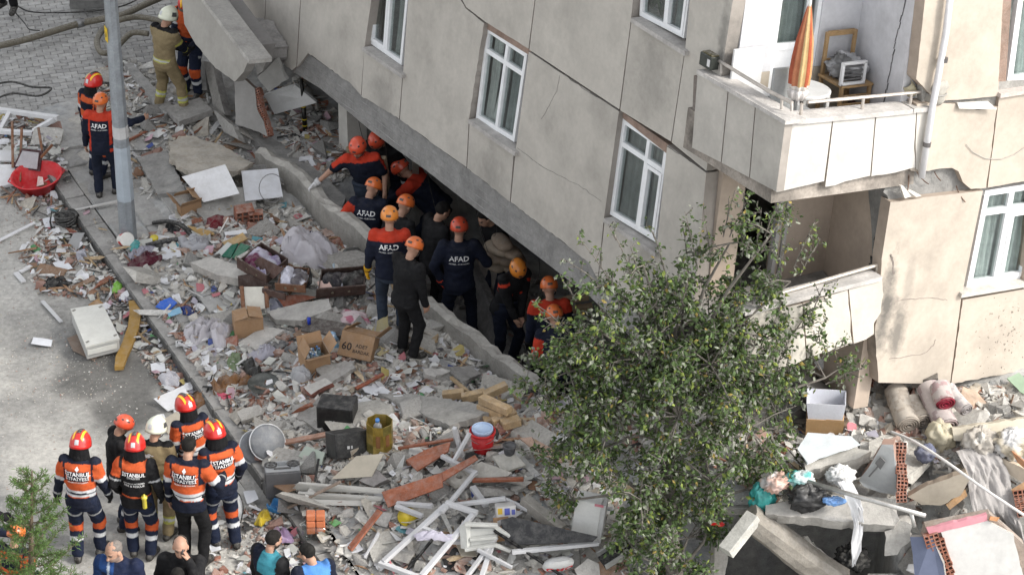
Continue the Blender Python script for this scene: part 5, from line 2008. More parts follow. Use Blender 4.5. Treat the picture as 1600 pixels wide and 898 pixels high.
# -- what they carry
ret=PP['f']
hp_=at_person(ret,ret[1]['wr'][-1]+V(-.02,.0,-.22))
t=root('firefighter_helmet',hp_,'red helmet with yellow stripes hanging from the bareheaded firefighter\'s left hand','helmet')
o=helmet(t,V(0,0,0),rotz(2.2)@rotx(1.9),'fire')
o.location=(0,0,0)
for q in[o]+list(o.children):
 pass
ret=PP['k']
w_=at_person(ret,ret[1]['wr'][-1]+unit(ret[1]['wr'][-1]-ret[1]['el'][-1])*.08+V(.03,0,0))
b=MB()
b.box(w_,(.016,.072,.145),V(.015,.015,.017),ret[4]@rotx(-.4),.006)
b.box(w_+ret[4]@V(.0095,0,0),(.002,.062,.13),V(.05,.055,.06),ret[4]@rotx(-.4))
b.build('phone',M_GLOSS,label='black mobile phone held to the balding man\'s ear',cat='phone')
ret=PP['c']
c=at_person(ret,ret[1]['pel']+V(.13,-.155,.04))
b=MB()
M=np.eye(4)
M[:3,3]=c
b.lathe([(.022,-.07),(.026,-.06),(.026,.05),(.034,.06),(.034,.09),(.012,.092),(.012,.115)],V(.62,.52,.05),12,M)
b.build('torch',M_GLOSS,smooth=True,label='small yellow torch clipped to the black vest\'s belt',cat='torch')
ret=PP['ab']
# ------------------------------------------------------------------ builders for the debris
def plank(name,label,cat,p0,p1,wd,th,col,m=None,tilt=0.0,parent=None,group=None,ends=None,grain=True,land=None,world=False):
 """a straight timber, bar or board between two picture points (x, y, height over the ground)"""
 A=np.array(p0,float)if world else T(p0[0],p0[1],p0[2]if len(p0)>2 else .04)
 Bq=np.array(p1,float)if world else T(p1[0],p1[1],p1[2]if len(p1)>2 else .04)
 d=unit(Bq-A)
 s=unit(np.cross(d,V(0,0,1)))
 n=np.cross(s,d)
 R=np.stack([d,s*math.cos(tilt)+n*math.sin(tilt),n*math.cos(tilt)-s*math.sin(tilt)],-1)
 b=MB()
 b.box((A+Bq)/2,(np.linalg.norm(Bq-A),wd,th),col,R,min(.004,th*.2))
 o=b.build(name,m or M_WOOD,parent,label=label,cat=cat,group=group)
 if land:
  LAND.append(((A+Bq)/2,land))
 return o
def resample(P,n):
 P=np.asarray(P,float)
 Q=np.vstack([P,P[:1]])
 L=np.concatenate([[0],np.cumsum(np.linalg.norm(np.diff(Q,axis=0),axis=1))])
 t=np.linspace(0,L[-1],n,endpoint=False)
 return np.stack([np.interp(t,L,Q[:,k])for k in range(Q.shape[1])],-1)
def cloth(name,label,cat,px,h,col,col2=None,m=None,fold=1.0,freq=7.0,seed=0,parent=None,group=None,land=None,dz=0.015,stripe=None,rings=15,seg=60):
 """a dropped, crumpled cloth or a soft full bag inside an outline on the ground"""
 P=np.array([T(p[0],p[1],dz+(p[2]if len(p)>2 else 0))for p in px])
 Q=resample(P,seg)
 c=P.mean(0)
 r_=np.random.default_rng(seed+5)
 zx=np.array([p[2]if len(p)>2 else 0 for p in px])
 f=[]
 r=(np.arange(rings+1)/rings)[:,None]
 jit=1+.10*(vnoise(np.arange(seg)*.6,0,0,seed)[None]-.5)*r
 q=c+(Q-c)[None]*r[...,None]*jit[...,None]
 x,y=q[...,0],q[...,1]
 n1=fbm(x*freq,y*freq,seed*1.7,seed,3)
 ca_,sa_=math.cos(seed*1.3),math.sin(seed*1.3)
 wx_=.25*(n1-.5)
 rid=1-abs(2*fbm((x*ca_+y*sa_+wx_)*freq*.5+5,(y*ca_-x*sa_+wx_)*freq*1.7,seed,seed+3,2)-1)*2.4
 prof=np.sqrt(np.maximum(0,1-r**2.4))
 z=TH(x,y)+dz+h*prof*(.55+.5*n1+.55*fold*(rid-.3))+.018*fold*rid+(zx.mean()if zx.any()else 0)
 vs=np.stack([x+.02*fold*(n1-.5),y,np.maximum(z,TH(x,y)+.004)],-1).reshape(-1,3)
 t=(.5+.9*(fbm(x*5,y*5,3,seed+9,3)-.5)).reshape(-1,1)
 cs=np.tile(np.asarray(col,float),(len(vs),1))if col2 is None else np.asarray(col)*(1-t)+np.asarray(col2)*t
 if stripe is not None:
  m_=(np.floor(x*9+n1*2)%2==0)&(np.floor(y*8+n1)%2==0)
  cs[m_.ravel()]=np.asarray(stripe)
 for i in range(rings):
  for k in range(seg):
   k2=(k+1)%seg
   f.append([i*seg+k,i*seg+k2,(i+1)*seg+k2,(i+1)*seg+k])
 vs=np.array(vs)
 loc=V(c[0],c[1],vs[:,2].min())
 if parent is not None:
  loc=ORG[parent.name]
 me=new_mesh(name,vs-loc,f,np.array(cs),True,[m or M_DCLOTH],True)
 o=link(name,me,parent,label=label,cat=cat,group=group)
 if parent is None:
  o.location=[float(t)for t in loc]
  ORG[o.name]=loc
 if land:
  LAND.append((c,land))
 return o
CARD=V(.33,.205,.115)
def carton(label,px,size,yaw,tilt=(0,0),open_=True,col=CARD,flaps=(60,75,40,100),fill=None,land=None,dz=0.0,prints=()):
 """cardboard box with flaps: parts front, sides, floor, flaps"""
 p=T(px[0],px[1],dz)
 t=root('cardboard_box',p,label,'cardboard box')
 R=rotz(math.radians(yaw))@rotx(math.radians(tilt[0]))@roty(math.radians(tilt[1]))
 lx,ly,lz=size
 th=.006
 W=lambda q:p+R@np.asarray(q,float)
 def wall(name,c,s,cl=col,par=t):
  b=MB()
  b.box(W(c),s,cl,R)
  return b.build(name,M_CARD,par)
 wall('base',(0,0,th/2),(lx,ly,th),col*.75)
 fr=wall('side',(0,-ly/2,lz/2+th),(lx,th,lz))
 wall('side',(0,ly/2,lz/2+th),(lx,th,lz),col*.95)
 wall('side',(-lx/2+th/2,0,lz/2+th),(th,ly-th,lz-.001),col*1.03)
 wall('side',(lx/2-th/2,0,lz/2+th),(th,ly-th,lz-.001),col*1.03)
 for i,(ang,(dx,dy))in enumerate(zip(flaps,((0,-1),(0,1),(-1,0),(1,0)))):
  a=math.radians(ang)
  ln=(ly if dy else lx)*(.48 if open_ else .5)
  wd=lx if dy else ly
  hinge=V(dx*lx/2,dy*ly/2,lz+th+.003*(i+1))
  dirv=V(-dx*math.cos(a),-dy*math.cos(a),math.sin(a))
  sidev=V(abs(dy),abs(dx),0)
  q=[hinge-sidev*wd/2,hinge+sidev*wd/2,hinge+sidev*wd*.48+dirv*ln,hinge-sidev*wd*.48+dirv*ln]
  b=MB()
  b.prism([W(x)for x in q],R@(np.cross(sidev,dirv)*.005),col*(1.12 if i%2 else .98))
  b.build('flap',M_CARD,t)
 if not open_:
  b=MB()
  b.box(W((0,0,lz+th+.018)),(.05,ly*.9,.002),V(.40,.27,.15),R)
  b.build('tape',M_CARD,t)
 for(txt,x,z,s,cl)in prints:
  tv,tf=text_geo(txt,s)
  b=MB()
  b.add([W((a+x,-ly/2-th/2-.003,c+z))for a,c in tv],tf,cl)
  b.build('lettering',M_PRINT,fr)
 if land:
  LAND.append((p,land))
 return t,W,R
# ------------------------------------------------------------------ the trench wall, fallen wall pieces at its head
def wall_along(name,label,tops,base_drop,th,col,seed,cat='wall',land=None,z_of=None):
 """a broken concrete wall: pixel line of its street-side upper edge with heights (absolute z)"""
 P=np.array([G(x,y,z)for x,y,z in tops])
 Q=[]
 r=np.random.default_rng(seed)
 for i in range(len(P)-1):
  m=max(1,int(np.linalg.norm(P[i+1]-P[i])/.12))
  for k in range(m):
   t=k/m
   Q.append(P[i]*(1-t)+P[i+1]*t+V(0,0,r.normal()*.012)+V(*(FN*r.normal()*.006),0))
 Q.append(P[-1])
 Q=np.array(Q)
 n3=V(FN[0],FN[1],0)
 b=MB()
 k=len(Q)
 back=Q+n3*th+r.normal(0,.012,Q.shape)
 mid=Q+n3*th*.5+V(0,0,.02)+np.stack([np.zeros(k),np.zeros(k),r.normal(0,.02,k)],-1)
 lo=Q-V(0,0,base_drop)
 lo[:,2]=np.minimum(lo[:,2],Q[:,2]-.3)
 lob=back-V(0,0,base_drop+.3)
 rows=[lo,Q*.5+lo*.5+r.normal(0,.006,Q.shape),Q,mid,back,lob]
 vs=np.vstack(rows)
 f,cc=[],[]
 for j in range(5):
  for i in range(k-1):
   f.append([j*k+i,j*k+i+1,(j+1)*k+i+1,(j+1)*k+i])
   cc.append(np.asarray(col)*(1.12 if j in(2,3)else 1.0)*r.uniform(.93,1.05))
 f.append([j*k for j in range(6)])
 f.append([j*k+k-1 for j in range(6)][::-1])
 cc+=[np.asarray(col)]*2
 b.add(vs,f,np.array(cc))
 o=b.build(name,M_CONC,label=label,cat=cat)
 if land:
  LAND.append((Q.mean(0),land))
 return o
wall_along('trench_wall','broken concrete trench wall, upper stretch by the white sheets',[(398,238,.40),(415,247,.48),(442,261,.50),(463,274,.54),(480,294,.48),(508,325,.50),(522,333,.54),(541,346,.54),(561,362,.52),(573,374,.50),(579,398,.44)],.75,.17,V(.34,.325,.295),4,land='the upper stretch of trench wall')
wall_along('trench_wall','broken concrete trench wall, lower stretch with a pale plank against it',[(656,469,.42),(690,495,.42),(730,525,.42),(770,555,.42),(810,585,.42),(845,611,.40)],.8,.16,V(.36,.345,.315),6,land='the lower stretch of trench wall')
# the torn-off balcony wall at the top, lying against the block
P_out=[(300,-20),(388,96),(381,112),(367,128),(337,107),(306,70),(288,38),(282,-20)]
pts=np.array([FL(x,y,-1.05)for x,y in P_out])
t=root('fallen_balcony',pts.mean(0),'fallen pale balcony front leaning against the block beside the two upper firefighters','balcony')
b=MB()
b.prism(rough_poly(pts,.09,.01,5,{0,6,7}),BR*.13,V(.36,.345,.315),V(.28,.27,.25))
b.build('front_panel',M_PLAS,t)
b=MB()
pts2=[FL(x,y,-1.08)for x,y in((297,-25),(389,97))]
up_=BU*.03
b.hexa([pts2[0]-up_,pts2[1]-up_,pts2[1]+BR*.34-up_,pts2[0]+BR*.34-up_,pts2[0]+up_,pts2[1]+up_,pts2[1]+BR*.34+up_,pts2[0]+BR*.34+up_],V(.40,.385,.36))
b.build('coping',M_CONC,t)
b=MB()
pts3=[FL(x,y,-.55)for x,y in((335,-30),(410,70),(404,95),(390,100),(318,-20))]
b.prism(rough_poly(np.array(pts3),.08,.012,9),BR*.2,V(.38,.365,.34),V(.25,.24,.23))
b.build('inner_panel',M_PLAS,t)
b=MB()
pts4=[FL(x,y,-.30)for x,y in((372,30),(398,35),(422,75),(420,92),(410,112),(402,118),(396,96),(405,70))]
b.prism(rough_poly(np.array(pts4),.05,.02,12),BR*.28,V(.30,.29,.275),V(.25,.24,.23))
b.build('broken_edge',M_CONC,t)
LAND.append((pts.mean(0),'the fallen balcony front'))
# infill wall piece with hollow bricks along its torn edge
def hollow_brick_geo(nx=3,nz=3,lx=.19,ly=.13,lz=.185):
 """hollow clay block: outer shell with square cells sunk in both ends"""
 b=MB()
 c1,c2=V(.30,.115,.07),V(.045,.02,.015)  # cell walls and floors coloured darker: shade of their depth put into the clay
 x0,z0=-lx/2,-lz/2
 wx,wz=lx/nx,lz/nz
 w_=.009
 for sy in(-1,1):
  yy=sy*ly/2
  for i in range(nx):
   for k in range(nz):
    a0,a1,b0,b1=x0+i*wx,x0+(i+1)*wx,z0+k*wz,z0+(k+1)*wz
    o4=[(a0,yy,b0),(a1,yy,b0),(a1,yy,b1),(a0,yy,b1)]
    i4=[(a0+w_,yy,b0+w_),(a1-w_,yy,b0+w_),(a1-w_,yy,b1-w_),(a0+w_,yy,b1-w_)]
    d4=[(q[0],yy-sy*ly*.4,q[2])for q in i4]
    fs=[]
    for e in range(4):
     g=(e+1)%4
     fs.append([e,g,4+g,4+e])
    for e in range(4):
     g=(e+1)%4
     fs.append([4+e,4+g,8+g,8+e])
    fs.append([8,9,10,11])
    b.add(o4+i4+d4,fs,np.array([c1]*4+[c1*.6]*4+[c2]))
 h=lx/2,ly/2,lz/2
 b.add([(-h[0],-h[1],-h[2]),(h[0],-h[1],-h[2]),(h[0],h[1],-h[2]),(-h[0],h[1],-h[2]),(-h[0],-h[1],h[2]),(h[0],-h[1],h[2]),(h[0],h[1],h[2]),(-h[0],h[1],h[2])],[[3,2,1,0],[4,5,6,7],[1,2,6,5],[3,0,4,7]],c1)
 return b
_hb=hollow_brick_geo()
HB=new_mesh('hollow_brick',np.vstack(_hb.v),_hb.f,np.vstack(_hb.c),False,[M_RUB])
def put_brick(pos,R,parent,sc=1.0):
 o=link('hollow_brick',HB,parent)
 M=Matrix([[*(R[i]*sc),0]for i in range(3)]+[[0,0,0,1]])
 M.translation=Vector([float(t)for t in(np.asarray(pos)-(ORG[parent.name]if parent is not None else 0))])
 o.matrix_local=M
 return o
def brick_edge(parent,px,plane_pt,nrm,along_n=None,n=6,sc=.55):
 """a column of hollow bricks seen end-on along a torn wall edge"""
 P=np.array([on_plane(x,y,plane_pt,nrm)for x,y in px])
 L=np.linalg.norm(np.diff(P,axis=0),axis=1)
 cum=np.concatenate([[0],np.cumsum(L)])
 for i in range(n):
  s=cum[-1]*(i+.5)/n
  q=V(*[np.interp(s,cum,P[:,k])for k in range(3)])
  d=unit(P[-1]-P[0])
  ny=-unit(nrm)
  zx=unit(d)
  xx=np.cross(ny,zx)
  R=np.stack([xx,ny,zx],-1)@rotz(random.uniform(-.12,.12))@roty(random.uniform(-.1,.1))
  put_brick(q,R,parent,sc*random.uniform(.9,1.05))
P_w=[(366,128),(380,122),(398,138),(402,172),(412,190),(418,214),(404,206),(368,195)]
npl=unit(V(-.55,-.62,.45))
pp=T(385,200,.3)
pts=np.array([on_plane(x,y,pp,npl)for x,y in P_w])
t=root('wall_fragment',pts.mean(0),'grey plastered wall fragment with a torn hollow brick edge, tipped beside the radiator','wall fragment')
b=MB()
b.prism(rough_poly(pts,.07,.01,6),-npl*.09,V(.30,.29,.275),V(.26,.2,.17))
b.build('plaster_face',M_PLAS,t)
brick_edge(t,[(403,140),(405,165),(414,188),(420,212)],pp-npl*.05,npl,n=7,sc=.62)
P_b=[(318,96),(331,97),(346,160),(352,180),(334,170)]
npl2=unit(V(-.8,-.45,.35))
pp2=T(340,170,.15)
pts=np.array([on_plane(x,y,pp2,npl2)for x,y in P_b])
b=MB()
b.prism(rough_poly(pts,.06,.012,3),-npl2*.12,V(.28,.27,.25),V(.22,.21,.2))
b.build('wall_fragment',M_CONC,label='narrow upright grey concrete fragment just behind the red helmeted vest wearer',cat='wall fragment')
# lesser slabs about the head of the trench
for(nm,lb,ct,px,th,col,mt,amp)in[('step_slab','flat grey stone step under the tan firefighter\'s front boot','step',[(256,168,.16),(312,152,.22),(332,172,.22),(280,190,.18)],.09,V(.30,.29,.275),M_CONC,.012),('step_slab','long grey kerb step running up to the tan firefighter\'s rear boot','step',[(194,100,.12),(206,98,.12),(272,168,.12),(258,180,.12)],.14,V(.27,.265,.255),M_CONC,.012),('concrete_block','square grey concrete block in the shade under the fallen balcony front','block',[(296,100,.35),(320,96,.40),(322,140,.15),(298,140,.12)],.22,V(.225,.22,.21),M_CONC,.015),('plaster_slab','wide cream plaster slab with crumbling rim beside the two white sheets','slab',[(262,222,.28),(300,209,.30),(345,226,.30),(396,258,.30),(372,270,.26),(340,262,.30),(300,272,.26),(264,250,.28)],.07,V(.44,.40,.34),M_CONC,.03),('paving_piece','lifted grey concrete slab left of the cream plaster slab','slab',[(212,244,.18),(262,236,.20),(290,296,.12),(246,305,.08)],.08,V(.26,.255,.245),M_CONC,.02),('paving_piece','grey broken slab lying under the white sheet and carton','slab',[(288,300,.14),(398,290,.20),(400,330,.10),(318,345,.08)],.07,V(.33,.32,.30),M_CONC,.025),('concrete_slab','jagged grey slab leaning beside the trench head, above the cream slab','slab',[(330,168,.20),(364,196,.34),(374,220,.30),(350,206,.16)],.08,V(.30,.29,.27),M_CONC,.02),('concrete_slab','long tilted grey slab right of the open bottle carton','slab',[(488,592,.06),(548,562,.14),(556,574,.14),(498,610,.06)],.06,V(.35,.335,.315),M_CONC,.02),('concrete_slab','broad flat grey slab by the fresh timber offcuts','slab',[(590,612,.10),(650,616,.14),(764,632,.18),(764,645,.16),(702,664,.14),(640,640,.08)],.08,V(.28,.272,.255),M_CONC,.025),('concrete_slab','pale thick slab in front of the dark drawers with a small jar on it','slab',[(416,486,.16),(470,472,.20),(514,467,.22),(518,482,.20),(470,500,.16),(430,500,.12)],.10,V(.40,.385,.36),M_CONC,.012),('concrete_slab','grey slab below the two open cartons','slab',[(490,572,.08),(555,562,.12),(548,578,.10),(505,592,.06)],.05,V(.31,.30,.28),M_CONC,.02),('concrete_slab','large dusty slab under the gold tin and black speaker boxes','slab',[(455,628,.08),(520,640,.12),(500,672,.10),(456,650,.05)],.06,V(.31,.295,.275),M_CONC,.025),('plaster_block','pale plaster beam with hollow brick showing along its edge, below the maroon cloth','beam',[(296,410,.22),(330,400,.24),(402,424,.20),(378,436,.20),(340,430,.20)],.14,V(.45,.43,.40),M_CONC,.014),('concrete_slab','small white-faced slab among grey rubble under the black-clad man\'s shoes','slab',[(662,576,.12),(690,574,.14),(704,580,.12),(680,588,.10),(664,584,.10)],.07,V(.58,.56,.53),M_CONC,.02),('concrete_slab','grey slab leaning on the lower trench wall near its end','slab',[(704,574,.16),(738,570,.20),(752,584,.18),(720,598,.12)],.06,V(.30,.29,.275),M_CONC,.02),]:
 slab(nm,lb,ct,px,th,np.array(col),mt,amp,.06,hash(lb)%97 if False else len(lb),land=None)
# the interior seen under the beam at its upper end
b=MB()
cb=T(550,240,0)
cx=G(549,178,1.25)
col_p=[G(531,176,1.2),G(549,172,1.25),G(572,182,1.2)]
bx=G(530,250,.05)
b.hexa([bx,bx+BL*.28,bx+BL*.28+BR*.3,bx+BR*.3,bx+V(0,0,1.2)+BR*.02,bx+BL*.28+V(0,0,1.2),bx+BL*.28+BR*.3+V(0,0,1.2),bx+BR*.3+V(0,0,1.2)],V(.56,.54,.50))
b.build('column',M_PLAS,label='square white plastered column stub under the edge beam',cat='column')
b=MB()
q0,q1=T(477,206,0),None
d=ray(471,124)
q1=EYE+d*(q0[1]/d[1])
t=root('hydraulic_prop',q0,'slim black rescue prop with yellow rings holding up the beam end','prop')
b.tube([q0,q0*.5+q1*.5],.034,V(.015,.015,.014),10)
b.build('lower_tube',M_METAL,t,smooth=True)
b=MB()
b.tube([q0*.5+q1*.5,q1],.024,V(.018,.018,.017),10)
b.build('upper_tube',M_METAL,t,smooth=True)
b=MB()
b.box(q0+V(0,0,.01),(.16,.16,.02),V(.02,.02,.02))
b.build('foot_plate',M_METAL,t)
for k in(.12,.24,.48):
 b=MB()
 p=q0*(1-k)+q1*k
 b.tube([p,p+(q1-q0)*.016],.038,V(.55,.42,.02),12)
 b.build('ring',M_PLST,t)
# radiator
c4=[FL(412,148,.75),FL(464,128,.75),FL(500,156,1.4),FL(432,176,.75)]
R4=[G(414,146,.75),G(462,130,.95),G(496,158,.80),G(430,176,.45)]
t=root('radiator',np.mean(R4,0),'white ribbed panel radiator lying tilted under the beam end','radiator')
nrm=unit(np.cross(R4[1]-R4[0],R4[3]-R4[0]))
b=MB()
b.prism(R4,nrm*(-.05 if nrm[2]>0 else .05),V(.50,.50,.49))
b.build('panel',M_WHITE,t)
if nrm[2]<0:
 nrm=-nrm
for i in range(26):
 s=(i+.5)/26
 a,c=R4[0]*(1-s)+R4[1]*s,R4[3]*(1-s)+R4[2]*s
 b=MB()
 b.tube([a*.96+c*.04+nrm*.006,a*.04+c*.96+nrm*.006],.011,V(.56,.56,.55),5)
 b.build('rib',M_WHITE,t)
for(px0,px1,w_,col,lab)in[((520,200,.9),(540,190,1.0),.10,V(.3,.2,.12),'x')][:0]:
 pass
slab('wall_piece','grey plaster panel lying under the beam behind the radiator','panel',[(404,120,.9),(430,92,1.3),(450,124,1.0),(418,146,.75)],.06,V(.27,.265,.25),M_PLAS,.012,seed=7)
plank('timber_post','grey square timber post standing in the trench shade','post',G(650,300,-.2),G(649,248,1.05),.09,.09,V(.24,.22,.19),world=True)
plank('timber_post','leaning pale timber post behind the stooping rescuers','post',G(612,330,-.4),G(600,246,1.0),.07,.05,V(.36,.29,.20),world=True)
slab('ramp_slab','smooth grey slab sloping down in the trench behind the red-gloved rescuer','slab',[(735,405,.75),(760,470,.55),(800,560,.1),(790,580,.02),(740,500,.15),(722,440,.5)],.12,V(.19,.185,.18),amp=.01)
# sandbag-like bundles stacked under the beam
sk=np.random.default_rng(3)
SACKC=[V(.36,.28,.21),V(.31,.24,.18),V(.42,.34,.26)]
for k,(x,y,zz)in enumerate([(768,400,.30),(788,402,.30),(778,388,.48),(796,392,.48),(784,378,.64),(772,412,.14),(794,414,.14),(806,404,.30)]):
 p=G(x,y,zz+.05)
 b=MB()
 vs,f,cc=[],[],[]
 n,m=14,8
 Rr=rotz(-1.0+sk.uniform(-.3,.3))
 for i in range(m+1):
  a=math.pi*i/m
  for j in range(n):
   g=2*math.pi*j/n
   q=V(.20*math.copysign(abs(math.cos(a))**.7,math.cos(a)),.12*math.sin(a)**.8*math.cos(g),.075*math.sin(a)**.8*math.sin(g))
   q*=1+.15*(vnoise(q[0]*14,q[1]*14,q[2]*14,k)-.5)
   vs.append(p+Rr@q)
 for i in range(m):
  for j in range(n):
   f.append([i*n+j,i*n+(j+1)%n,(i+1)*n+(j+1)%n,(i+1)*n+j])
 b.add(vs,f,SACKC[k%3])
 b.build('sack',M_DCLOTH,smooth=True,label=['second brown sack from the left in the middle row of the stack under the beam','brown sack in the middle of the stack, third from the left','left brown sack of the second highest row under the beam','right brown sack of the second highest row under the beam','topmost brown sack of the stack under the beam','lowest brown sack of the stack, left one','lowest brown sack of the stack, right one','brown sack at the right end of the stack\'s middle row'][k],cat='sack',group='sacks stacked under the beam')
for k,(x,y,zz)in enumerate([(886,470,.25),(900,466,.32),(906,482,.2),(890,486,.1),(560,232,.5),(575,240,.45),(566,254,.3)]):
 up_end=k>3
 p=G(x,y,zz)
 A,Bq=p-V(.16,.05,0),p+V(.16,.08*sk.uniform(-1,1),.04)
 plank('timber_offcut',(['left upper','topmost','right','lowest left','upper','right','lowest'][k])+' pale timber offcut in the small stack '+('behind the dark red helmet' if up_end else 'by the tree leaves'),'timber',A,Bq,.09,.07,V(.42,.31,.19)*sk.uniform(.8,1.1),world=True,group='timber packing '+('by the white column' if up_end else 'under the beam near the tree'))
p=G(786,425,-.1)
b=MB()
b.box(V(p[0],p[1],-.42)+V(.02,.02,0),(.62,.42,.86),V(.28,.25,.22),rotz(-1.0),.02)
b.build('brick_crate',M_RUB,label='rough block pile that the brown sacks rest on under the beam',cat='block pile')
# ------------------------------------------------------------------ the lamp post
pb_=T(201,374,0)
pole=root('lamp_post',pb_,'tall galvanised post with a yellow sticker rising from the pavement','lamp post')
b=MB()
M=np.eye(4)
M[:3,3]=pb_
oct_=lambda r:r
b.lathe([(.118,-.1),(.116,.0),(.098,2.0),(.082,4.2),(.06,8.2)],V(.30,.325,.35),8,M)
b.build('shaft',mat('galvanised',.5,.35,namt=.22,nscale=5,bump=.08,dust=.12),pole)
for(z0,z1,col)in((1.55,1.72,V(.50,.50,.50)),(0.62,1.42,V(.36,.41,.46))):
 b=MB()
 rr=lambda z:np.interp(z,[0,2,4.2],[.116,.098,.082])+.003
 b.lathe([(rr(z0),z0),(rr((z0+z1)/2),(z0+z1)/2),(rr(z1),z1)],col,8,M)
 b.build('wrap',M_PLST,pole)
b=MB()
zc=3.05
a0=math.radians(205)
dn=V(math.cos(a0),math.sin(a0),0)
tn=V(-dn[1],dn[0],0)
cc=pb_+dn*.090+V(0,0,zc)
b.prism([cc-tn*.05-V(0,0,.1),cc+tn*.05-V(0,0,.1),cc+tn*.05+V(0,0,.1),cc-tn*.05+V(0,0,.1)],dn*.006,V(.62,.42,.03))
st_=b.build('sticker',M_PRINT,pole)
b=MB()
b.prism([cc-tn*.02-V(0,0,.05)+dn*.007,cc+tn*.02-V(0,0,.03)+dn*.007,cc+tn*.015+V(0,0,.05)+dn*.007],dn*.002,V(.05,.04,.03))
b.build('emblem',M_PRINT,st_)
b=MB()
b.tube([pb_+V(0,0,8.1),pb_+V(-.4,-.3,8.6),pb_+V(-1.3,-.9,8.8)],.035,V(.30,.32,.34),8)
b.build('arm',MATS['galvanised'],pole)
b=MB()
b.box(pb_+V(-1.5,-1.04,8.8),(.6,.22,.12),V(.25,.26,.27),rotz(.6),.03)
b.build('lantern',MATS['galvanised'],pole)
LAND.append((pb_,'the galvanised post'))
# ------------------------------------------------------------------ fire hoses on the lane
def hose(label,px,r,col,name='fire_hose',m=None,dz=0.0,cat='hose',smooth_n=8,land=None,group=None,absz=None):
 P=np.array([T(p[0],p[1],(p[2]if len(p)>2 else r)+dz)for p in px])if absz is None else np.array([G(p[0],p[1],z)for p,z in zip(px,absz)])
 Q=[]
 for i in range(len(P)-1):
  p0,p1,p2,p3=P[max(i-1,0)],P[i],P[i+1],P[min(i+2,len(P)-1)]
  for k in range(smooth_n):
   t=k/smooth_n
   Q.append(.5*(2*p1+(p2-p0)*t+(2*p0-5*p1+4*p2-p3)*t*t+(3*p1-p0-3*p2+p3)*t**3))
 Q.append(P[-1])
 b=MB()
 b.tube(Q,r,col,8)
 o=b.build(name,m or M_RUBBER,smooth=True,label=label,cat=cat,group=group)
 if land:
  LAND.append((P.mean(0),land))
 return o
HC=V(.13,.115,.085)
hz=hose('thick olive fire hose crossing the paved lane from the left edge',[(-20,76),(40,62),(100,44),(125,37),(160,30),(190,24),(225,8),(262,-8)],.052,HC,land='the long fire hose')
b=MB()
c1,c2=T(120,38,.052),T(131,35,.052)
b.tube([c1,c2],.066,V(.22,.22,.22),12)
o=b.build('coupling',M_METAL,hz,smooth=True)
hose('looped olive fire hose lying behind the galvanised post',[(258,35),(220,27),(190,31),(166,42),(152,62),(156,80),(168,83),(182,74),(200,56),(212,51),(232,53)],.045,HC*1.05)
hose('thin black cable trailing over the top left paving',[(20,4),(45,18),(90,20),(140,18),(190,10),(225,-6)],.012,V(.02,.02,.02),'cable',cat='cable')
hose('short black cable below the bystander\'s shoes',[(24,20),(38,36),(46,46),(62,48)],.010,V(.02,.02,.02),'cable',cat='cable')
hose('black cable bundle snaking past the left lane rubble',[(-10,132),(20,128),(50,136),(80,138),(60,150),(20,146),(-10,156)],.016,V(.03,.03,.028),'cable',cat='cable')
hose('dark cable loop on the grey slabs below the tan firefighter',[(206,170),(214,163),(232,162),(239,168),(228,174),(212,177)],.012,V(.03,.03,.03),'cable',cat='cable')
hose('cable running from the pole towards the broken step',[(222,188),(246,190),(268,196),(284,206)],.012,V(.04,.04,.04),'cable',cat='cable')
# grey cabinet by the lane at the top edge
p=T(134,14,0)
b=MB()
b.box(p+V(.05,.25,.35),(.62,.5,.7),V(.16,.16,.155),rotz(.1),.012)
o=b.build('utility_cabinet',M_CONC,label='squat grey utility cabinet at the top edge of the lane',cat='cabinet')
b=MB()
b.box(p+V(.05,-.005,.38),(.5,.012,.5),V(.18,.18,.175),rotz(.1),.003)
b.build('door',M_CONC,o)
# ------------------------------------------------------------------ household things lying about, left to right
WP,CREAM,GREYW=V(.66,.66,.67),V(.52,.49,.41),V(.48,.48,.48)
BRN,DBRN,RBRN,PINE=V(.20,.09,.045),V(.055,.032,.026),V(.27,.085,.045),V(.46,.33,.19)
def bars_frame(name,label,cat,px,wd,th,col,m=None,extra=(),land=None,glass=None,closed=True):
 """a rectangular frame of bars lying on its corners; extra: bars between edge fractions"""
 P=[T(p[0],p[1],p[2]if len(p)>2 else .05)for p in px]
 t=root(name,np.mean(P,0),label,cat)
 n=len(P)
 for i in range(n if closed else n-1):
  a,c=P[i],P[(i+1)%n]
  d=unit(c-a)*wd*.5
  k=1 if i%2==0 else-1.02
  plank('bar',None,None,a-d*k,c+d*k,wd,th,col*random.uniform(.94,1.04),m or M_WHITE,parent=t,world=True)
 for(e0,f0,e1,f1)in extra:
  a=P[e0]*(1-f0)+P[(e0+1)%n]*f0
  c=P[e1]*(1-f1)+P[(e1+1)%n]*f1
  plank('cross_bar',None,None,a,c,wd*.8,th*.9,col,m or M_WHITE,parent=t,world=True)
 if glass is not None:
  b=MB()
  b.prism([q-V(0,0,.004)for q in P],V(0,0,-.004),glass)
  b.build('pane',M_GLASS,t)
 if land:
  LAND.append((np.mean(P,0),land))
 return t
bars_frame('old_window','white window frame lying empty at the left edge among cables','window frame',[(-14,170,.25),(88,184,.22),(48,208,.12),(-22,204,.16)],.075,.06,WP,land='the empty white window frame',extra=[(0,.3,2,.7)])
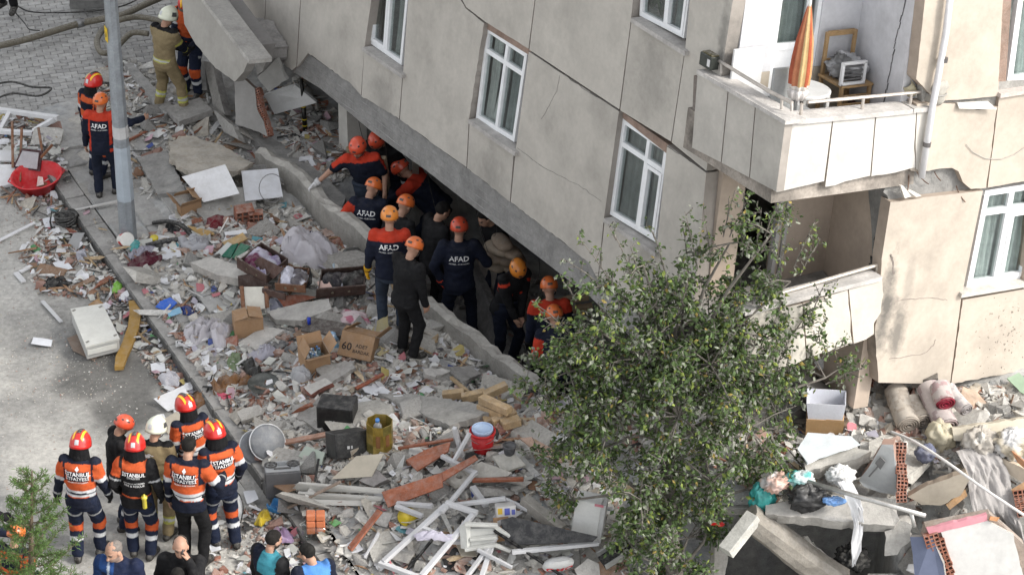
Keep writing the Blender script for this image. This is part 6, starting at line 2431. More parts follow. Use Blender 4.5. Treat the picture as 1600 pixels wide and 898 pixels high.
# overturned chair
c=T(48,250,.1)
t=root('dining_chair',c,'overturned dark chair with a grey padded seat and brown legs above the red basin','chair')
S4=[T(20,262,.20),T(34,232,.42),T(66,236,.42),T(62,268,.18)]
nr=unit(np.cross(S4[1]-S4[0],S4[3]-S4[0]))
nr=nr if nr[1]<0 else-nr
b=MB()
b.prism(S4,-nr*.04,V(.07,.025,.03))
b.build('seat_frame',M_WOOD,t)
cs=np.mean(S4,0)
b=MB()
b.prism([cs+(q-cs)*.8+nr*.012 for q in S4],nr*.03,V(.42,.41,.43))
b.build('seat',M_DCLOTH,t)
for k,(x0,y0,z0,x1,y1,z1)in enumerate([(20,262,.2,19,190,.55),(31,284,.1,34,200,.55),(64,246,.35,82,226,.55),(66,236,.4,60,200,.5)]):
 plank('leg',None,None,(x0,y0,z0),(x1,y1,z1),.035,.035,BRN,parent=t)
LAND.append((c,'the overturned chair'))
slab('white_board','thick white panel at the left edge beside the red basin','panel',[(-20,258,.14),(22,256,.18),(26,286,.10),(-14,294,.06)],.05,WP,M_WHITE,0)
slab('white_board','white panel leaning behind the overturned chair at the left edge','panel',[(-20,232,.2),(18,236,.2),(20,252,.16),(-20,250,.16)],.03,WP*.9,M_WHITE,0)
slab('white_board','white panel scrap sticking up right of the overturned chair','panel',[(72,262,.10),(92,254,.22),(96,268,.12),(76,274,.06)],.02,WP*.95,M_WHITE,0)
# red basin
c=T(61,296,.0)
M=np.eye(4)
M[:3,:3]=rotz(.25)@rotx(.16)@roty(-.1)
M[:3,3]=c+V(0,0,.04)
t=root('basin',c,'bright red plastic basin tilted on the rubble by the kerb','basin')
b=MB()
sx=lambda a,z:1+.18*abs(math.cos(a))**2
b.lathe([(.0,.01),(.17,.012),(.20,.02),(.27,.20),(.285,.215),(.305,.215),(.305,.205),(.285,.20),(.215,.01),(.0,-.005)],V(.55,.012,.018),40,M,sq=sx)
b.build('tub',M_PLST,t,smooth=True)
b=MB()
Mi=M[:3,:3]
for sg in(-1,1):
 b.tube([M[:3,3]+Mi@V(sg*.33,-.09,.205),M[:3,3]+Mi@V(sg*.39,0,.20),M[:3,3]+Mi@V(sg*.33,.09,.205)],.012,V(.50,.012,.018),6)
 b.build('handle',M_PLST,t,smooth=True)
 b=MB()
q=M[:3,3]+Mi@V(-.03,-.02,.03)
b=MB()
b.add([q,q+V(.10,.02,.02),q+V(.08,.10,.09),q+V(.02,.08,.12)],[[0,1,2,3]],V(.70,.62,.58))
b.build('paper_scrap',M_PAPER,label='crumpled paper scrap inside the red basin',cat='paper')
LAND.append((c,'the red basin'))
plank('plastic_strip','long white plastic strip on the dusty road at the left edge','strip',(-10,380,.03),(54,348,.05),.05,.02,WP,M_WHITE)
plank('plastic_strip','thin pale pole lying across the kerb towards the galvanised post','pole',(84,336,.06),(186,314,.10),.035,.03,V(.50,.49,.47),M_PLST)
plank('plastic_strip','short white strip upright by the litter left of the kerb','strip',(61,420,.03),(69,396,.06),.03,.012,WP,M_WHITE)
plank('plastic_strip','small white moulding on the road beside the left litter','strip',(31,425,.03),(50,415,.04),.06,.03,WP,M_WHITE)
plank('plastic_strip','short white moulding piece lying alone on the left road','strip',(25,426,.03),(37,440,.03),.07,.03,WP*.9,M_WHITE)
plank('plastic_strip','white slat lying by the tan offcut above the white drawer','strip',(66,470,.04),(96,503,.04),.05,.02,WP*.85,M_WHITE)
# black bag with cable coil
c=T(106,352,.0)
t=root('tool_bag',c,'black bag with a thick cable coil on top, beside the kerb','bag')
b=MB()
b.box(c+V(0,0,.10),(.30,.22,.20),V(.025,.025,.025),rotz(.5),.04)
b.build('body',M_DCLOTH,t)
for k in range(4):
 b=MB()
 a=np.linspace(0,2*math.pi,22,endpoint=False)
 b.tube(np.stack([c[0]+.0+(.13+.008*k)*np.cos(a),c[1]-.12+(.13+.006*k)*np.sin(a),c[2]+.16+.022*k+.03*np.sin(a+k)],-1),.011,V(.035,.035,.034),6,closed=True)
 b.build('cable_coil',M_RUBBER,t,smooth=True)
b=MB()
b.tube([c+V(-.12,.02,.18),c+V(-.20,.0,.22),c+V(-.22,-.08,.10),c+V(-.20,-.12,.02)],.012,V(.02,.02,.02),6)
b.build('strap',M_RUBBER,t)
LAND.append((c,'the black bag with the cable coil'))
PAPERS=[('white paper sheet under the black cable-coil bag',[(66,342),(98,338),(100,350),(70,355)]),('pale blue-white sheet by the litter left of the kerb',[(82,411),(102,405),(114,420),(94,424)]),('white printed sheet lying alone on the left road',[(52,526),(82,531),(80,541),(48,537)]),('bluish white paper between the brown foam strip and the kerb',[(235,568),(257,566),(259,580),(237,581)]),('white paper pair below the yellow lid',[(252,387),(280,385),(284,402),(254,404)]),('white paper peeking beside the small carton',[(400,338),(416,336),(418,356),(402,358)]),('pale sheet left of the huddle by the red-striped helmets',[(270,640),(290,636),(300,650),(280,656)]),('white page near the firefighters\' white sack',[(380,768),(398,764),(404,780),(386,786)]),('white page beside the blue and yellow bag',[(448,790),(462,786),(468,800),(452,806)]),('white paper on the bare soil below the orange pack',[(540,850),(556,842),(568,858),(550,864)]),('small white tile-like sheet left of the black speaker box',[(412,636),(424,632),(430,642),(418,646)]),('white sheet in front of the huddle\'s last firefighter',[(326,850),(342,846),(346,858),(330,862)]),('pale sheet by the pale green panel',[(430,692),(446,688),(450,700),(434,704)]),('thin white page among crumbs below the dark wood panel',[(566,606),(584,600),(592,612),(574,618)]),('white sheet near the black-clad man\'s shoes',[(615,566),(628,562),(634,574),(620,578)]),('pale page under the teal scraps by the brown cloth',[(238,650),(256,646),(262,660),(244,664)]),]
for k,(lb,px)in enumerate(PAPERS):
 P=[T(x,y,.035+.02*((k+i)%2))for i,(x,y)in enumerate(px)]
 vs,f=[],[]
 for j in range(5):
  for i in range(5):
   s,r=i/4,j/4
   q=P[0]*(1-s)*(1-r)+P[1]*s*(1-r)+P[2]*s*r+P[3]*(1-s)*r
   vs.append(q+V(0,0,.012*math.sin(s*4+k)*math.cos(r*3+k)))
 for j in range(4):
  for i in range(4):
   f.append([j*5+i,j*5+i+1,j*5+i+6,j*5+i+5])
 b=MB()
 b.add(vs,f,V(.68,.69,.72)*random.uniform(.85,1.05))
 b.build('paper_sheet',M_PAPER,smooth=True,label=lb,cat='paper',group='loose papers in the litter')
LAND.append((T(65,533),'the printed sheet on the road'))
# white drawer cabinet on a brown board
slab('cardboard_sheet','flat brown cardboard under the white drawer cabinet','cardboard',[(104,528,.02),(128,518,.02),(166,548,.02),(146,563,.02),(114,548,.02)],.006,V(.24,.18,.14),M_CARD,.008)
P4=[T(110,482,.30),T(160,474,.30),T(187,528,.26),T(134,541,.26)]
t=root('drawer_cabinet',np.mean(P4,0),'white drawer cabinet lying on its back by the brown foam strip','cabinet')
b=MB()
b.prism(P4,V(0,0,-.025),V(.60,.60,.56))
b.build('top_panel',M_WHITE,t)
cc=np.mean(P4,0)
b=MB()
b.prism([cc+(q-cc)*.97+V(0,0,-.028)for q in P4],V(0,0,-.17),V(.46,.46,.44))
b.build('body',M_WHITE,t)
b=MB()
b.prism([P4[3]*.93+P4[2]*.07+V(-.01,-.035,-.055),P4[3]*.07+P4[2]*.93+V(-.01,-.035,-.055),P4[3]*.07+P4[2]*.93+V(-.01,-.035,-.12),P4[3]*.93+P4[2]*.07+V(-.01,-.035,-.12)],V(0,.02,0),V(.64,.64,.60))
b.build('drawer_front',M_WHITE,t)
for(s,r)in((.08,.06),(.90,.08),(.10,.9),(.92,.9)):
 q=P4[0]*(1-s)*(1-r)+P4[1]*s*(1-r)+P4[2]*s*r+P4[3]*(1-s)*r
 b=MB()
 b.box(q+V(0,0,.001),(.05,.03,.004),V(.30,.29,.26),rotz(.9))
 b.build('fitting',M_METAL,t)
LAND.append((cc,'the white drawer cabinet'))
# brown foam strip, curved
P=[T(x,y,.05)for x,y in((210,474),(212,494),(209,516),(200,540),(190,560),(186,577))]
b=MB()
vs,f=[],[]
for i,q in enumerate(P):
 wv=V(.072,.01,.0)*(1-.25*(i==5))
 for(s,z)in((-1,0),(1,0),(1,.05),(-1,.05)):
  vs.append(q+wv*s+V(0,0,z+.012*math.sin(i)))
for i in range(5):
 for e in range(4):
  g=(e+1)%4
  f.append([i*4+e,i*4+g,i*4+4+g,i*4+4+e])
f+=[[0,1,2,3],[20,21,22,23]]
b.add(vs,f,V(.34,.205,.055))
b.build('foam_strip',M_CARD,label='curved mustard brown foam strip beside the kerb',cat='foam strip')
LAND.append((P[3],'the brown foam strip'))
slab('wood_offcut','tan triangular board scrap above the white drawer cabinet','board',[(138,476,.05),(152,466,.08),(162,474,.05),(150,484,.04)],.015,V(.33,.19,.08),M_WOOD,0)
slab('folder','bright blue plastic folder near the kerb','folder',[(243,480,.06),(250,470,.10),(266,464,.12),(277,473,.08),(262,486,.05)],.012,V(.02,.11,.50),M_PLST,0,land='the blue folder')
slab('folder','light blue card below the bright blue folder','card',[(261,487,.05),(281,479,.07),(284,488,.06),(264,495,.04)],.008,V(.22,.42,.58),M_PAPER,0)
cloth('dark_cloth','dark blue cloth crumpled right of the blue folder','cloth',[(283,482),(296,480),(306,488),(298,494),(286,492)],.05,V(.01,.03,.16),seed=4)
cloth('brown_cloth','long brown cloth crumpled above the upper striped helmet','cloth',[(306,612),(330,600),(362,594),(394,590),(398,598),(370,608),(340,620),(322,636),(308,640),(300,626)],.10,V(.22,.115,.055),V(.15,.075,.035),seed=6,fold=1.3,land='the long brown cloth')
cloth('pink_cloth','pink cloth scrap beneath the long brown cloth','cloth',[(334,628),(352,618),(362,622),(350,636),(338,638)],.04,V(.50,.09,.14),m=M_LINEN,seed=8)
cloth('plastic_bag','translucent white plastic bag on the litter by the kerb','plastic bag',[(246,592),(268,584),(284,590),(280,604),(258,606)],.07,V(.46,.45,.48),m=M_FILM,seed=9,fold=1.4)
cloth('plastic_bag','crumpled clear bag left of the kerb below the cable coil','plastic bag',[(116,398),(134,394),(138,408),(124,414)],.06,V(.36,.36,.40),m=M_FILM,seed=19,fold=1.4)
cloth('dark_cloth','black garment dropped left of the kerb amid litter','cloth',[(60,448),(76,438),(104,436),(114,444),(98,452),(74,456)],.06,V(.016,.016,.017),seed=10,fold=1.3,land='the black garment by the kerb')
cloth('plastic_bag','lime green bag scrap by the kerb','plastic bag',[(170,450),(182,442),(194,446),(188,458),(174,458)],.05,V(.20,.45,.06),m=M_FILM,seed=11)
cloth('pink_cloth','pinkish patterned rag between kerb and white drawer','cloth',[(182,456),(204,448),(206,458),(190,466)],.04,V(.40,.22,.25),V(.5,.42,.42),m=M_LINEN,seed=12)
slab('white_board','white board propped up behind the upper striped helmet','board',[(240,622,.10),(287,602,.16),(300,628,.10),(262,642,.04)],.012,WP*1.05,M_WHITE,0,land='the white board by the huddle')
slab('tray_board','cream shallow board right of the propped white board','board',[(250,658,.05),(276,642,.08),(296,656,.08),(262,676,.04)],.02,V(.45,.40,.32),M_CARD,0)
# pavement middle: sheets, cartons, bucket, rags
slab('white_board','large white sheet tilted over the cream slab, left of its twin','board',[(284,276,.30),(352,257,.42),(374,302,.28),(318,316,.14)],.012,V(.72,.72,.73),M_WHITE,0,land='the left white sheet')
slab('white_board','white sheet with a wire loop hooked on it, right of its twin','board',[(377,268,.26),(434,262,.34),(442,308,.20),(383,313,.14)],.012,V(.72,.73,.76),M_WHITE,0,land='the right white sheet')
c=T(425,300,.28)
b=MB()
a=np.linspace(.4,5.6,20)
b.tube(np.stack([c[0]+.17*np.cos(a),c[1]+.10*np.sin(a),c[2]+.16*np.sin(a)+.06],-1),.006,V(.22,.22,.22),5)
b.build('wire_loop',M_METAL,smooth=True,label='thin wire loop hooked over the right-hand white sheet',cat='wire')
carton('open brown carton with folded-out flaps below the left white sheet',(294,330),(.30,.24,.20),28,(8,-4),flaps=(120,60,130,40),land='the carton below the left white sheet')
P0=T(382,346,.0)
t=root('brick_block',P0,'red-brown hollow brick block right of the carton under the white sheets','brick')
put_brick(P0+V(0,0,.10),rotz(.3)@rotx(.2),t,1.3)
put_brick(P0+V(.16,-.04,.08),rotz(.1)@rotx(.1),t,1.0)
# ice cream tub at the foot of the post
c=T(195,386,.0)
M=np.eye(4)
M[:3,:3]=rotz(.6)@rotx(1.1)
M[:3,3]=c+V(0,.04,.09)
t=root('plastic_tub',c,'red and white plastic tub on its side at the foot of the galvanised post','tub')
b=MB()
b.lathe([(.0,-.09),(.08,-.09),(.083,-.05),(.090,.045),(.092,.09),(.084,.09),(.07,-.07),(.0,-.075)],V(.50,.02,.02),20,M,cols=lambda i,k:V(.52,.02,.02)if i in(2,)and k%10<7 else V(.68,.66,.62))
b.build('tub',M_PLST,t,smooth=True)
b=MB()
b.lathe([(.093,.078),(.099,.08),(.099,.092),(.090,.093)],V(.68,.67,.64),20,M)
b.build('rim',M_PLST,t,smooth=True)
LAND.append((c,'the tub at the post foot'))
cloth('teal_cloth','teal rag right beside the tub at the post foot','cloth',[(198,386),(208,379),(220,382),(218,392),(204,394)],.07,V(.08,.33,.33),seed=15)
slab('white_board','whitish plastic tray under the yellow lid','tray',[(228,378,.04),(240,366,.06),(274,370,.05),(250,380,.04)],.02,WP*.9,M_WHITE,0)
c=T(241,372,.06)
M=np.eye(4)
M[:3,:3]=rotx(.25)
M[:3,3]=c
b=MB()
b.lathe([(.0,.025),(.045,.022),(.055,.012),(.056,-.005),(.0,-.005)],V(.62,.50,.02),16,M)
b.build('lid',M_PLST,smooth=True,label='yellow round lid on the white tray by the post',cat='lid')
LAND.append((c,'the yellow lid'))
hose('black ribbed tube arching over the rags near the post',[(240,348,.05),(262,346,.16),(284,352,.18),(298,366,.08)],.03,V(.02,.02,.02),'tube',cat='tube')
hose('short black tube beneath the arching ribbed tube',[(228,384,.05),(252,378,.07),(278,374,.06)],.035,V(.022,.022,.024),'tube',cat='tube')
cloth('dark_cloth','black clothing heap right of the yellow lid','cloth',[(246,356),(262,352),(284,356),(282,366),(258,368)],.08,V(.02,.02,.022),seed=16)
cloth('maroon_cloth','maroon cloth lying left of the white paper pair','cloth',[(198,418),(212,406),(234,396),(254,400),(252,410),(224,420)],.08,V(.10,.022,.035),V(.07,.018,.028),seed=17,fold=1.2,land='the maroon cloth')
cloth('grey_bag','lilac grey bag flattened between tub and white paper pair','plastic bag',[(200,396),(236,384),(248,388),(230,400),(204,406)],.06,V(.28,.27,.32),m=M_FILM,seed=18)
cloth('grey_bag','grey plastic bag heap right of the white paper pair','plastic bag',[(274,378),(300,372),(328,378),(326,390),(292,394)],.09,V(.33,.33,.35),m=M_FILM,seed=20,fold=1.2)
slab('wood_board','ochre board with bent edges below the carton and bricks','board',[(292,352,.08),(328,360,.08),(336,366,.06),(312,368,.05)],.015,V(.42,.27,.10),M_WOOD,0)
slab('wood_board','ochre plywood piece near the green folders','board',[(346,378,.10),(380,364,.16),(386,372,.14),(356,388,.06)],.015,V(.42,.28,.12),M_WOOD,0)
cloth('dark_cloth','dark red and black clothing above the ochre plywood','cloth',[(316,350),(344,340),(358,346),(348,358),(326,360)],.08,V(.03,.02,.022),V(.20,.02,.03),seed=22)
for k,(lb,px,col)in enumerate([('dark green file folder in the row of files',[(346,400,.06),(362,382,.12),(372,380,.12),(360,402,.06)],V(.015,.12,.075)),('green and white file folder in the row of files, right end',[(362,402,.06),(376,380,.12),(390,384,.10),(372,404,.05)],V(.05,.16,.10)),('white file folder in the row of files, left end',[(334,398,.05),(356,378,.12),(362,381,.12),(344,402,.05)],V(.50,.52,.50))]):
 slab('file_folder',lb,'folder',px,.02,col,M_PAPER,0)
LAND.append((T(362,392),'the row of files'))
slab('white_board','white slat board above the row of files','board',[(350,362,.10),(384,358,.14),(386,364,.12),(352,368,.08)],.012,WP,M_WHITE,0)
plank('stick','thin pale stick leaning by the dark red clothing','stick',(343,364,.08),(357,340,.22),.02,.02,V(.6,.58,.55),M_PLST)
# the fallen chest of drawers
def drawer(label,px0,px1,depth_v,h,col,fill=None,fc=None,seed=0,tiltup=0.0,land=None,z0=.1,z1=.1):
 """open drawer: front board along px0-px1, box running back along depth_v"""
 A,Bq=T(px0[0],px0[1],z0),T(px1[0],px1[1],z1)
 t=root('drawer',(A+Bq)/2,label,'drawer')
 d=unit(Bq-A)
 D=np.asarray(depth_v,float)
 up=unit(np.cross(d,D))
 up=up if up[2]>0 else-up
 ln=np.linalg.norm(Bq-A)
 def bd(name,o,e1,e2,th,cl):
  b=MB()
  n=unit(np.cross(e1,e2))*th
  b.prism([o,o+e1,o+e1+e2,o+e2],n,cl)
  return b.build(name,M_WOOD,t)
 bd('front',A-d*.02,d*(ln+.04),up*h,.022,col)
 bd('side',A+D*.01,D*.99,up*h*.8,.014,col*.8)
 bd('side',Bq+D*.01,D*.99,up*h*.8,-.014,col*.8)
 bd('back',A+D,d*ln,up*h*.8,.014,col*.8)
 bd('base',A+up*.01,d*ln,D,.008,col*.55)
 f=MB()
 for s in(.32,.68):
  q=A+d*ln*s+up*h*.5-unit(D)*.012
  f=MB()
  f.box(q,(.03,.03,.03),V(.30,.27,.2))
  f.build('knob',M_METAL,t)
 if fill:
  for k,(cl,c2)in enumerate(fill):
   c=A+d*ln*(k+.7)/(len(fill)+.4)+D*.5+up*h*.45
   b=MB()
   vs,fs,n,m=[],[],26,9
   for i in range(m+1):
    for j in range(n):
     r=i/m
     a=2*math.pi*j/n
     q=d*math.cos(a)*r*ln*.33+unit(D)*math.sin(a)*r*np.linalg.norm(D)*.45
     nz=fbm(q[0]*12+k*3,q[1]*12,k+seed,seed,3)
     vs.append(c+q*(1+.3*(nz-.5))+up*((1-r*r)*.10+.13*(nz-.5)))
   for i in range(m):
    for j in range(n):
     fs.append([i*n+j,i*n+(j+1)%n,(i+1)*n+(j+1)%n,(i+1)*n+j])
   vs=np.array(vs)
   mix=fbm(vs[:,0]*7,vs[:,1]*7,vs[:,2]*7,seed+k,2)[:,None]
   mixs=sstep(.44,.56,mix)
   cols=np.asarray(cl)*(1-mixs)+np.asarray(c2)*mixs
   me=new_mesh('clothes',vs-c,fs,cols,True,[M_DCLOTH],True)
   o=link('clothes',me,label=['white','lilac','black and white'][(seed+k)%3]+' clothes spilling out of the '+label.split(' with')[0].split(' lying')[0][:48],cat='clothes')
   o.location=[float(x)for x in c]
 if land:
  LAND.append(((A+Bq)/2,land))
 return t
drawer('tipped dark brown drawer with clothes at the left of the fallen chest',(374,418),(416,444),V(.26,.34,.06),.17,DBRN*1.5,[(V(.5,.48,.58),V(.12,.02,.06)),(V(.55,.55,.62),V(.3,.25,.4))],seed=1,z0=.34,z1=.26,land='the tipped brown drawer')
drawer('middle brown drawer with white clothes in the fallen chest',(434,452),(476,456),V(.05,.42,.02),.10,BRN*.8,[(V(.62,.62,.70),V(.5,.5,.58)),(V(.62,.62,.68),V(.10,.09,.10))],seed=3,z0=.34,z1=.34)
drawer('long dark mahogany drawer front lying right of the fallen chest',(496,464),(568,458),V(.03,.34,.10),.17,DBRN*1.3,[(V(.03,.03,.035),V(.05,.045,.05)),(V(.06,.05,.05),V(.03,.03,.03))],seed=5,z0=.16,z1=.16,land='the long mahogany drawer')
slab('cabinet_plank','dark brown board standing behind the tipped drawer','panel',[(390,414,.34),(405,402,.52),(444,420,.50),(426,436,.34)],.02,DBRN*1.8,M_WOOD,0)
slab('cabinet_plank','red-brown curved board under the middle drawer','panel',[(430,462,.20),(470,460,.22),(496,464,.16),(470,472,.14),(444,480,.10)],.02,RBRN*.8,M_WOOD,0)
plank('cabinet_batten','dark wooden rail of the fallen chest','rail',(410,454,.30),(446,464,.26),.03,.09,DBRN*1.6)
slab('cabinet_plank','dark side board of the fallen chest','panel',[(370,432,.30),(388,428,.34),(424,448,.30),(410,462,.14),(374,450,.10)],.02,DBRN,M_WOOD,0)  # darker brown than the other boards of the chest
P4=[T(381,448,.34),T(412,448,.34),T(414,482,.12),T(384,484,.12)]
t=root('framed_board',np.mean(P4,0),'cream board with brown edges leaning left of the fallen chest','board')
b=MB()
b.prism(P4,V(.0,.02,-.01),V(.62,.60,.53))
b.build('board',M_WHITE,t)
for(a,c)in((0,3),(1,2)):
 plank('edge',None,None,P4[a]+V(-.03 if a==0 else .03,0,.01),P4[c]+V(-.03 if a==0 else .03,0,.01),.05,.03,BRN,parent=t,world=True)
LAND.append((np.mean(P4,0),'the cream board by the chest'))
cloth('white_linen','big heap of white bed linen behind the fallen chest','linen',[(436,396),(444,380),(464,376),(490,380),(512,384),(534,402),(526,416),(496,422),(460,416),(438,414)],.26,V(.50,.48,.50),V(.44,.42,.45),m=M_LINEN,seed=31,fold=.9,freq=4.5,land='the heap of white linen')
cloth('navy_cloth','navy cloth crumpled above the white linen heap','cloth',[(470,376),(484,368),(508,370),(510,380),(488,384)],.10,V(.015,.022,.06),seed=32)
slab('white_board','cream upright board left of the white linen heap','board',[(416,400,.14),(424,384,.26),(438,386,.26),(434,404,.12)],.02,V(.56,.54,.48),M_WHITE,0)
cloth('plastic_bag','pale blue plastic sheet right of the white linen','plastic sheet',[(514,418),(530,408),(540,416),(530,426),(516,426)],.06,V(.42,.52,.60),m=M_FILM,seed=33)
cloth('white_cloth','white garment over the long mahogany drawer','cloth',[(516,438,.2),(538,434,.2),(566,434,.2),(566,446,.2),(540,448,.2),(530,454,.2)],.07,V(.55,.56,.62),m=M_LINEN,seed=34)
slab('pink_card','pale pink card on the long mahogany drawer','card',[(495,440,.30),(512,436,.32),(520,450,.28),(500,454,.26)],.01,V(.60,.42,.36),M_PAPER,0)
cloth('dark_cloth','black clothing between white clothes and mahogany drawer','cloth',[(472,420,.25),(486,420,.25),(488,448,.2),(474,452,.2)],.10,V(.015,.015,.017),seed=35)
b=MB()
q=T(551,412,0)
b.box(q+V(0,0,.11),(.24,.20,.20),V(.035,.036,.035),rotz(.2),.04)
b.build('dark_crate',M_PLST,label='small black crate at the foot of the upper trench wall',cat='crate')
LAND.append((q,'the small black crate'))
cloth('white_linen','white sack dragged out left of the taped carton','sack',[(284,522),(296,506),(318,500),(346,506),(364,516),(360,530),(348,548),(336,546),(330,530),(306,540),(290,536)],.14,V(.45,.43,.45),V(.52,.50,.53),m=M_LINEN,seed=37,fold=1.2,land='the dragged white sack')
carton('taped brown carton with crossed flaps beside the dragged white sack',(388,520),(.36,.26,.26),12,(0,0),open_=False,flaps=(10,6,12,14),land='the taped carton')
carton('open brown carton full of bottles and jars',(492,572),(.32,.28,.24),22,(4,-3),flaps=(150,110,60,130),land='the carton of bottles')
bp_=T(492,568,.02)
for k in range(12):
 q=bp_+V(random.uniform(-.09,.09),random.uniform(-.07,.07),.10+random.uniform(0,.03))
 M=np.eye(4)
 M[:3,:3]=rotz(random.uniform(0,6))@rotx(random.uniform(-.7,.7))
 M[:3,3]=q
 t=root('bottle',q,'small plastic bottle packed in the carton of bottles','bottle','bottles packed in the carton')
 b=MB()
 b.lathe([(.0,-.07),(.028,-.07),(.03,.03),(.012,.06),(.012,.075)],[V(.30,.42,.48),V(.45,.47,.48),V(.20,.30,.36)][k%3],10,M)
 b.build('body',M_PLST,t,smooth=True)
 b=MB()
 b.lathe([(.0,.095),(.015,.095),(.015,.072)],[V(.55,.6,.62),V(.1,.2,.4)][k%2],8,M)
 b.build('cap',M_PLST,t,smooth=True)
carton('printed brown carton marked 60 ADET, its flap bent up',(556,560),(.42,.26,.30),-12,(-34,6),flaps=(30,150,40,130),col=CARD*.86,land='the printed carton',prints=[('60',-.115,.125,.13,V(.03,.025,.025)),('ADET',.07,.155,.06,V(.035,.03,.03)),('BARDAK',.075,.085,.055,V(.035,.03,.03))])
slab('wood_sheet','dark grey-brown wood panel with a blue cap on it','panel',[(470,516,.14),(480,494,.20),(549,506,.16),(540,526,.08)],.02,V(.075,.062,.055),M_WOOD,0,land='the dark wood panel')
M=np.eye(4)
M[:3,3]=T(483,506,.17)
b=MB()
b.lathe([(.022,0),(.024,.09),(.0,.1)],V(.02,.05,.42),10,M)
b.build('blue_tube',M_PLST,smooth=True,label='short blue tube standing on the dark wood panel',cat='tube')
cloth('pink_cloth','pink and white floral cloth above the printed carton','cloth',[(526,500),(534,488),(556,490),(574,496),(582,508),(566,516),(552,510),(536,514)],.08,V(.52,.36,.38),V(.60,.55,.55),m=M_LINEN,seed=41,fold=1.1,stripe=V(.45,.16,.22),land='the floral pink cloth')
slab('foam_sheet','yellowish foam piece leaning by the jeans of the red-yoked rescuer','foam',[(578,520,.06),(590,500,.16),(606,492,.20),(608,512,.10),(594,524,.05)],.04,V(.44,.38,.21),M_CARD,.01)
slab('foam_sheet','smaller yellowish foam block right of the printed carton','foam',[(582,548,.06),(594,540,.10),(608,548,.06),(594,556,.05)],.04,V(.46,.39,.22),M_CARD,.008)
slab('foam_sheet','tan foam slab flat before the red-yoked rescuer\'s boots','foam',[(592,522,.06),(610,516,.08),(618,524,.06),(600,530,.05)],.04,V(.40,.29,.14),M_CARD,.008)
cloth('blue_cloth','blue and white checked cloth above the open bottle carton','cloth',[(508,524),(520,520),(530,530),(522,540),(512,538)],.08,V(.40,.50,.60),V(.20,.34,.5),m=M_LINEN,seed=42,stripe=V(.6,.64,.68))
cloth('blue_cloth','bluish scraps just under the checked cloth','cloth',[(516,544),(530,540),(532,550),(518,552)],.04,V(.16,.30,.42),m=M_LINEN,seed=43)
cloth('striped_cloth','green and white striped clothing below the cream board','cloth',[(420,492),(436,484),(452,492),(456,508),(446,512),(428,504)],.08,V(.34,.44,.38),V(.48,.5,.46),m=M_LINEN,seed=44,stripe=V(.6,.62,.58))
cloth('white_cloth','white and navy clothing between cream board and striped clothing','cloth',[(416,478),(432,468),(446,476),(440,486),(424,488)],.10,V(.55,.55,.60),V(.05,.06,.12),m=M_LINEN,seed=45)
cloth('teal_cloth','turquoise scrap right of the striped clothing','cloth',[(454,494),(466,488),(472,500),(460,504)],.05,V(.08,.30,.36),seed=46)
cloth('white_cloth','grey-white patterned cloth left of the dark square tiles','cloth',[(386,552),(404,540),(430,542),(436,552),(414,562),(394,566)],.07,V(.42,.41,.45),V(.32,.31,.36),m=M_LINEN,seed=47)
slab('dark_tile','dark grey square tile, left one of the pair','tile',[(426,540,.06),(440,530,.08),(452,536,.06),(436,546,.05)],.015,V(.07,.07,.075),M_CONC,0)
slab('dark_tile','dark grey square tile, right one of the pair','tile',[(442,546,.06),(456,536,.08),(466,542,.06),(452,552,.05)],.015,V(.08,.08,.085),M_CONC,0)
slab('white_board','large pale plastered board under the taped carton','board',[(372,536,.06),(412,508,.10),(444,516,.08),(400,546,.06)],.03,V(.46,.44,.41),M_CONC,.015)
cloth('olive_cloth','olive green gloves and rag above the brown cloth','cloth',[(354,570),(362,554),(376,556),(378,576),(364,586)],.08,V(.14,.19,.10),seed=48,land='the olive rag')
cloth('dark_cloth','black bin bag right of the olive rag','bag',[(376,572),(394,566),(412,588),(404,602),(386,590)],.12,V(.018,.018,.017),m=M_PLST,seed=49,fold=1.3)
M=np.eye(4)
M[:3,:3]=rotx(.15)
M[:3,3]=T(412,605,.04)
b=MB()
b.lathe([(.0,.01),(.13,.012),(.19,.06),(.195,.07),(.18,.06),(.12,-.004),(.0,-.004)],V(.06,.065,.06),26,M)
b.build('bowl',M_PLST,smooth=True,label='dark round bowl on the rubble below the black bin bag',cat='bowl')
M=np.eye(4)
M[:3,3]=T(474,590,.02)
cloth('plastic_bag','clear round plastic bag above the red-edged block','plastic bag',[(452,590),(462,580),(480,578),(488,590),(478,602),(460,602)],.15,V(.33,.33,.34),m=M_FILM,seed=50,fold=.8)
slab('brick_slab','plaster block with a red brick edge below the clear round bag','block',[(474,604,.12),(508,590,.16),(520,598,.14),(486,616,.10)],.09,V(.48,.46,.43),M_CONC,.012,edge=V(.30,.12,.09))
plank('wood_stick','thin red-brown stick on the rubble left of the flat slab','stick',(556,607,.06),(599,584,.12),.05,.03,RBRN)
plank('pale_plank','pale clean plank leaning against the lower trench wall','plank',(676,536,.05),(690,478,.55),.13,.035,PINE,tilt=.5,land='the leaning pale plank')
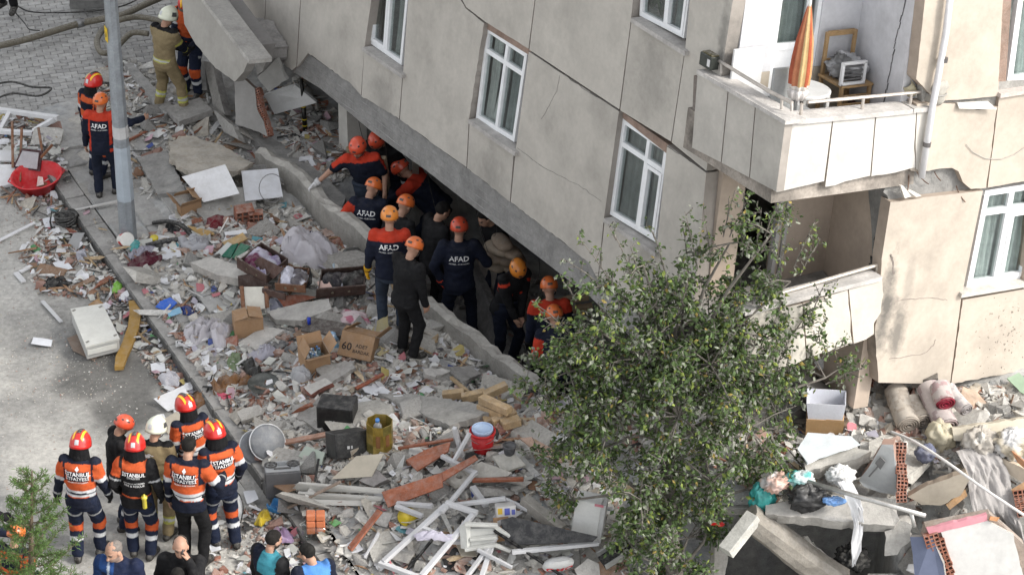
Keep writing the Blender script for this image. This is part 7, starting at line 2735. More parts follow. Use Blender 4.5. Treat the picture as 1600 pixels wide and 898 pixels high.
# fresh timber offcuts
for k,(lb,a,c,w_,h_)in enumerate([('leftmost fresh timber block of the pile, lying level',(692,618,.10),(726,614,.12),.10,.10),('fresh timber block second from the left, end face showing',(722,622,.12),(758,614,.16),.10,.10),('long fresh timber at the back of the pile',(756,618,.16),(792,602,.26),.10,.09),('fresh timber lying diagonally across the pile',(752,622,.30),(796,642,.26),.11,.09),('fresh timber beneath the diagonal one',(750,634,.18),(788,648,.16),.12,.09),('fresh timber at the right front of the pile',(770,660,.10),(806,644,.16),.10,.09),('short fresh timber standing on end before the pile',(757,648,.10),(764,662,.06),.10,.09),('fresh timber lowest at the right end of the pile',(784,664,.10),(812,656,.12),.12,.10),('thin fresh lath pointing from the pile to the trench wall',(705,590,.10),(734,614,.12),.04,.04),]):
 plank('timber_block',lb,'timber',a,c,w_,h_,PINE*(1+.06*math.sin(k*2)),group='fresh timber offcuts')
LAND.append((T(760,630),'the fresh timber pile'))
# buckets
def bucket(name,label,px,r,h,col,rimc,handle=True,tilt=(0,0),dz=0.0,land=None):
 c=T(px[0],px[1],0)+V(0,0,dz)
 M=np.eye(4)
 M[:3,:3]=rotx(tilt[0])@roty(tilt[1])
 M[:3,3]=c
 t=root(name,c,label,'bucket')
 b=MB()
 b.lathe([(.0,.0),(r*.80,.0),(r*.82,.02),(r,h),(r*1.0,h),(r*.95,h-.01),(r*.78,.02),(.0,.015)],col,28,M)
 b.build('pail',M_PLST,t,smooth=True)
 b=MB()
 b.lathe([(r*1.0,h-.035),(r*1.06,h-.03),(r*1.06,h),(r*.97,h+.004),(r*.95,h-.02)],rimc,28,M)
 b.build('rim',M_PLST,t,smooth=True)
 if handle:
  b=MB()
  a=np.linspace(.2,math.pi-.2,12)
  pts=np.stack([r*1.07*np.cos(a),-r*.75*np.sin(a)-.02,h-.04-.07*np.sin(a)],-1)@M[:3,:3].T+M[:3,3]
  b.tube(pts,.004,V(.4,.4,.4),5)
  b.build('handle',M_METAL,t)
 if land:
  LAND.append((c,land))
 return t
bucket('bucket','bright red plastic bucket on the rubble, another bucket nested in it',(754,702),.145,.27,V(.50,.010,.014),V(.56,.015,.018),land='the red bucket')
bucket('bucket','light blue bucket nested inside the bright red bucket',(754,702),.118,.262,V(.36,.46,.66),V(.42,.54,.74),handle=False,dz=.045)
# gold tin, eight-sided
c=T(594,702,.0)
t=root('oil_tin',c,'dented gold eight-sided tin with a blue-capped bottle inside','tin')
M=np.eye(4)
M[:3,:3]=rotz(.3)
M[:3,3]=c
b=MB()
def gold(i,k):
 return[V(.42,.29,.06),V(.34,.24,.05),V(.46,.34,.10),V(.26,.22,.06)][(k*7+i*3)%4]
b.lathe([(.0,.0),(.16,.0),(.16,.14),(.158,.28),(.16,.40),(.152,.40),(.150,.05),(.0,.04)],V(.40,.28,.06),8,M,cols=gold)
b.build('can',mat('gold_tin',.4,.55,namt=.35,nscale=14,bump=.1,dust=.25),t)
b=MB()
for k in(2,5,6):
 a=.3+(k+.5)*math.pi/4
 q=c+V(math.cos(a),math.sin(a),0)*.1495+V(0,0,.2)
 b.box(q,(.05,.004,.16),V(.22,.10,.04),rotz(a+math.pi/2))
 b.build('label_band',M_PRINT,t)
 b=MB()
LAND.append((c,'the gold tin'))
M2=np.eye(4)
M2[:3,:3]=rotx(.2)
M2[:3,3]=c+V(-.02,.02,.10)
t=root('bottle',c+V(0,0,.1),'clear bottle with a bright blue cap poking out of the gold tin','bottle')
b=MB()
b.lathe([(.0,0),(.05,0),(.05,.26),(.02,.32),(.02,.34)],V(.45,.46,.48),12,M2)
b.build('body',M_PLST,t,smooth=True)
b=MB()
b.lathe([(.026,.335),(.026,.37),(.0,.372)],V(.04,.20,.55),10,M2)
b.build('cap',M_PLST,t,smooth=True)
# black speaker boxes and the grey radio
def speaker(label,px,size,yaw,tilt,col,land):
 p=T(px[0],px[1],.0)
 t=root('speaker_box',p,label,'speaker')
 R=rotz(math.radians(yaw))@rotx(math.radians(tilt[0]))@roty(math.radians(tilt[1]))
 b=MB()
 b.box(p+R@V(0,0,size[2]/2),size,col,R,.008)
 b.build('body',M_PLST,t)
 b=MB()
 b.box(p+R@V(0,-size[1]/2-.003,size[2]/2),(size[0]*.9,.006,size[2]*.88),col*.6,R)
 b.build('front_panel',M_PLST,t)
 b=MB()
 b.box(p+R@V(-size[0]*.12,-size[1]/2-.007,size[2]*.42),(.03,.004,.035),V(.5,.5,.5),R)
 b.box(p+R@V(-size[0]*.02,-size[1]/2-.007,size[2]*.42),(.02,.004,.035),V(.45,.45,.45),R)
 b.build('badge',M_PRINT,t)
 LAND.append((p,land))
 return t,p,R
speaker('black box speaker with a dusty top beside the gold tin, farther of the two',(528,664),(.44,.30,.34),-10,(0,0),V(.022,.022,.023),'the farther black speaker')
speaker('black box speaker tipped over below the first, nearer of the two',(544,712),(.42,.30,.30),28,(-24,8),V(.020,.020,.021),'the nearer black speaker')
p=T(443,770,0)
t=root('radio',p,'grey cassette radio with two round speakers on its upper face','radio')
R=rotz(.12)@rotx(-.12)
b=MB()
b.box(p+R@V(0,0,.17),(.42,.26,.34),V(.10,.10,.105),R,.015)
b.build('body',M_PLST,t)
b=MB()
b.box(p+R@V(0,.0,.352),(.40,.25,.02),V(.30,.31,.32),R,.006)
b.build('face_plate',M_PLST,t)
for sx_ in(-.13,.13):
 M=np.eye(4)
 M[:3,:3]=R
 M[:3,3]=p+R@V(sx_,.03,.362)
 b=MB()
 b.lathe([(.075,.0),(.078,.012),(.062,.012),(.05,-.004),(.02,.004),(.0,.006)],V(.03,.03,.032),20,M)
 b.build('speaker_cone',M_RUBBER,t,smooth=True)
b=MB()
b.box(p+R@V(0,.04,.366),(.09,.07,.012),V(.16,.17,.18),R,.004)
b.build('cassette_door',M_PLST,t)
b=MB()
b.box(p+R@V(0,-.07,.366),(.2,.03,.014),V(.05,.05,.05),R,.004)
b.build('key_row',M_PLST,t)
LAND.append((p,'the grey radio'))
# the two round trays
for k,(px,py,lb,rad,ang)in enumerate([(404,720,'large round grey metal tray standing against its twin, front one',.22,-1.2),(420,712,'large round grey metal tray behind its twin, back one',.22,-1.1)]):
 c=T(px,py,.0)
 M=np.eye(4)
 M[:3,:3]=rotz(.55-k*.1)@rotx(ang+2.05)
 M[:3,3]=c+V(0,0,.20)
 t=root('round_tray',c,lb,'tray')
 b=MB()
 b.lathe([(.0,.0),(rad*.86,.0),(rad*.93,-.015),(rad*.97,-.035),(rad,-.036),(rad*.95,-.02),(rad*.88,-.008),(0,-.008)],V(.20,.21,.225),40,M)
 b.build('dish',mat('tray_metal',.55,.3,namt=.15,nscale=8,bump=.05,dust=.35),t,smooth=True)
 b=MB()
 a=np.linspace(0,2*math.pi,40,endpoint=False)
 b.tube(np.stack([rad*.985*np.cos(a),rad*.985*np.sin(a),np.full(40,-.035)],-1)@M[:3,:3].T+M[:3,3],.009,V(.52,.53,.54),6,closed=True)
 b.build('rim',M_METAL,t,smooth=True)
 LAND.append((c,'the round trays'))
cloth('white_linen','white zipped bag on the ground behind the last firefighter\'s knees','bag',[(352,792),(366,778),(378,786),(380,808),(368,822),(354,818)],.22,V(.50,.51,.52),m=M_PLST,seed=60,fold=.7,land='the white zipped bag')
hose('black carrying strap over the white zipped bag',[(362,776,.1),(372,770,.34),(380,790,.30),(376,816,.1)],.008,V(.02,.02,.02),'strap',cat='strap')
# boards and planks in the lower middle
slab('cream_board','large cream board propped beside the nearer black speaker','board',[(518,748,.16),(556,712,.34),(600,708,.34),(580,744,.18)],.02,V(.50,.455,.37),M_PLAS,0,land='the cream board')
slab('wallboard','pale green panel piece above the grey radio','panel',[(466,712,.08),(478,696,.14),(508,706,.12),(502,726,.06)],.02,V(.42,.47,.40),M_PLAS,.006)
slab('grey_block','grey brick-like block wedged under the cream board','block',[(560,750,.14),(588,732,.20),(606,748,.16),(584,760,.10)],.12,V(.27,.25,.24),M_CONC,.008)
for k,(lb,px)in enumerate([('white wall panel plank, upper one of the stack',[(456,764,.16),(464,756,.18),(600,764,.18),(598,772,.16)]),('white wall panel plank, middle of the stack',[(462,776,.12),(466,768,.14),(600,774,.14),(596,780,.12)]),('white wall panel plank, lowest of the stack',[(466,788,.08),(468,779,.10),(590,782,.10),(580,790,.08)])]):
 slab('wall_plank',lb,'plank',px,.04,V(.55,.54,.50)*(1,.85,1)[k],M_WHITE,0,group='white wall planks below the cream board')
LAND.append((T(530,775),'the white wall planks'))
plank('wood_lath','long grey-brown lath crossing the white wall planks','lath',(444,796,.10),(532,752,.26),.04,.025,V(.30,.23,.18))
plank('wood_plank','pinkish brown plank above the nearer black speaker, pointing right','plank',(438,692,.08),(522,676,.12),.09,.03,V(.36,.20,.14))
RED2=V(.34,.115,.06)
slab('red_board','broad red-brown cabinet door among the debris, knot in its middle','board',[(596,768,.22),(690,738,.28),(692,760,.22),(606,792,.14)],.025,RED2,M_WOOD,0,land='the broad red-brown door')
b=MB()
slab('red_board','slim red-brown board running up from the broad red-brown door','board',[(686,740,.26),(742,710,.36),(747,717,.34),(690,752,.24)],.02,RED2*.9,M_WOOD,0)
slab('red_board','flat red-brown panel left of the leaning white frame parts','board',[(634,718,.16),(668,700,.20),(704,690,.22),(700,704,.20),(652,735,.14)],.02,RED2*.95,M_WOOD,0)
plank('red_board','narrow red-brown board standing out of the soil below the broad door','board',(546,858,.05),(594,797,.24),.10,.025,RED2,tilt=.2,land='the narrow red-brown board')
plank('red_board','thin red-brown rail pointing right below the red bucket','rail',(738,750,.16),(818,748,.20),.05,.04,RED2*.9)
plank('red_board','thin red-brown edging strip beside the red bucket','strip',(622,700,.14),(708,686,.22),.035,.03,RED2*.8)
# hexagonal concrete foot
c=T(718,750,.10)
M=np.eye(4)
M[:3,:3]=rotz(.2)@rotx(.12)
M[:3,3]=c
b=MB()
b.lathe([(.04,.0),(.15,.0),(.155,.02),(.15,.055),(.045,.06),(.035,.03),(.03,.0)],V(.40,.38,.34),6,M)
b.build('parasol_foot',M_CONC,label='hexagonal concrete parasol foot with a hole, right of the broad red-brown door',cat='parasol foot')
LAND.append((c,'the hexagonal concrete foot'))
# white frame bars
WB_=V(.56,.56,.57)
bars_frame('old_window','long white window frame sloping down to the bottom edge','window frame',[(700,786,.42),(742,800,.42),(656,902,.14),(596,880,.14)],.06,.05,WB_,extra=[(1,.42,3,.6)],land='the long sloping white frame')
for k,(lb,a,c,w_)in enumerate([('white bar rising steeply left of the red bucket',(722,712,.10),(710,668,.62),.05),('grey-white bar leaning beside the steep bar',(708,722,.20),(734,676,.5),.035),('white bar sloping from the broad red-brown door to the soil',(620,786,.16),(676,790,.24),.05),('white bar lying across the hexagonal foot',(690,712,.22),(745,740,.22),.05),('long white bar running from the hexagonal foot to the sloping frame',(744,736,.30),(690,800,.44),.045),('white bar slanting at the bottom edge right of the white plastic chair',(784,806,.30),(752,902,.16),.055),('second white bar slanting at the bottom edge, left of its neighbour',(776,838,.3),(728,902,.14),.045),('pale bar across the soil below the white planks',(570,872,.06),(592,832,.14),.03),('white bar lying level under the black sheet',(800,862,.32),(936,848,.36),.05),('white tube curving near the slanting bottom bars',(746,858,.3),(800,886,.24),.03),('white bar piece above the yellow helmet shell',(618,790,.2),(660,806,.18),.06),('white bar under the floral card box',(700,790,.34),(790,778,.36),.045),('grey bar lying beneath the white plastic chair',(700,846,.2),(756,846,.24),.045),('white-grey slat right of the hexagonal foot',(738,760,.16),(760,790,.16),.07),('grey bar leaning from the debris to the black sheet',(790,780,.28),(860,812,.34),.04),]):
 plank('white_bar',lb,'frame bar',a,c,w_,.045,WB_*random.uniform(.85,1.05),M_WHITE)
plank('black_bar','black bar slanting under the long sloping frame','bar',(636,890,.14),(676,842,.36),.03,.03,V(.02,.02,.02),M_METAL)
plank('black_bar','thin black bar crossing before the black sheet to the bottom edge','bar',(772,828,.4),(880,900,.2),.03,.03,V(.02,.02,.022),M_METAL)
plank('black_bar','thin dark bar beside the grey radio standing out of the debris','bar',(498,716,.3),(492,752,.1),.025,.025,V(.04,.04,.04),M_METAL)
cloth('white_cloth','white cloth draped over the long sloping frame','cloth',[(646,836,.30),(672,826,.36),(714,834,.34),(708,846,.30),(668,848,.28),(652,852,.24)],.06,V(.55,.52,.60),V(.48,.46,.54),m=M_LINEN,seed=70,land='the white cloth on the frame')
# white plastic garden chair on its side
c=T(745,846,.22)
t=root('plastic_chair',c,'white plastic garden chair lying on its side before the black sheet','chair')
PC=V(.52,.52,.49)
b=MB()
q=[T(717,822,.44),T(728,816,.52),T(730,858,.26),T(720,856,.24)]
b.prism(rough_poly(np.array(q),.05,.006,3),V(.05,.05,0),PC)
b.build('backrest',M_PLST,t)
for(a,d_)in(((726,818,.52),(778,820,.48)),((726,858,.26),(776,850,.30)),((734,842,.34),(776,838,.38))):
 plank('armrest',None,None,a,d_,.05,.035,PC,M_PLST,parent=t)
q=[T(734,826,.42),T(774,824,.42),T(770,850,.28),T(736,854,.26)]
b=MB()
b.prism(q,V(.03,.09,-.03),PC*.8)
b.build('seat',M_PLST,t)
for(a,d_)in(((774,822,.46),(796,838,.34)),((772,850,.3),(798,860,.22)),((750,858,.26),(772,872,.16))):
 plank('leg',None,None,a,d_,.04,.04,PC,M_PLST,parent=t)
LAND.append((c,'the white plastic chair'))
# safety helmet shell, orange brick pack, bags
c=T(638,812,.0)
t=root('safety_helmet',c,'bright yellow helmet shell lying in the white debris','helmet')
M=np.eye(4)
M[:3,:3]=rotx(.5)@roty(.2)
M[:3,3]=c+V(0,0,.05)
b=MB()
b.lathe([(.0,.11),(.06,.095),(.09,.055),(.098,.0),(.122,-.01),(.122,-.02),(.09,-.01)],V(.62,.47,.02),22,M)
b.build('shell',M_PLST,t,smooth=True)
b=MB()
b.tube([M[:3,3]+M[:3,:3]@q for q in(V(0,-.105,-.005),V(0,-.07,.095),V(0,0,.118),V(0,.07,.095))],.010,V(.55,.40,.02),6)
b.build('ridge',M_PLST,t,smooth=True)
LAND.append((c,'the yellow helmet shell'))
c=T(494,832,.0)
t=root('sponge_pack',c,'wrapped pack of orange blocks on the dark soil','pack')
for i in range(2):
 for k in range(3):
  b=MB()
  b.box(c+V(-.055+.11*i,.0,.06+k*.092),(.104,.12,.086),V(.62,.20,.09)*(1-.05*k),rotz(.05),.012)
  b.build('orange_block',M_CARD,t)
b=MB()
b.lathe([(.16,.0),(.17,.05),(.155,.10),(.16,.14)],V(.6,.6,.6),14,np.array([[1,0,0,c[0]],[0,.8,0,c[1]],[0,0,1,c[2]-.02],[0,0,0,1.0]]),sq=lambda a,z:1+.12*math.sin(a*5+z*30))
b.build('wrapper',M_GLASS,t,smooth=True)
LAND.append((c,'the orange pack'))
slab('green_card','small green plastic card right of the orange pack','card',[(514,816,.04),(524,810,.06),(534,816,.05),(522,822,.04)],.008,V(.14,.36,.13),M_PLST,0)
cloth('shopping_bag','blue end of a printed bag by the radio, touching its yellow half','bag',[(416,792),(430,784),(444,788),(438,802),(420,800)],.09,V(.03,.20,.45),m=M_PLST,seed=72)
cloth('shopping_bag','yellow half of the printed bag below the radio','bag',[(396,820),(404,806),(418,798),(424,808),(408,824)],.08,V(.60,.44,.03),m=M_PLST,seed=73,land='the blue and yellow bag')
cloth('shopping_bag','purple and pink wrappers behind the bearded man','wrappers',[(418,836),(434,826),(458,832),(460,848),(436,850)],.08,V(.36,.24,.42),V(.5,.35,.4),m=M_PLST,seed=74)
# black sheet, white cabinet, box with floral print, detergent bag
slab('black_sheet','large black panel lying across the debris before the white cabinet','panel',[(782,812,.40),(800,806,.46),(934,838,.50),(926,846,.46),(800,850,.34),(790,850,.30)],.02,V(.025,.025,.027),M_PLST,0,land='the black panel')
slab('black_sheet','black sheet in the hollow below the white plastic chair','sheet',[(690,868,.03),(720,846,.06),(760,862,.05),(742,896,.03),(700,904,.02)],.01,V(.012,.012,.013),M_PLST,.01)  # flat near-black sheet laid across the hollow
c=T(916,838,.1)
t=root('white_cabinet',c,'white cabinet carcass standing amid the debris beneath the tree','cabinet')
b=MB()
R=rotz(-.18)@roty(.10)@rotx(-.10)
b.box(c+R@V(-.02,0,.26),(.30,.24,.52),V(.70,.70,.68),R,.01)
b.build('body',M_WHITE,t)
b=MB()
b.box(c+R@V(.155,.0,.26),(.05,.24,.5),V(.56,.56,.55),R,.006)
b.build('side_panel',M_WHITE,t)
b=MB()
b.box(c+R@V(.10,-.122,.50),(.10,.006,.03),V(.60,.22,.26),R)
b.build('pink_strip',M_PRINT,t)
LAND.append((c,'the white cabinet carcass'))
c=T(790,806,.26)
t=root('printed_box',c,'torn white box with yellow and blue print beside the black panel','box')
R=rotz(.15)@rotx(-.3)
b=MB()
b.box(c+R@V(0,0,.07),(.22,.16,.14),V(.58,.56,.54),R,.004)
b.build('body',M_CARD,t)
for(x,z,s,col)in((-.07,.09,(.05,.003,.07),V(.60,.40,.05)),(.01,.08,(.06,.003,.08),V(.10,.12,.42)),(.08,.07,(.04,.003,.06),V(.12,.14,.4))):
 b=MB()
 b.box(c+R@V(x,-.0825,z),s,col,R)
 b.build('print_patch',M_PRINT,t)
carton('torn small brown carton stub under the printed white box',(784,838),(.18,.14,.14),10,(10,0),flaps=(40,120,70,130),dz=.14)
# detergent bag with red letters
P=T(872,892,.12)
t=root('detergent_bag',P,'white detergent bag printed OMO in red at the bottom edge','bag')
Rb=rotz(.25)@rotx(.75)
n,m=30,16
vs,f,cc=[],[],[]
for i in range(m+1):
 for k in range(n):
  a=2*math.pi*k/n
  v_=i/m
  wv=.5*math.sin(math.pi*min(max(v_,.04),.96))**.35
  q=V(.36*wv*math.copysign(abs(math.cos(a))**.7,math.cos(a))*2*.5*1.0,.075*math.sin(a)*math.sin(math.pi*v_)**.6,(v_-.5)*.34)
  q[1]+=.010*(vnoise(q[0]*22,q[2]*22,a,4)-.5)
  vs.append(P+V(0,0,.10)+Rb@q)
for i in range(m):
 for k in range(n):
  f.append([i*n+k,i*n+(k+1)%n,(i+1)*n+(k+1)%n,(i+1)*n+k])
  v_,a=(i+.5)/m,2*math.pi*(k+.5)/n
  cc.append(V(.03,.12,.42)if v_<.26 and math.sin(a)<0 else V(.58,.58,.57))
b=MB()
b.add(vs,f,np.array(cc))
body=b.build('pouch',M_PLST,t,smooth=True)
vb=BVHTree.FromPolygons([Vector(q)for q in vs],f)
tv,tf=text_geo('OMO',.13)
dn_=Rb@V(0,1,0)
pts=[]
for(a,c_)in tv:
 q=P+V(0,0,.10)+Rb@V(a,-.4,c_+.03)
 h=vb.ray_cast(Vector(q),Vector(dn_))
 pts.append(np.array(h[0])-dn_*.005 if h[0]is not None else q+dn_*.33)
b=MB()
b.add(pts,tf,V(.55,.02,.025))
b.build('lettering',M_PRINT,t)
LAND.append((P,'the OMO bag'))
# box-section drawer and pipes under the tree
c=T(956,858,.2)
A,Bq=T(934,868,.30),T(984,836,.42)
t=root('metal_tray',c,'long open dark tray with pale edges under the tree\'s lower left leaves','tray')
d=unit(Bq-A)
s=unit(np.cross(d,V(0,0,1)))
b=MB()
b.prism([A-s*.0,Bq,Bq+s*.18-V(0,0,.06),A+s*.18-V(0,0,.06)],V(0,0,-.02),V(.03,.03,.032))
b.build('base',M_METAL,t)
for q in(0,.18):
 b=MB()
 b.box((A+Bq)/2+s*q-V(0,0,q*.3-.02),(np.linalg.norm(Bq-A)+.02,.02,.06),V(.50,.50,.49),np.stack([d,s,np.cross(d,s)],-1))
 b.build('edge',M_METAL,t)
slab('wood_sheet','brown panelled board under the dark open tray','board',[(930,880,.16),(986,852,.24),(996,868,.14),(940,904,.06)],.02,V(.24,.15,.10),M_WOOD,0)
slab('plaster_slab','pale rounded plaster slab beside the OMO bag','slab',[(898,888,.18),(918,872,.22),(936,880,.20),(938,900,.12),(904,904,.10)],.05,V(.48,.46,.43),M_CONC,.02)
plank('broken_post','rough grey broken post sloping down to the white cabinet','post',(818,780,.34),(878,828,.34),.12,.12,V(.29,.27,.24),M_CONC)
slab('pink_board','pinkish timber board at the left rim of the tree crown','board',[(812,684,.26),(830,682,.28),(884,712,.26),(878,722,.22),(840,706,.22)],.025,V(.42,.28,.21),M_WOOD,0)
slab('plaster_slab','flat pale slab beneath the tree\'s left leaves with dark pot on top','slab',[(770,712,.16),(802,706,.18),(822,726,.16),(784,740,.12)],.04,V(.48,.46,.41),M_CONC,.012)
bucket('bucket','dark grey pot at the left rim of the tree leaves',(796,726),.075,.12,V(.06,.06,.065),V(.08,.08,.085),handle=False,dz=.16)
slab('wallboard','broad pale grey panel right of the hexagonal foot','panel',[(722,734,.18),(752,720,.24),(800,738,.20),(792,744,.18),(738,748,.16)],.02,V(.42,.40,.36),M_CONC,.008)
# ------------------------------------------------------------------ the right-hand heap below the torn balcony
def Z(x,y,z):
 """point at absolute height z under a pixel"""
 return G(x,y,z)
def zslab(name,label,cat,px,thick,col,m=None,amp=.02,seed=1,edge=None,seg=.07,land=None,down=None):
 """like slab() but with absolute heights"""
 P=np.array([G(*p)for p in px])
 n=np.zeros(3)
 for i in range(len(P)):
  n+=np.cross(P[i],P[(i+1)%len(P)])
 n=unit(n)
 if n@(EYE-P.mean(0))<0:
  n,P=-n,P[::-1]
 c=P.mean(0)
 P=P-np.outer((P-c)@n,n)*.7
 Q=rough_poly(P,seg,amp,seed)if amp else P
 off=-n*thick if down is None else np.asarray(down,float)
 r=np.random.default_rng(seed)
 k=len(Q)
 q2=Q+off+(r.normal(0,amp*.35,Q.shape)if amp else 0)
 f=[list(range(k)),list(range(2*k-1,k-1,-1))]+[[(i+1)%k,i,k+i,k+(i+1)%k]for i in range(k)]
 cc=np.tile(np.asarray(col,float),(len(f),1))
 cc[1:]=col if edge is None else edge
 cc[2:]*=r.uniform(.88,1.08,(k,1))
 b=MB()
 b.add(np.vstack([Q,q2]),f,cc)
 o=b.build(name,m or M_CONC,label=label,cat=cat)
 if land:
  LAND.append((c,land))
 return o,n,Q
zslab('concrete_beam','smooth grey concrete beam behind the upper trench wall','beam',[(372,194,.30),(404,205,.30),(470,240,.30),(541,305,.28),(531,338,.20),(505,312,.30),(466,268,.36),(414,232,.36)],.30,V(.25,.245,.235),M_CONC,.008,3,down=V(0,0,-.35))
# unseen roof added behind the slab so the hollow stays in shade
b=MB()
b.hexa([(2.25,27.85,1.02),(4.45,27.80,1.05),(4.45,29.75,1.05),(2.25,29.75,1.02),(2.25,27.85,1.10),(4.45,27.80,1.14),(4.45,29.75,1.14),(2.25,29.75,1.10)],V(.30,.29,.27))
b.build('added_hollow_roof',M_CONC,label='added unseen slab roofing the hollow for shade behind the jutting edge',cat='slab')
grid_mesh('rubble_bed',2.2,4.5,27.9,29.7,.05,lambda x,y:x>-9,lambda x,y:np.maximum(lot_h(x,y,False),1.12),M_RUB,grey_cols,kind='stuff')
zslab('balcony_slab','long horizontal concrete slab jutting out over the dark hollow','slab',[(1196,786,1.28),(1290,772,1.32),(1400,790,1.36),(1406,808,1.34),(1398,824,1.22),(1196,802,1.22)],.2,V(.42,.40,.37),M_CONC,.02,5,V(.36,.345,.32),land='the long jutting slab',down=V(0,.10,-.17))
zslab('balcony_slab','higher concrete slab with a white sheet spread on top','slab',[(1256,722,1.62),(1300,690,1.66),(1362,702,1.72),(1340,716,1.66),(1260,738,1.56)],.17,V(.44,.42,.38),M_CONC,.02,7,V(.38,.36,.33),land='the slab under the white sheet',down=V(0,.06,-.18))
zslab('white_sheet','bluish white sheet lying on the higher slab','sheet',[(1246,700,1.69),(1262,676,1.70),(1330,680,1.74),(1344,694,1.72),(1290,712,1.69),(1262,724,1.65)],.012,V(.62,.66,.68),M_PLST,.012,8)
o,n,Q=zslab('wall_fragment','upright grey wall fragment with a hollow brick edge on its right','wall fragment',[(1344,746,1.40),(1376,698,1.95),(1396,694,1.95),(1402,730,1.65),(1402,776,1.32),(1376,770,1.32),(1350,760,1.36)],.12,V(.36,.37,.37),M_PLAS,.012,9,V(.3,.2,.16),land='the upright grey wall fragment')
t=root('brick_column',G(1408,740,1.5),'torn column of red hollow bricks beside the upright grey wall fragment','bricks')
brick_edge(t,[(1408,694),(1406,720),(1410,748),(1408,782)],G(1406,740,1.6),unit(V(-.1,-.75,.65)),n=8,sc=.6)
# painted dustpan mark: an old dust shovel hanging on it
t=root('dust_shovel',G(1374,726,1.7),'old grey dustpan stuck on the upright grey wall fragment','dustpan')
c=Q.mean(0)+n*.01
ex=unit(np.cross(V(0,0,1),n))
ey=np.cross(n,ex)
pt=lambda x,y,h=.0:on_plane(x,y,Q.mean(0)+n*h,n)
b=MB()
b.prism([pt(1368,722,.03),pt(1376,712,.03),pt(1384,720,.03),pt(1376,732,.03)],n*.02,V(.10,.10,.10))
b.build('pan',M_PLST,t)
b=MB()
b.tube([pt(1372,728,.035),pt(1358,744,.035)],.010,V(.12,.12,.12),6)
b.build('handle',M_PLST,t)
zslab('wall_piece','cream wall slab tipped up right of the upright grey fragment','slab',[(1418,776,1.40),(1450,756,1.55),(1510,738,1.75),(1516,750,1.65),(1500,772,1.42),(1470,790,1.30),(1440,788,1.30)],.09,V(.42,.37,.30),M_PLAS,.014,11,V(.33,.27,.21),land='the tipped cream slab')
zslab('wood_board','brown board edge below the tipped cream slab','board',[(1478,788,1.30),(1508,764,1.44),(1512,774,1.38),(1484,796,1.24)],.04,V(.36,.22,.11),M_WOOD,0)
zslab('concrete_block','broken concrete end of the jutting slab, hanging over the hollow','block',[(1382,830,1.15),(1404,812,1.26),(1426,820,1.24),(1424,842,1.10),(1402,866,.92),(1382,868,.90)],.3,V(.37,.355,.33),M_CONC,.025,13)
zslab('base_wall','pale plastered base strip behind the rolled carpets at the right edge','wall',[(1488,668,1.72),(1610,652,1.78),(1612,676,1.62),(1540,690,1.58),(1490,688,1.58)],.2,V(.58,.53,.43),M_PLAS,.012,14)
o,n,Q=zslab('corrugated_sheet','grey corrugated sheet on the ground under the right face','sheet',[(1500,602,1.45),(1612,586,1.50),(1612,652,1.40),(1560,656,1.36),(1516,640,1.38)],.02,V(.27,.275,.27),M_CONC,0,15)
for i in range(13):
 s=i/12
 a,c=G(1504+s*104,604-s*17,1.475),G(1524+s*84,643+s*10-3,1.41)
 b=MB()
 b.tube([a,c],.022,V(.27,.275,.27),6)
 b.build('corrugation',M_CONC,o)
 q=bpy.data.objects[-1]if False else None
zslab('brown_board','tan fibreboard triangle right of the red-cored carpet roll','board',[(1494,650,1.52),(1504,604,1.62),(1526,612,1.56),(1556,644,1.44),(1510,652,1.46)],.015,V(.40,.29,.21),M_WOOD,0)
zslab('green_board','pale green board lying at the right edge below the wall','board',[(1574,590,1.62),(1592,582,1.66),(1612,600,1.62),(1610,620,1.55),(1594,612,1.56)],.02,V(.38,.50,.36),M_PLAS,.01)
zslab('brick_red_piece','orange tile piece beneath the carpet rolls','tile',[(1488,640,1.5),(1508,644,1.5),(1506,660,1.42),(1490,660,1.42)],.03,V(.42,.17,.08),M_CONC,.006)
# carpets
def carpet(label,p0,p1,r,col,col2,turns=3.5,core=None,seed=0):
 A,Bq=G(*p0),G(*p1)
 t=root('rolled_carpet',(A+Bq)/2,label,'carpet','carpets rolled up on the heap')
 d=unit(Bq-A)
 a_=unit(np.cross(d,V(0,0,1)))
 b_=np.cross(a_,d)
 vs,f,cc=[],[],[]
 n,m=26,12
 for i in range(m+1):
  s=i/m
  c=A+(Bq-A)*s+V(0,0,-.02*math.sin(s*3))
  for k in range(n):
   g=2*math.pi*k/n
   rr=r*(1+.06*(vnoise(s*4,k*.5,seed,2)-.5))
   vs.append(c+rr*(a_*math.cos(g)+b_*math.sin(g)*.93))
 for i in range(m):
  for k in range(n):
   f.append([i*n+k,i*n+(k+1)%n,(i+1)*n+(k+1)%n,(i+1)*n+k])
   cc.append(np.asarray(col)if fbm(i*.5,k*.4,seed,7,2)>.42 else np.asarray(col2))
 b=MB()
 b.add(vs,f,np.array(cc))
 b.build('roll',M_DCLOTH,t,smooth=True)
 b=MB()
 sp=[]
 for q in range(int(turns*18)):
  g=q/18*2*math.pi
  rr=r*.96*(1-q/(turns*18)*.86)
  sp.append(Bq+d*.006+rr*(a_*math.cos(g)+b_*math.sin(g)*.93))
 b.tube(sp,r*.10,np.asarray(col2)*.8 if core is None else np.asarray(core),5)
 b.build('spiral_edge',M_DCLOTH,t,smooth=True)
 b=MB()
 b.lathe([(.0,0),(r*.93,0),(r*.93,.01),(0,.01)],np.asarray(col)*.42 if core is None else np.asarray(core)*.5,20,np.vstack([np.hstack([np.stack([a_,b_,d],-1),(Bq-d*.012)[:,None]]),[0,0,0,1]]))
 b.build('end_face',M_DCLOTH,t)
 LAND.append(((A+Bq)/2,label))
 return t
BEIG,BEIG2=V(.47,.42,.36),V(.38,.33,.28)
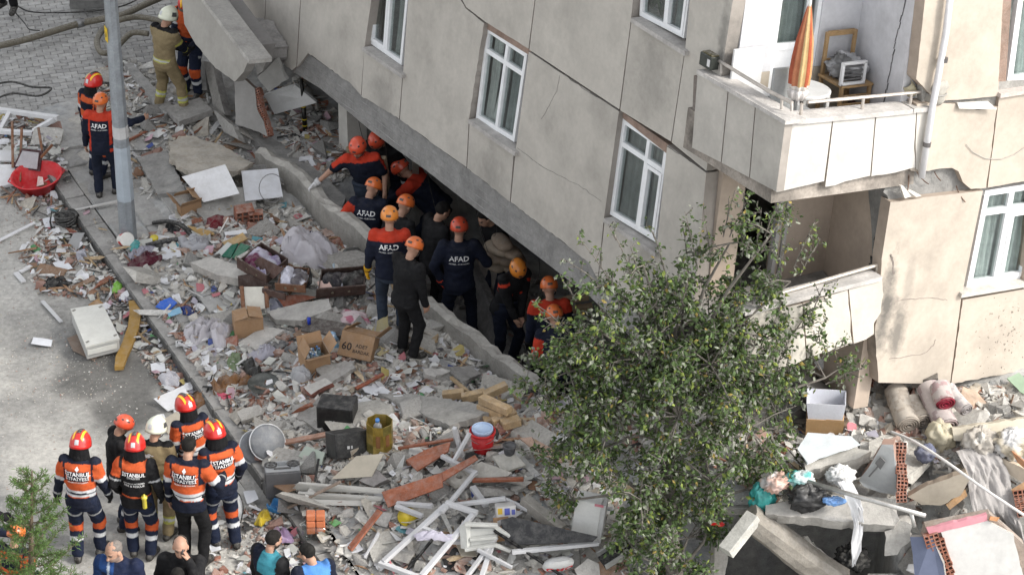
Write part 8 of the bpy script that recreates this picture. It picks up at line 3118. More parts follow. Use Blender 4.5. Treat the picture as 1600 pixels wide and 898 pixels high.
carpet('beige carpet roll, leftmost, its spiral end toward the street',(1400,610,1.66),(1420,664,1.56),.135,BEIG,BEIG2,4)
carpet('beige carpet roll second from the left, smaller with a square-ish coil',(1424,626,1.62),(1442,658,1.56),.115,BEIG,BEIG2,3)
carpet('long patterned carpet roll in the middle with stained wrapping',(1450,604,1.78),(1480,666,1.60),.135,V(.46,.40,.38),V(.33,.26,.26),3,seed=4)
carpet('carpet roll with a deep red core end',(1468,602,1.92),(1478,630,1.84),.115,V(.42,.37,.35),V(.36,.25,.25),3,core=V(.24,.02,.04),seed=6)
carpet('slim grey carpet roll at the right of the rolls',(1482,606,1.80),(1510,640,1.72),.085,V(.48,.44,.42),V(.36,.33,.33),3,seed=8)
plank('dark_pole','dark rolled mat lying across the top of the carpets','mat',G(1424,596,1.75),G(1466,592,1.80),.12,.10,V(.14,.125,.11),M_DCLOTH,world=True)
# mattress, dark blue slab, bricks, grey board, bin on carton under the lower balcony
zslab('mattress','thin white mattress squeezed out beneath the lower balcony','mattress',[(1272,566,1.75),(1300,550,1.85),(1336,548,1.88),(1340,560,1.80),(1320,572,1.70),(1280,578,1.66)],.12,V(.62,.61,.60),M_DCLOTH,.01,21,land='the white mattress')
zslab('blue_wallboard','dark blue painted panel standing beneath the lower balcony','panel',[(1333,548,1.95),(1346,540,2.0),(1352,580,1.75),(1342,622,1.42),(1326,620,1.42),(1328,580,1.7)],.06,V(.075,.095,.155),M_PLAS,.004,22,land='the dark blue panel')
t=root('brick_column',G(1355,580,1.7),'torn stack of red hollow bricks right of the dark blue panel','bricks')
brick_edge(t,[(1352,532),(1358,552),(1358,580),(1352,612),(1338,618)],G(1355,575,1.7),unit(V(.2,-.75,.6)),n=8,sc=.72)
zslab('grey_board','grey dusty panel left of the dark blue panel','panel',[(1298,594,1.6),(1326,586,1.65),(1324,622,1.42),(1296,622,1.42)],.04,V(.25,.255,.26),M_PLAS,.006,23)
zslab('plaster_piece','white plaster shard hanging right of the brick stack','plaster',[(1356,530,2.0),(1366,526,2.05),(1376,536,1.95),(1370,546,1.88),(1358,542,1.9)],.03,V(.60,.58,.54),M_PLAS,.008,24)
p=G(1288,664,1.52)
t_,W_,R_=carton('brown carton at the tree\'s right edge with a white bin set in it',(1288,672),(.42,.30,.22),-6,(0,0),flaps=(0,0,0,0),col=V(.40,.25,.12))
b=MB()
cpos=W_((0,0,.235))
Rz_=R_
vs,f=[],[]
for(k,z)in((.40,0.0),(.46,.22),(.44,.22),(.38,.02)):
 for(sx_,sy_)in((-1,-1),(1,-1),(1,1),(-1,1)):
  vs.append(cpos+Rz_@V(sx_*k*.48,sy_*k*.34,z))
for i in range(3):
 for k in range(4):
  f.append([i*4+k,i*4+(k+1)%4,i*4+4+(k+1)%4,i*4+4+k])
f.append([12,13,14,15])
b.add(vs,f,V(.68,.69,.74))
b.build('plastic_bin',M_PLST,label='white plastic bin standing in the brown carton at the tree\'s right edge',cat='bin')
LAND.append((cpos,'the white bin'))
b=MB()
b.tube([G(1232,650,1.5),G(1236,664,1.4)],.03,V(.62,.56,.02),8)
b.build('yellow_tube',M_PLST,label='yellow tube showing among the leaves left of the white bin',cat='tube')
# handrail poles
hose('long white curved pole running down to the right edge',[(1392,674,0),(1430,690,0),(1480,722,0),(1536,762,0),(1606,808,0)],.016,V(.60,.58,.56),'curved_pole',M_PLST,cat='pole',land='the long curved pole',absz=[1.80,1.86,1.84,1.72,1.5])
t=root('balcony_rail',G(1350,780,1.5),'pale handrail with a short leg lying on the jutting slab','handrail')
b=MB()
b.tube([G(1262,752,1.58),G(1350,778,1.60),G(1446,805,1.62)],.026,V(.52,.51,.49),8)
b.build('rail',M_METAL,t,smooth=True)
b=MB()
b.tube([G(1423,799,1.6),G(1429,822,1.42)],.022,V(.52,.51,.49),8)
b.build('leg',M_METAL,t,smooth=True)
# white cloth strip hanging over the jutting slab
def drape(name,label,cat,rows,th,col,m=None,nfold=6,amp=.03,land=None):
 """hanging cloth: rows of (left pixel, right pixel, z) from top to bottom"""
 n=40
 vs,f=[],[]
 rr_=[]
 for q_ in range(len(rows)-1):
  for t_ in(0,.33,.67):
   rr_.append(tuple(tuple(x_*(1-t_)+y_*t_ for x_,y_ in zip(g_,h_))for g_,h_ in zip(rows[q_][:2],rows[q_+1][:2]))+(rows[q_][2]*(1-t_)+rows[q_+1][2]*t_,))
 rows=rr_+[rows[-1]]
 for j,(a,c,z)in enumerate(rows):
  P,Q=G(*a,z),G(*c,z)
  for i in range(n+1):
   s=i/n
   d_=2.2*(float(fbm(s*nfold*1.5+1.5*math.sin(j*.8+s*2),j*.45,0,nfold,3))-.5)
   vs.append(P*(1-s)+Q*s+V(.25*d_*amp,-1*d_*amp*min(1,.4+j*.3),.3*d_*amp)+V(0,0,.02*math.sin(s*17+j))*(j==len(rows)-1))
 k=len(vs)
 vs=np.array(vs)
 for j in range(len(rows)-1):
  for i in range(n):
   q=j*(n+1)+i
   f.append([q,q+1,q+n+2,q+n+1])
 b=MB()
 cc=np.array([np.asarray(col)for e in range(len(f))])
 b.add(vs,f,cc)
 o=b.build(name,m or M_DCLOTH,smooth=True,label=label,cat=cat)
 if land:
  LAND.append((vs.mean(0),land))
 return o
drape('white_cloth','white plastic strip hanging down over the jutting slab into the hollow','cloth',[((1310,752),(1330,748),1.62),((1320,775),(1344,778),1.58),((1330,796),(1350,796),1.44),((1334,822),(1350,822),1.20),((1330,862),(1346,860),.86),((1331,884),(1336,880),.68)],.01,V(.68,.68,.69),M_FILM,3,.05,land='the hanging white strip')
drape('grey_curtain','dusty grey curtain trailing down the heap at the right edge','curtain',[((1496,704),(1546,690),1.66),((1500,716),(1562,712),1.64),((1512,738),(1572,730),1.56),((1514,768),(1582,762),1.42),((1520,800),(1590,800),1.24),((1540,800),(1600,832),1.10),((1584,862),(1606,868),.8)],.01,V(.36,.34,.33),M_DCLOTH,7,.075,land='the trailing grey curtain')
# bags
zb=lambda x,y,z:(x,y,0)
def lump(name,label,cat,c,r,col,col2=None,m=None,seed=0,fold=1.0):
 """crumpled free lump at an absolute point"""
 vs,f=[],[]
 n,k=48,24
 for i in range(k+1):
  a=math.pi*i/k
  for j in range(n):
   g=2*math.pi*j/n
   d=V(math.sin(a)*math.cos(g),math.sin(a)*math.sin(g),math.cos(a))
   nz=fbm(d[0]*2.4+seed,d[1]*2.4,d[2]*2.4,seed,4)
   rid=abs(2*fbm(d[0]*5+9,d[1]*5,d[2]*5+seed,seed+1,3)-1)*1.5
   vs.append(d*np.asarray(r)*(.62+.75*nz-.4*fold*rid))
 for i in range(k):
  for j in range(n):
   f.append([i*n+j,i*n+(j+1)%n,(i+1)*n+(j+1)%n,(i+1)*n+j])
 vs=np.array(vs)+c
 mx=sstep(.42,.58,fbm(vs[:,0]*6,vs[:,1]*6,vs[:,2]*6,seed+2,2))[:,None]
 cols=np.asarray(col)*(1-mx)+np.asarray(col if col2 is None else col2)*mx
 me=new_mesh(name,vs-c,f,cols,True,[m or M_DCLOTH],True)
 o=link(name,me,label=label,cat=cat)
 o.location=[float(x)for x in c]
 LAND.append((c,label))
 return o
lump('black_bag','black crumpled plastic bag on the left end of the jutting slab','bag',G(1262,776,1.42),(.26,.16,.17),V(.02,.02,.021),m=M_PLST,seed=3)
lump('teal_bag','teal plastic sack hanging at the slab end under the tree leaves','bag',G(1190,784,1.22),(.15,.12,.26),V(.03,.27,.25),V(.04,.36,.34),m=M_PLST,seed=5)
lump('teal_bag','teal and white bag lying above the black crumpled bag','bag',G(1250,748,1.55),(.17,.12,.10),V(.06,.38,.36),V(.55,.6,.6),m=M_PLST,seed=7)
lump('white_bag','white plastic bag between the two teal bags','bag',G(1212,752,1.52),(.17,.14,.12),V(.62,.62,.62),V(.55,.35,.28),m=M_PLST,seed=8)
lump('white_bag','white torn plastic heap by the hanging white strip','bag',G(1312,742,1.55),(.18,.14,.11),V(.62,.62,.61),m=M_PLST,seed=9)
lump('blue_rag','small blue rag on the jutting slab by the handrail','cloth',G(1303,782,1.45),(.13,.07,.05),V(.16,.32,.62),m=M_DCLOTH,seed=10)
lump('white_sacks','white wrapped bundle at the right edge above the trailing curtain, left one','bundle',G(1532,690,1.68),(.22,.20,.18),V(.58,.55,.50),V(.45,.41,.36),seed=11)
lump('white_sacks','white wrapped bundle at the right edge above the trailing curtain, right one','bundle',G(1580,694,1.70),(.26,.20,.18),V(.58,.57,.56),V(.50,.44,.34),seed=12)
lump('cream_cushion','cream cushion leaning under the stained carpet roll','cushion',G(1470,680,1.55),(.17,.20,.17),V(.50,.45,.33),seed=13,fold=.3)
lump('navy_lump','small slate blue lump left of the trailing curtain','block',G(1446,708,1.55),(.12,.1,.12),V(.13,.14,.20),m=M_CONC,seed=14,fold=.2)
lump('dark_bag','dark bag shadowed beneath the jutting slab','bag',G(1330,872,.3),(.2,.2,.15),V(.03,.03,.03),seed=15)
b=MB()
# white broken wall at the lower right, bricks along its torn left side, blue plaster on the return
A,B_,C_,D_=G(1440,828,1.35),G(1566,806,1.50),G(1606,902,.72),G(1462,930,.50)
wn=unit(np.cross(B_-A,D_-A))
wn=wn if wn@(EYE-A)>0 else-wn
wp=lambda x,y,h=0:on_plane(x,y,A+wn*h,wn)
t=root('broken_wall',(A+C_)/2,'big broken wall piece, white plastered with pink upper edge and brick-torn side','wall fragment')
px=[(1470,830),(1540,812),(1556,820),(1584,834),(1592,870),(1604,912),(1486,935),(1488,890),(1482,862),(1476,846)]
P=rough_poly(np.array([wp(*q)for q in px]),.08,.015,4,{6})
b=MB()
b.prism(P,-wn*.03,V(.60,.59,.57),V(.45,.42,.38))
b.build('white_plaster',M_PLAS,t)
b=MB()
P=np.array([wp(1448,826,.006),wp(1542,803,.006),wp(1543,813,.006),wp(1470,831,.006),wp(1452,834,.006)])
b.prism(rough_poly(P,.07,.01,5),-wn*.05,V(.62,.28,.32))
b.build('pink_edge',M_PLAS,t)
b=MB()
P=np.array([wp(x,y,-.035)for x,y in((1446,822),(1546,802),(1600,850),(1606,920),(1500,940),(1470,905),(1462,860),(1440,840))])
b.prism(P,-wn*.10,V(.30,.24,.20))
b.build('core',M_CONC,t)
b=MB()
P=np.array([G(1422,838,1.22),G(1456,838,1.28),G(1474,880,.98),G(1480,925,.62),G(1432,925,.62)])
b.prism(rough_poly(P,.08,.008,6,{0}),-unit(np.cross(P[1]-P[0],P[3]-P[0]))*.05*(1 if np.cross(P[1]-P[0],P[3]-P[0])[2]>0 else-1),V(.13,.15,.22),V(.3,.28,.26))
b.build('blue_plaster',M_PLAS,t)
brick_edge(t,[(1450,836),(1466,850),(1474,872),(1480,900),(1484,930)],A-wn*.015,wn,n=8,sc=.82)
LAND.append(((A+C_)/2,'the broken white wall'))
zslab('orange_chunk','orange timber scrap on top of the broken white wall','timber',[(1548,806,1.52),(1562,808,1.5),(1558,814,1.47),(1546,812,1.48)],.03,V(.45,.22,.10),M_WOOD,.004)
zslab('cream_beam','cream padded beam slanting in from the right edge behind the curtain','beam',[(1548,706,1.62),(1612,738,1.60),(1612,760,1.46),(1560,732,1.50)],.1,V(.55,.47,.37),M_PLAS,.01,31)
zslab('wood_board','orange-brown board at the right edge beside the curtain','board',[(1580,764,1.45),(1604,750,1.55),(1608,764,1.48),(1586,782,1.36)],.03,V(.45,.26,.13),M_WOOD,0)
zslab('wood_board','reddish board crossing the white bundles at the right edge','board',[(1580,704,1.75),(1600,720,1.7),(1606,736,1.62),(1590,722,1.66)],.03,V(.40,.19,.09),M_WOOD,0)
t=root('brick_column',G(1596,780,1.3),'few dark hollow bricks at the right edge beside the curtain','bricks')
brick_edge(t,[(1594,770),(1600,800)],G(1598,785,1.35),unit(V(-.2,-.8,.5)),n=3,sc=.8)
# the hollow at the lower right: leaning broken beam, cracked pipe, post stub
def rough_bar(name,label,cat,p0,p1,r0,r1,col,seed,m=None,n=12,land=None):
 A,Bq=np.array(p0),np.array(p1)
 d=unit(Bq-A)
 a_=unit(np.cross(d,V(0,0,1)))
 b_=np.cross(a_,d)
 m_=16
 vs,f=[],[]
 for i in range(m_+1):
  s=i/m_
  c=A+(Bq-A)*s
  r=r0+(r1-r0)*s
  for k in range(n):
   g=2*math.pi*k/n
   sq=1/max(abs(math.cos(g)),abs(math.sin(g)))**.7
   rr=r*sq*(1+.28*(fbm(s*7,k*.7,seed,seed,3)-.5))
   vs.append(c+rr*(a_*math.cos(g)+b_*math.sin(g)))
 for i in range(m_):
  for k in range(n):
   f.append([i*n+k,i*n+(k+1)%n,(i+1)*n+(k+1)%n,(i+1)*n+k])
 f+=[list(range(n)),list(range(m_*n+n-1,m_*n-1,-1))]
 b=MB()
 b.add(vs,f,col)
 o=b.build(name,m or M_CONC,label=label,cat=cat)
 if land:
  LAND.append(((A+Bq)/2,land))
 return o
rough_bar('broken_beam','thick broken beam sloping down into the dark hollow','beam',G(1168,806,1.15),G(1312,912,.22),.14,.17,V(.27,.245,.21),3,land='the sloping broken beam')
zslab('pale_slab','pale strip of plaster lying beside the sloping beam','plaster',[(1258,852,.45),(1270,846,.5),(1320,898,.18),(1300,906,.12)],.06,V(.40,.39,.36),M_CONC,.012)
zslab('lath_strip','thin pale lath along the sloping beam','lath',[(1256,838,.62),(1262,836,.62),(1296,896,.2),(1288,898,.2)],.03,V(.45,.43,.40),M_WOOD,0)
plank('cracked_pipe','broken white pipe at the head of the sloping beam','pipe',G(1134,862,.95),G(1178,806,1.2),.16,.14,V(.50,.49,.45),M_CONC,world=True)
rough_bar('post_stub','grey broken post stub at the bottom edge right of the tree','post',G(1120,920,.0),G(1124,846,.7),.085,.10,V(.33,.315,.29),9)
for k,(x,y,col)in enumerate([(1114,818,V(.50,.02,.02)),(1126,820,V(.55,.05,.05))]):
 p=G(x,y,1.05)
 t=root('flower',p,['red flower at the right foot of the tree, left of its pair','red flower at the right foot of the tree, right of its pair'][k],'flower')
 b=MB()
 for i in range(6):
  a=i*1.05
  q=V(math.cos(a),math.sin(a),.3)*.05
  s=V(-math.sin(a),math.cos(a),0)*.022
  b.add([p,p+q*.6+s,p+q,p+q*.6-s],[[0,1,2,3]],col)
 b.build('petals',M_LEAF,t)
 b=MB()
 b.tube([p,p-V(.02,0,.35)],.006,V(.05,.09,.03),5)
 b.build('stem',M_LEAF,t)
# ------------------------------------------------------------------ on the upper balcony
fb=2.975
# closed parasol
def bframe(u,w_,v):
 return B3(u,w_,v)
base=bframe(6.18,.31,fb+.06)
ub=unit(BU)
t=root('patio_parasol',base,'closed orange and yellow parasol standing in the corner of the upper balcony','parasol')
Mu=np.vstack([np.hstack([np.stack([BL,BR,BU],-1),base[:,None]]),[0,0,0,1]])
b=MB()
b.lathe([(.0,.0),(.17,.0),(.18,.05),(.10,.09),(.03,.10),(.0,.10)],V(.50,.50,.50),18,Mu)
b.build('foot',M_PLST,t,smooth=True)
b=MB()
b.lathe([(.018,.10),(.018,1.54),(.0,1.55)],V(.55,.55,.55),8,Mu)
b.build('pole',M_METAL,t,smooth=True)
fold=lambda a,z:1+.22*math.sin(a*8)*(1 if z<1.3 else .4)
b=MB()
pc=[V(.38,.10,.05),V(.44,.26,.12),V(.40,.14,.07),V(.50,.38,.18),V(.52,.42,.22),V(.37,.10,.055),V(.42,.17,.09),V(.48,.34,.17)]
b.lathe([(.076,.60),(.094,.67),(.100,.80),(.094,.97),(.078,1.16),(.056,1.34),(.030,1.50),(.014,1.57)],pc[0],32,Mu,cols=lambda i,k:pc[(k//4)%8]if i>0 else V(.62,.58,.54),sq=fold)
b.build('canopy',M_CLOTH,t,smooth=True)
b=MB()
b.lathe([(.074,.51),(.096,.59),(.086,.62)],V(.60,.57,.55),32,Mu,sq=fold)
b.build('valance',M_CLOTH,t,smooth=True)
b=MB()
b.lathe([(.022,1.52),(.016,1.59),(.0,1.63)],V(.72,.72,.68),10,Mu)
b.build('finial',M_PLST,t,smooth=True)
def bbox(bb,u,w_,v,su,sw,sv,col,rz=0.0):
 R=np.stack([BL,BR,BU],-1)@rotz(rz)
 bb.box(bframe(u,w_,v+sv/2),(su,sw,sv),col,R,.004)
# wooden chair loaded with junk
CW=V(.36,.23,.11)
u0,w0=5.52,1.46
t=root('wooden_chair',bframe(u0,w0,fb),'wooden chair heaped with pans in the back corner of the upper balcony','chair')
for(du,dw,h)in((-.19,-.19,.95),(-.19,.19,.95),(.19,-.19,.45),(.19,.19,.45)):
 b=MB()
 bbox(b,u0+du,w0+dw,fb,.04,.04,h,CW)
 b.build('leg',M_WOOD,t)
b=MB()
bbox(b,u0,w0,fb+.43,.44,.44,.03,CW*1.1)
b.build('seat',M_WOOD,t)
for h in(.90,.58):
 b=MB()
 bbox(b,u0-.19,w0,fb+h,.03,.36,.06,CW)
 b.build('back_rail',M_WOOD,t)
for h in(.2,.3):
 b=MB()
 bbox(b,u0+.19,w0,fb+h,.025,.36,.04,CW)
 b.build('stretcher',M_WOOD,t)
lump('pile_of_pans','heap of grey pans and cloths on the wooden balcony chair','pans',bframe(u0-.02,w0+.0,fb+.58),(.24,.2,.17),V(.40,.40,.41),V(.12,.12,.12),seed=21,m=M_PLST)
t=root('small_rack',bframe(u0+.20,w0-.08,fb+.47),'white little rack with dark bars leaning at the heaped chair','rack')
for(dw,dv,sw,sv)in((-.15,0,.035,.26),(.15,0,.035,.26),(0,0,.33,.03),(0,.235,.33,.03)):
 b=MB()
 bbox(b,u0+.21,w0-.08+dw,fb+.47+dv,.04,sw,sv,V(.66,.66,.66))
 b.build('frame_bar',M_WHITE,t)
for k in range(4):
 b=MB()
 bbox(b,u0+.205,w0-.08,fb+.52+.05*k,.02,.27,.018,V(.2,.2,.2))
 b.build('rung',M_METAL,t)
# round plastic table, stacked stools
t=root('garden_table',bframe(5.75,.62,fb),'pale garden table beside the closed parasol','table')
R=np.stack([BL,BR,BU],-1)
b=MB()
b.lathe([(.0,.49),(.30,.49),(.315,.50),(.315,.52),(.30,.53),(.0,.53)],V(.56,.56,.55),26,np.vstack([np.hstack([R,bframe(5.80,.66,fb)[:,None]]),[0,0,0,1]]))
b.build('table_top',M_PLST,t,smooth=False)
for(du,dw)in((-.2,-.2),(.2,-.2),(-.2,.2),(.2,.2)):
 b=MB()
 bbox(b,5.80+du,.66+dw,fb,.045,.045,.49,V(.52,.52,.51))
 b.build('leg',M_PLST,t)
for k,(u,w_,col)in enumerate(((5.5,.25,V(.60,.60,.60)),(6.15,-.0+.32,V(.30,.31,.31)))):
 t=root('plastic_chair',bframe(u,w_,fb),['white plastic chair by the balcony door','grey folded chair squeezed behind the parasol foot'][k],'chair')
 b=MB()
 bbox(b,u,w_,fb+.40,.40,.40,.03,col)
 b.build('seat',M_PLST,t)
 b=MB()
 bbox(b,u-.19,w_,fb+.43,.03,.40,.42,col)
 b.build('backrest',M_PLST,t)
 for(du,dw)in((-.17,-.17),(.17,-.17),(-.17,.17),(.17,.17)):
  b=MB()
  bbox(b,u+du,w_+dw,fb,.035,.035,.40,col)
  b.build('leg',M_PLST,t)
# pots and rolled canvas on the coping
p=FL(1111,104,-.02)
t=root('flower_pot',p,'square black planter on the far end of the balcony coping','planter')
b=MB()
bb=np.stack([BL,BR,BU],-1)
b.box(p+BU*.07,(.22,.18,.15),V(.03,.035,.03),bb,.008)
b.build('box',M_PLST,t)
b=MB()
b.box(p+BU*.148,(.19,.15,.02),V(.09,.075,.03),bb,.004)
b.build('soil',M_RUB,t)
b=MB()
b.box(p+BU*.07-BR*.092+BL*.07,(.05,.004,.08),V(.6,.6,.6),bb)
b.build('tag',M_PRINT,t)
p=FR(1457,160,UR-.08)
t=root('rolled_canvas',p,'fat grey roll of canvas standing on the coping by the drainpipe','canvas roll')
b=MB()
b.lathe([(.0,0),(.10,.0),(.135,.05),(.125,.14),(.145,.20),(.125,.26),(.09,.28),(.05,.25),(.0,.25)],V(.38,.36,.32),22,np.vstack([np.hstack([bb,p[:,None]]),[0,0,0,1]]),sq=lambda a,z:1+.08*math.sin(a*4+z*22))
b.build('canvas',M_DCLOTH,t,smooth=True)
b=MB()
a=np.linspace(0,2*math.pi,20,endpoint=False)
b.tube(np.stack([.137*np.cos(a),.137*np.sin(a),np.full(20,.12)],-1)@bb.T+p,.010,V(.28,.27,.25),5,closed=True)
b.build('cord',M_RUBBER,t)
p=FR(1426,146,UR-.18)
t=root('rolled_canvas',p,'small yellowish roll of cloth beside the fat canvas roll','cloth roll')
Rr=bb@rotx(.7)
b=MB()
b.lathe([(.055,0),(.07,.02),(.065,.16),(.058,.16),(.03,.05)],V(.40,.36,.24),16,np.vstack([np.hstack([Rr,p[:,None]]),[0,0,0,1]]))
b.build('roll',M_DCLOTH,t,smooth=True)
b=MB()
q=on_plane(1372,2,B3(5.8,WB-.2,4),BR)
q=B3(5.80,1.60,4.72)
b.box(q,(.16,.03,.06),V(.10,.03,.02),bb,.008)
b.box(q+BU*-.06+BL*.03,(.05,.03,.10),V(.10,.03,.02),bb,.008)
b.build('wall_ornament',M_WOOD,label='small dark red wooden ornament hung on the white loggia wall',cat='ornament')
hose('crack-side grey cable hanging in front of the right parapet end',[(1430,172,.0),(1431,200,0),(1434,224,0)],.004,V(.3,.3,.3),'cable',cat='cable')if False else None
# crack down the white loggia wall
def crack_w(pts,col=V(.10,.10,.105),wd=.006):
 P=[B3(u,WB+(WC+.05-WB)*(u-U5)/(6.325-U5)-.004,v)for u,v in pts]
 b=MB()
 for i in range(len(P)-1):
  for k in range(5):
   a=P[i]+(P[i+1]-P[i])*k/5+BL*random.uniform(-.012,.012)*(k>0)
   c=P[i]+(P[i+1]-P[i])*(k+1)/5+BL*random.uniform(-.012,.012)*(k<4)
   w2=wd*random.uniform(.5,1.5)
   b.prism([a-BL*w2,c-BL*w2,c+BL*w2,a+BL*w2],-BR*.003,col)
 b.build('crack',M_CONC,bld)
crack_w([(6.20,5.4),(6.18,4.9),(6.13,4.5),(6.06,4.1),(6.04,3.7),(6.0,3.3),(6.02,2.85)])
# ------------------------------------------------------------------ rubble: loose stuff and the pieces one can single out
def hull(seed,sx,sy,sz,n=11):
 r=np.random.default_rng(seed)
 p=r.uniform(-1,1,(n,3))
 p=np.sign(p)*np.abs(p)**.45
 p[:,0]*=sx
 p[:,1]*=sy
 p[:,2]*=sz
 p+=r.normal(0,.06,p.shape)*[sx,sy,sz]
 bm=bmesh.new()
 for q in p:
  bm.verts.new(q)
 g=bmesh.ops.convex_hull(bm,input=bm.verts)
 bmesh.ops.delete(bm,geom=[e for e in g['geom_interior']if isinstance(e,bmesh.types.BMVert)],context='VERTS')
 bm.verts.ensure_lookup_table()
 bm.verts.index_update()
 v=np.array([q.co[:]for q in bm.verts])
 f=np.array([[w_.index for w_ in fc.verts]for fc in bm.faces])
 bm.free()
 return v,f
CH=[hull(i,1,.5+.45*((i*37)%10)/10,.22+.5*((i*53)%10)/10,9+i%5)for i in range(16)]
FLAT=[hull(50+i,1,.6+.3*(i%3)/2,.10+.06*(i%2),9)for i in range(8)]
STK=[hull(80+i,1,.10,.07,8)for i in range(4)]
def stamp(name,protos,pos,scl,cols,m,tilt=.6,rng=RNG,flat_bias=None,parent=None,**kw):
 n=len(pos)
 pid=rng.integers(0,len(protos),n)
 az_,tx,ty=rng.uniform(0,2*math.pi,n),rng.normal(0,tilt,n),rng.normal(0,tilt,n)
 Vs,Fs,Cs,off=[],[],[],0
 for k,(pv,pf)in enumerate(protos):
  I=np.where(pid==k)[0]
  if not len(I):
   continue
  cz,sz_,cx,sx,cy,sy=np.cos(az_[I]),np.sin(az_[I]),np.cos(tx[I]),np.sin(tx[I]),np.cos(ty[I]),np.sin(ty[I])
  Rz_=np.zeros((len(I),3,3));Rz_[:,0,0]=cz;Rz_[:,0,1]=-sz_;Rz_[:,1,0]=sz_;Rz_[:,1,1]=cz;Rz_[:,2,2]=1
  Rx_=np.zeros((len(I),3,3));Rx_[:,0,0]=1;Rx_[:,1,1]=cx;Rx_[:,1,2]=-sx;Rx_[:,2,1]=sx;Rx_[:,2,2]=cx
  Ry_=np.zeros((len(I),3,3));Ry_[:,1,1]=1;Ry_[:,0,0]=cy;Ry_[:,0,2]=sy;Ry_[:,2,0]=-sy;Ry_[:,2,2]=cy
  R=Rz_@Rx_@Ry_
  v=np.einsum('nij,kj->nki',R,pv)*scl[I][:,None,None]+pos[I][:,None,:]
  Vs.append(v.reshape(-1,3))
  f=pf[None]+(np.arange(len(I))*len(pv))[:,None,None]+off
  Fs.append(f.reshape(-1,3))
  Cs.append(np.repeat(cols[I],len(pf),axis=0))
  off+=len(I)*len(pv)
 v,f,c=np.vstack(Vs),np.vstack(Fs),np.vstack(Cs)
 c=c*rng.uniform(.86,1.12,(len(c),1))
 me=new_mesh(name,v,f,c,False,[m],False)
 return link(name,me,parent,kind='stuff',**kw)
rg=np.random.default_rng(77)
_ZC={}
def zone_points(n,poly,rng=rg,dens=None):
 """n ground points inside a pixel polygon, kept with probability dens(x, y)"""
 P=_ZC.get(id(poly))
 if P is None:
  P=_ZC[id(poly)]=np.array([T(*p)[:2]for p in poly])
 lo,hi=P.min(0),P.max(0)
 out=[]
 tot=0
 for _ in range(400):
  if tot>=n:
   break
  q=rng.uniform(lo,hi,(4*n+12,2))
  inside=np.zeros(len(q),bool)
  j=len(P)-1
  for i in range(len(P)):
   c=((P[i,1]>q[:,1])!=(P[j,1]>q[:,1]))&(q[:,0]<(P[j,0]-P[i,0])*(q[:,1]-P[i,1])/(P[j,1]-P[i,1]+1e-12)+P[i,0])
   inside^=c
   j=i
  q=q[inside]
  if dens is not None:
   q=q[rng.random(len(q))<dens(q[:,0],q[:,1])]
  out.append(q)
  tot+=len(q)
 return np.vstack(out)[:n]
PAL=np.array([[.42,.405,.375],[.48,.46,.425],[.35,.34,.32],[.54,.52,.48],[.62,.605,.57],[.50,.47,.42],[.33,.20,.155],[.40,.28,.23],[.30,.13,.09],[.44,.38,.30]])
def palette(n,wts,rng=rg):
 w_=np.array(wts,float)
 return PAL[rng.choice(len(PAL),n,p=w_/w_.sum())]
GREY=[6,6,3,5,2,5,.7,.9,.3,1.2]
WHT=[5,5,2,6,4,4,.8,1.0,.4,1]
RED=[4,4,2,3,2,3,2,2.2,1.0,1]
patchy=lambda x,y:np.clip((fbm(x*1.1,y*1.1,0,61)-.26)*2.4,.10,1)
def clear_of(q):
 """leave the paved strip, the boots and the bare soil patches freer"""
 s=side(q[:,0],q[:,1])
 bare=np.exp(-((q[:,0]-T(520,850)[0])**2+(q[:,1]-T(520,850)[1])**2)/.35)*.6
 return rg.random(len(q))>bare
ZONES={'mid':[(300,330),(400,300),(470,330),(565,400),(640,478),(830,622),(960,720),(980,905),(540,905),(440,790),(330,620),(250,480),(200,380)],'road_litter':[(0,180),(90,200),(110,300),(240,460),(320,600),(270,640),(220,560),(150,470),(60,460),(30,400),(60,360),(0,300)],'upper':[(130,120),(200,90),(300,130),(400,210),(440,290),(300,330),(210,300),(150,250),(120,180)],'heap':[(1130,560),(1250,570),(1360,590),(1480,620),(1600,600),(1605,760),(1500,800),(1360,800),(1200,800),(1100,820),(980,700),(960,620)],'hollow':[(1200,850),(1380,850),(1400,960),(1200,960)],'inner':[(410,150),(470,120),(540,200),(560,260),(520,300),(450,240)],'trench':[(560,330),(760,380),(930,500),(900,620),(760,520),(600,400)],'foreground':[(330,790),(440,790),(560,905),(320,905)],}
def lift(q,s,k=.35):
 return np.stack([q[:,0],q[:,1],surf(q[:,0],q[:,1])+s*k],-1)
def surf(x,y):
 sd_=side(x,y)
 bed=(x>2.2)&(x<4.5)&(y>27.9)&(y<29.7)
 return np.where(bed,np.maximum(lot_h(x,y,False),1.12),np.where(sd_>.15,lot_h(x,y,False),np.maximum(TH(x,y),0)))
rub_pos={}
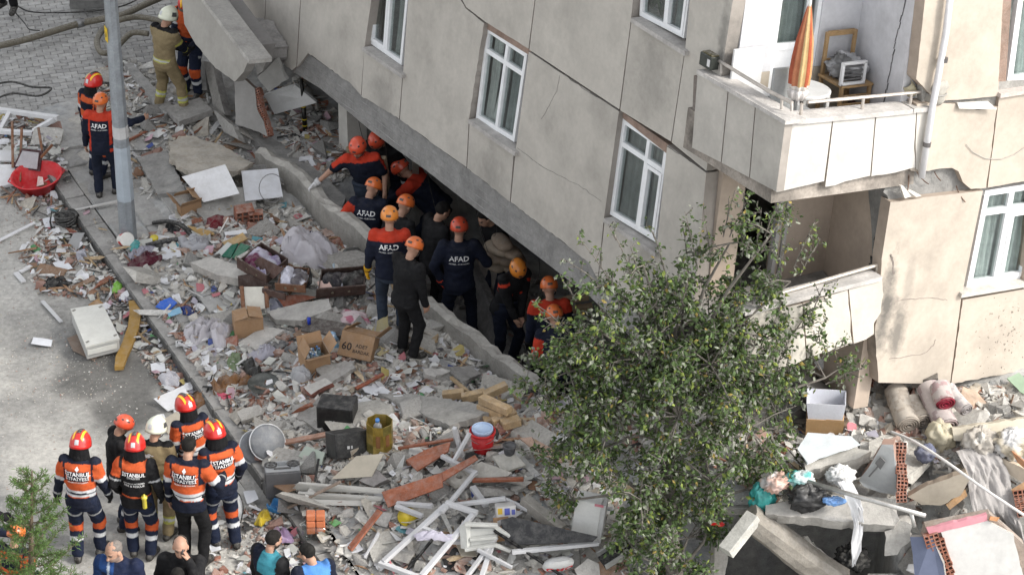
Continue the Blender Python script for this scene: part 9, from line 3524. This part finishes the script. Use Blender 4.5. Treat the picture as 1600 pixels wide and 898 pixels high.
for nm,n,smin_,smax,wts,tl in(('mid',15000,.012,.06,GREY,.5),('mid',7000,.008,.022,WHT,.5),('mid',3200,.05,.11,WHT,.4),('road_litter',4200,.008,.045,RED,.5),('upper',3600,.012,.06,GREY,.5),('heap',9500,.012,.075,WHT,.5),('heap',2600,.05,.14,WHT,.45),('heap',5000,.01,.03,WHT,.5),('hollow',900,.02,.10,GREY,.5),('inner',1500,.015,.07,GREY,.5),('trench',1500,.015,.08,GREY,.5),('foreground',1300,.01,.05,RED,.5)):
 q=zone_points(n,ZONES[nm],dens=patchy)
 q=q[clear_of(q)]if nm in('mid','foreground')else q
 s=smin_*(smax/smin_)**(rg.random(len(q))**1.8)
 c=palette(len(q),wts)
 drift=fbm(q[:,0]*.8+3,q[:,1]*.8,0,71)>.58
 sw=drift&(rg.random(len(q))<.5)
 c[sw]=palette(int(sw.sum()),[0,0,0,0,0,0,3,3,2.5,.5])
 stamp('rubble',CH+FLAT,lift(q,s,.25)if nm!='hollow' else np.stack([q[:,0],q[:,1],lot_h(q[:,0],q[:,1])+s*.25],-1),s,c,M_RUB,tl,rg)
# pale grit and crumbs on the road
ROADZ=[(0,300),(60,360),(220,560),(300,640),(440,800),(500,905),(0,905)]
q=zone_points(2600,ROADZ,dens=lambda x,y:np.clip((fbm(x*.9,y*.9,0,65)-.3)*2,.05,1)*np.clip(1.25-np.abs(side(x,y)+.3)/4.5,.06,1))
s=.0045*(3.2**rg.random(len(q)))
stamp('grit',FLAT,lift(q,s,.3),s,palette(len(q),[5,4,4,3,1,4,2,2,1,2]),M_RUB,.3,rg)
# light litter: paper and plastic shreds, fabric tatters, splinters
CL=np.array([[.62,.62,.63],[.58,.58,.56],[.66,.66,.68],[.50,.50,.46],[.10,.26,.30],[.45,.16,.18],[.05,.08,.26],[.42,.34,.12],[.40,.38,.44],[.03,.03,.03],[.22,.12,.07],[.10,.28,.12],[.45,.30,.34]])
for nm,n in(('mid',2300),('road_litter',750),('upper',220),('heap',420),('inner',200),('foreground',160)):
 q=zone_points(n,ZONES[nm],dens=lambda x,y:np.clip((fbm(x*1.6,y*1.6,0,81)-.35)*3,.05,1))
 s=.02*(5.0**(rg.random(len(q))**1.5))
 pr=np.array([5,5,6,4,.5,.7,.5,.6,1.2,1.2,1.2,.4,.7])
 c=CL[rg.choice(len(CL),len(q),p=pr/pr.sum())]
 stamp('litter',[(v*[1,1,.25],f)for v,f in FLAT],lift(q,s,.5)+[0,0,.012],s,c,M_PAPER,.35,rg)
for nm,n in(('mid',650),('road_litter',220),('upper',150),('heap',300),('inner',120)):
 q=zone_points(n,ZONES[nm])
 s=rg.uniform(.05,.22,len(q))
 cs_=np.array([[.30,.17,.09],[.42,.30,.17],[.22,.09,.05],[.50,.49,.46],[.16,.10,.07],[.56,.55,.53],[.03,.03,.03]])
 stamp('splinters',STK,lift(q,s*.3,.5)+[0,0,.02],s,cs_[rg.integers(0,len(cs_),len(q))],M_WOOD,.25,rg)
# single chunks: prototypes share their mesh, every chunk is a thing of its own
def proto_meshes(kind,protos,cols):
 out=[]
 for i,(v,f)in enumerate(protos):
  for c in cols:
   r=np.random.default_rng(i)
   cc=np.tile(np.asarray(c,float),(len(f),1))*r.uniform(.85,1.1,(len(f),1))
   out.append(new_mesh(kind,v,f,cc,False,[{'plaster_piece':M_CONC,'timber_piece':M_WOOD,'board_scrap':M_WHITE}.get(kind,M_RUB)],False))
 return out
FLATB=[(np.array([[-1,-.6,-.03],[1,-.55,-.03],[.95,.5,-.03],[-.9,.6,-.03],[-1,-.6,.03],[1,-.55,.03],[.95,.5,.03],[-.9,.6,.03]])*[1,q_,1],np.array([[0,2,1],[0,3,2],[4,5,6],[4,6,7],[0,1,5],[0,5,4],[1,2,6],[1,6,5],[2,3,7],[2,7,6],[3,0,4],[3,4,7]]))for q_ in(.7,1.1,.45)]
PM={'concrete_chunk':[('grey',proto_meshes('concrete_chunk',CH[:8],[(.30,.29,.275)])),('dark grey',proto_meshes('concrete_chunk',CH[4:10],[(.22,.215,.205)])),('pale grey',proto_meshes('concrete_chunk',CH[8:14],[(.40,.385,.36)]))],'concrete_slab':[('grey',proto_meshes('concrete_slab',FLAT,[(.36,.345,.32)])),('pale',proto_meshes('concrete_slab',FLAT,[(.46,.44,.40)]))],'timber_piece':[('brown',proto_meshes('timber_piece',STK,[(.26,.15,.085)])),('pale',proto_meshes('timber_piece',STK,[(.46,.35,.22)])),('reddish',proto_meshes('timber_piece',STK,[(.30,.11,.06)])),('white-painted',proto_meshes('timber_piece',STK,[(.56,.55,.52)]))],'board_scrap':[('white',proto_meshes('board_scrap',FLATB,[(.66,.66,.65)])),('cream',proto_meshes('board_scrap',FLATB,[(.52,.47,.38)])),('brown',proto_meshes('board_scrap',FLATB,[(.24,.14,.08)])),('grey',proto_meshes('board_scrap',FLATB,[(.36,.36,.36)]))],'plaster_piece':[('white',proto_meshes('plaster_piece',FLAT[:5],[(.58,.565,.53)])),('cream',proto_meshes('plaster_piece',FLAT[3:],[(.48,.44,.375)]))],'brick_piece':[('red',proto_meshes('brick_piece',CH[2:7],[(.31,.12,.075)])),('pinkish',proto_meshes('brick_piece',CH[6:10],[(.38,.21,.165)]))],}
SIZEW=[(.0,'small'),(.11,'medium-sized'),(.16,'large')]
SHAPE={'timber_piece':['splintered','straight','thin','snapped'],'board_scrap':['flat','four-cornered','thin','tilted'],'concrete_slab':['tilted','jagged','cracked-edged','flat','slanting'],'concrete_chunk':['jagged','blunt','wedge-like','angular','rough'],'plaster_piece':['flat','shard-like','thin','chipped'],'brick_piece':['broken','crumbling','split']}
NOUN={'timber_piece':'timber piece','board_scrap':'board scrap','concrete_slab':'concrete slab','concrete_chunk':'concrete chunk','plaster_piece':'plaster piece','brick_piece':'brick fragment'}
LP2=[(np.asarray(p,float),s)for p,s in LAND]
used=set()
def relword(d):
 if abs(d[0])>abs(d[1])*.8:
  return 'right of' if d[0]>0 else 'left of'
 return 'behind' if d[1]>0 else 'in front of'
def short(s):
 w_=s.split()
 if w_[0]not in('the',):
  s='the '+s
 return ' '.join(s.split()[:8]).rstrip(',')
def auto_label(kind,colw,p,s):
 szw=[w_ for t_,w_ in SIZEW if s>=t_][-1]
 p=np.array([p[0],p[1],0.0])
 near=sorted(LP2,key=lambda q:np.hypot(q[0][0]-p[0],(q[0][1]-p[1])))[:14]
 for a,ph in near:
  for sh in SHAPE[kind]:
   L_=f"{szw} {sh} {colw} {NOUN[kind]} {relword(p - a)} {short(ph)}"
   if L_ not in used and len(L_.split())<=16:
    used.add(L_)
    return L_
 return f"{szw} {colw} {NOUN[kind]} in the rubble"
CHUNKS=[]
for kind,n,zones,s0,s1 in(('concrete_slab',78,('mid','mid','heap','heap','heap','upper','mid'),.24,.46),('timber_piece',60,('mid','mid','heap','mid','upper','road_litter'),.2,.5),('board_scrap',70,('mid','mid','mid','heap','upper','road_litter'),.09,.24),('concrete_chunk',200,('mid','mid','mid','heap','heap','upper','inner','trench'),.085,.24),('plaster_piece',110,('mid','mid','heap','upper','road_litter'),.09,.24),('brick_piece',85,('mid','road_litter','upper','heap','foreground'),.06,.12)):
 for i in range(n):
  z_=zones[i%len(zones)]
  q=zone_points(1,ZONES[z_])[0]
  u_,v_=proj((q[0],q[1],float(TH(q[0],q[1]))+.1))
  if not(5<u_<1595 and 5<v_<893):
   continue
  s=s0+(s1-s0)*rg.random()**2.2
  cw,ms=PM[kind][rg.integers(0,len(PM[kind]))]
  o=link(kind,ms[rg.integers(0,len(ms))],label=auto_label(kind,cw,q,s),cat={'timber_piece':'timber','board_scrap':'board','concrete_slab':'slab','concrete_chunk':'concrete chunk','plaster_piece':'plaster piece','brick_piece':'brick'}[kind],group={'timber_piece':'timber pieces in the rubble','board_scrap':'board scraps in the rubble','concrete_slab':'broken slabs in the rubble','concrete_chunk':'concrete chunks in the rubble','plaster_piece':'plaster pieces in the rubble','brick_piece':'brick fragments in the rubble'}[kind])
  o.location=(q[0],q[1],float(surf(q[0],q[1]))+s*{'concrete_slab':.16,'plaster_piece':.14,'timber_piece':.10,'board_scrap':.22}.get(kind,.18))
  o.rotation_euler=(rg.normal(0,{'concrete_slab':.22,'timber_piece':.14,'board_scrap':.2}.get(kind,.35)),rg.normal(0,{'concrete_slab':.22,'timber_piece':.14,'board_scrap':.2}.get(kind,.35)),rg.uniform(0,6.28))
  o.scale=(s,s,s)
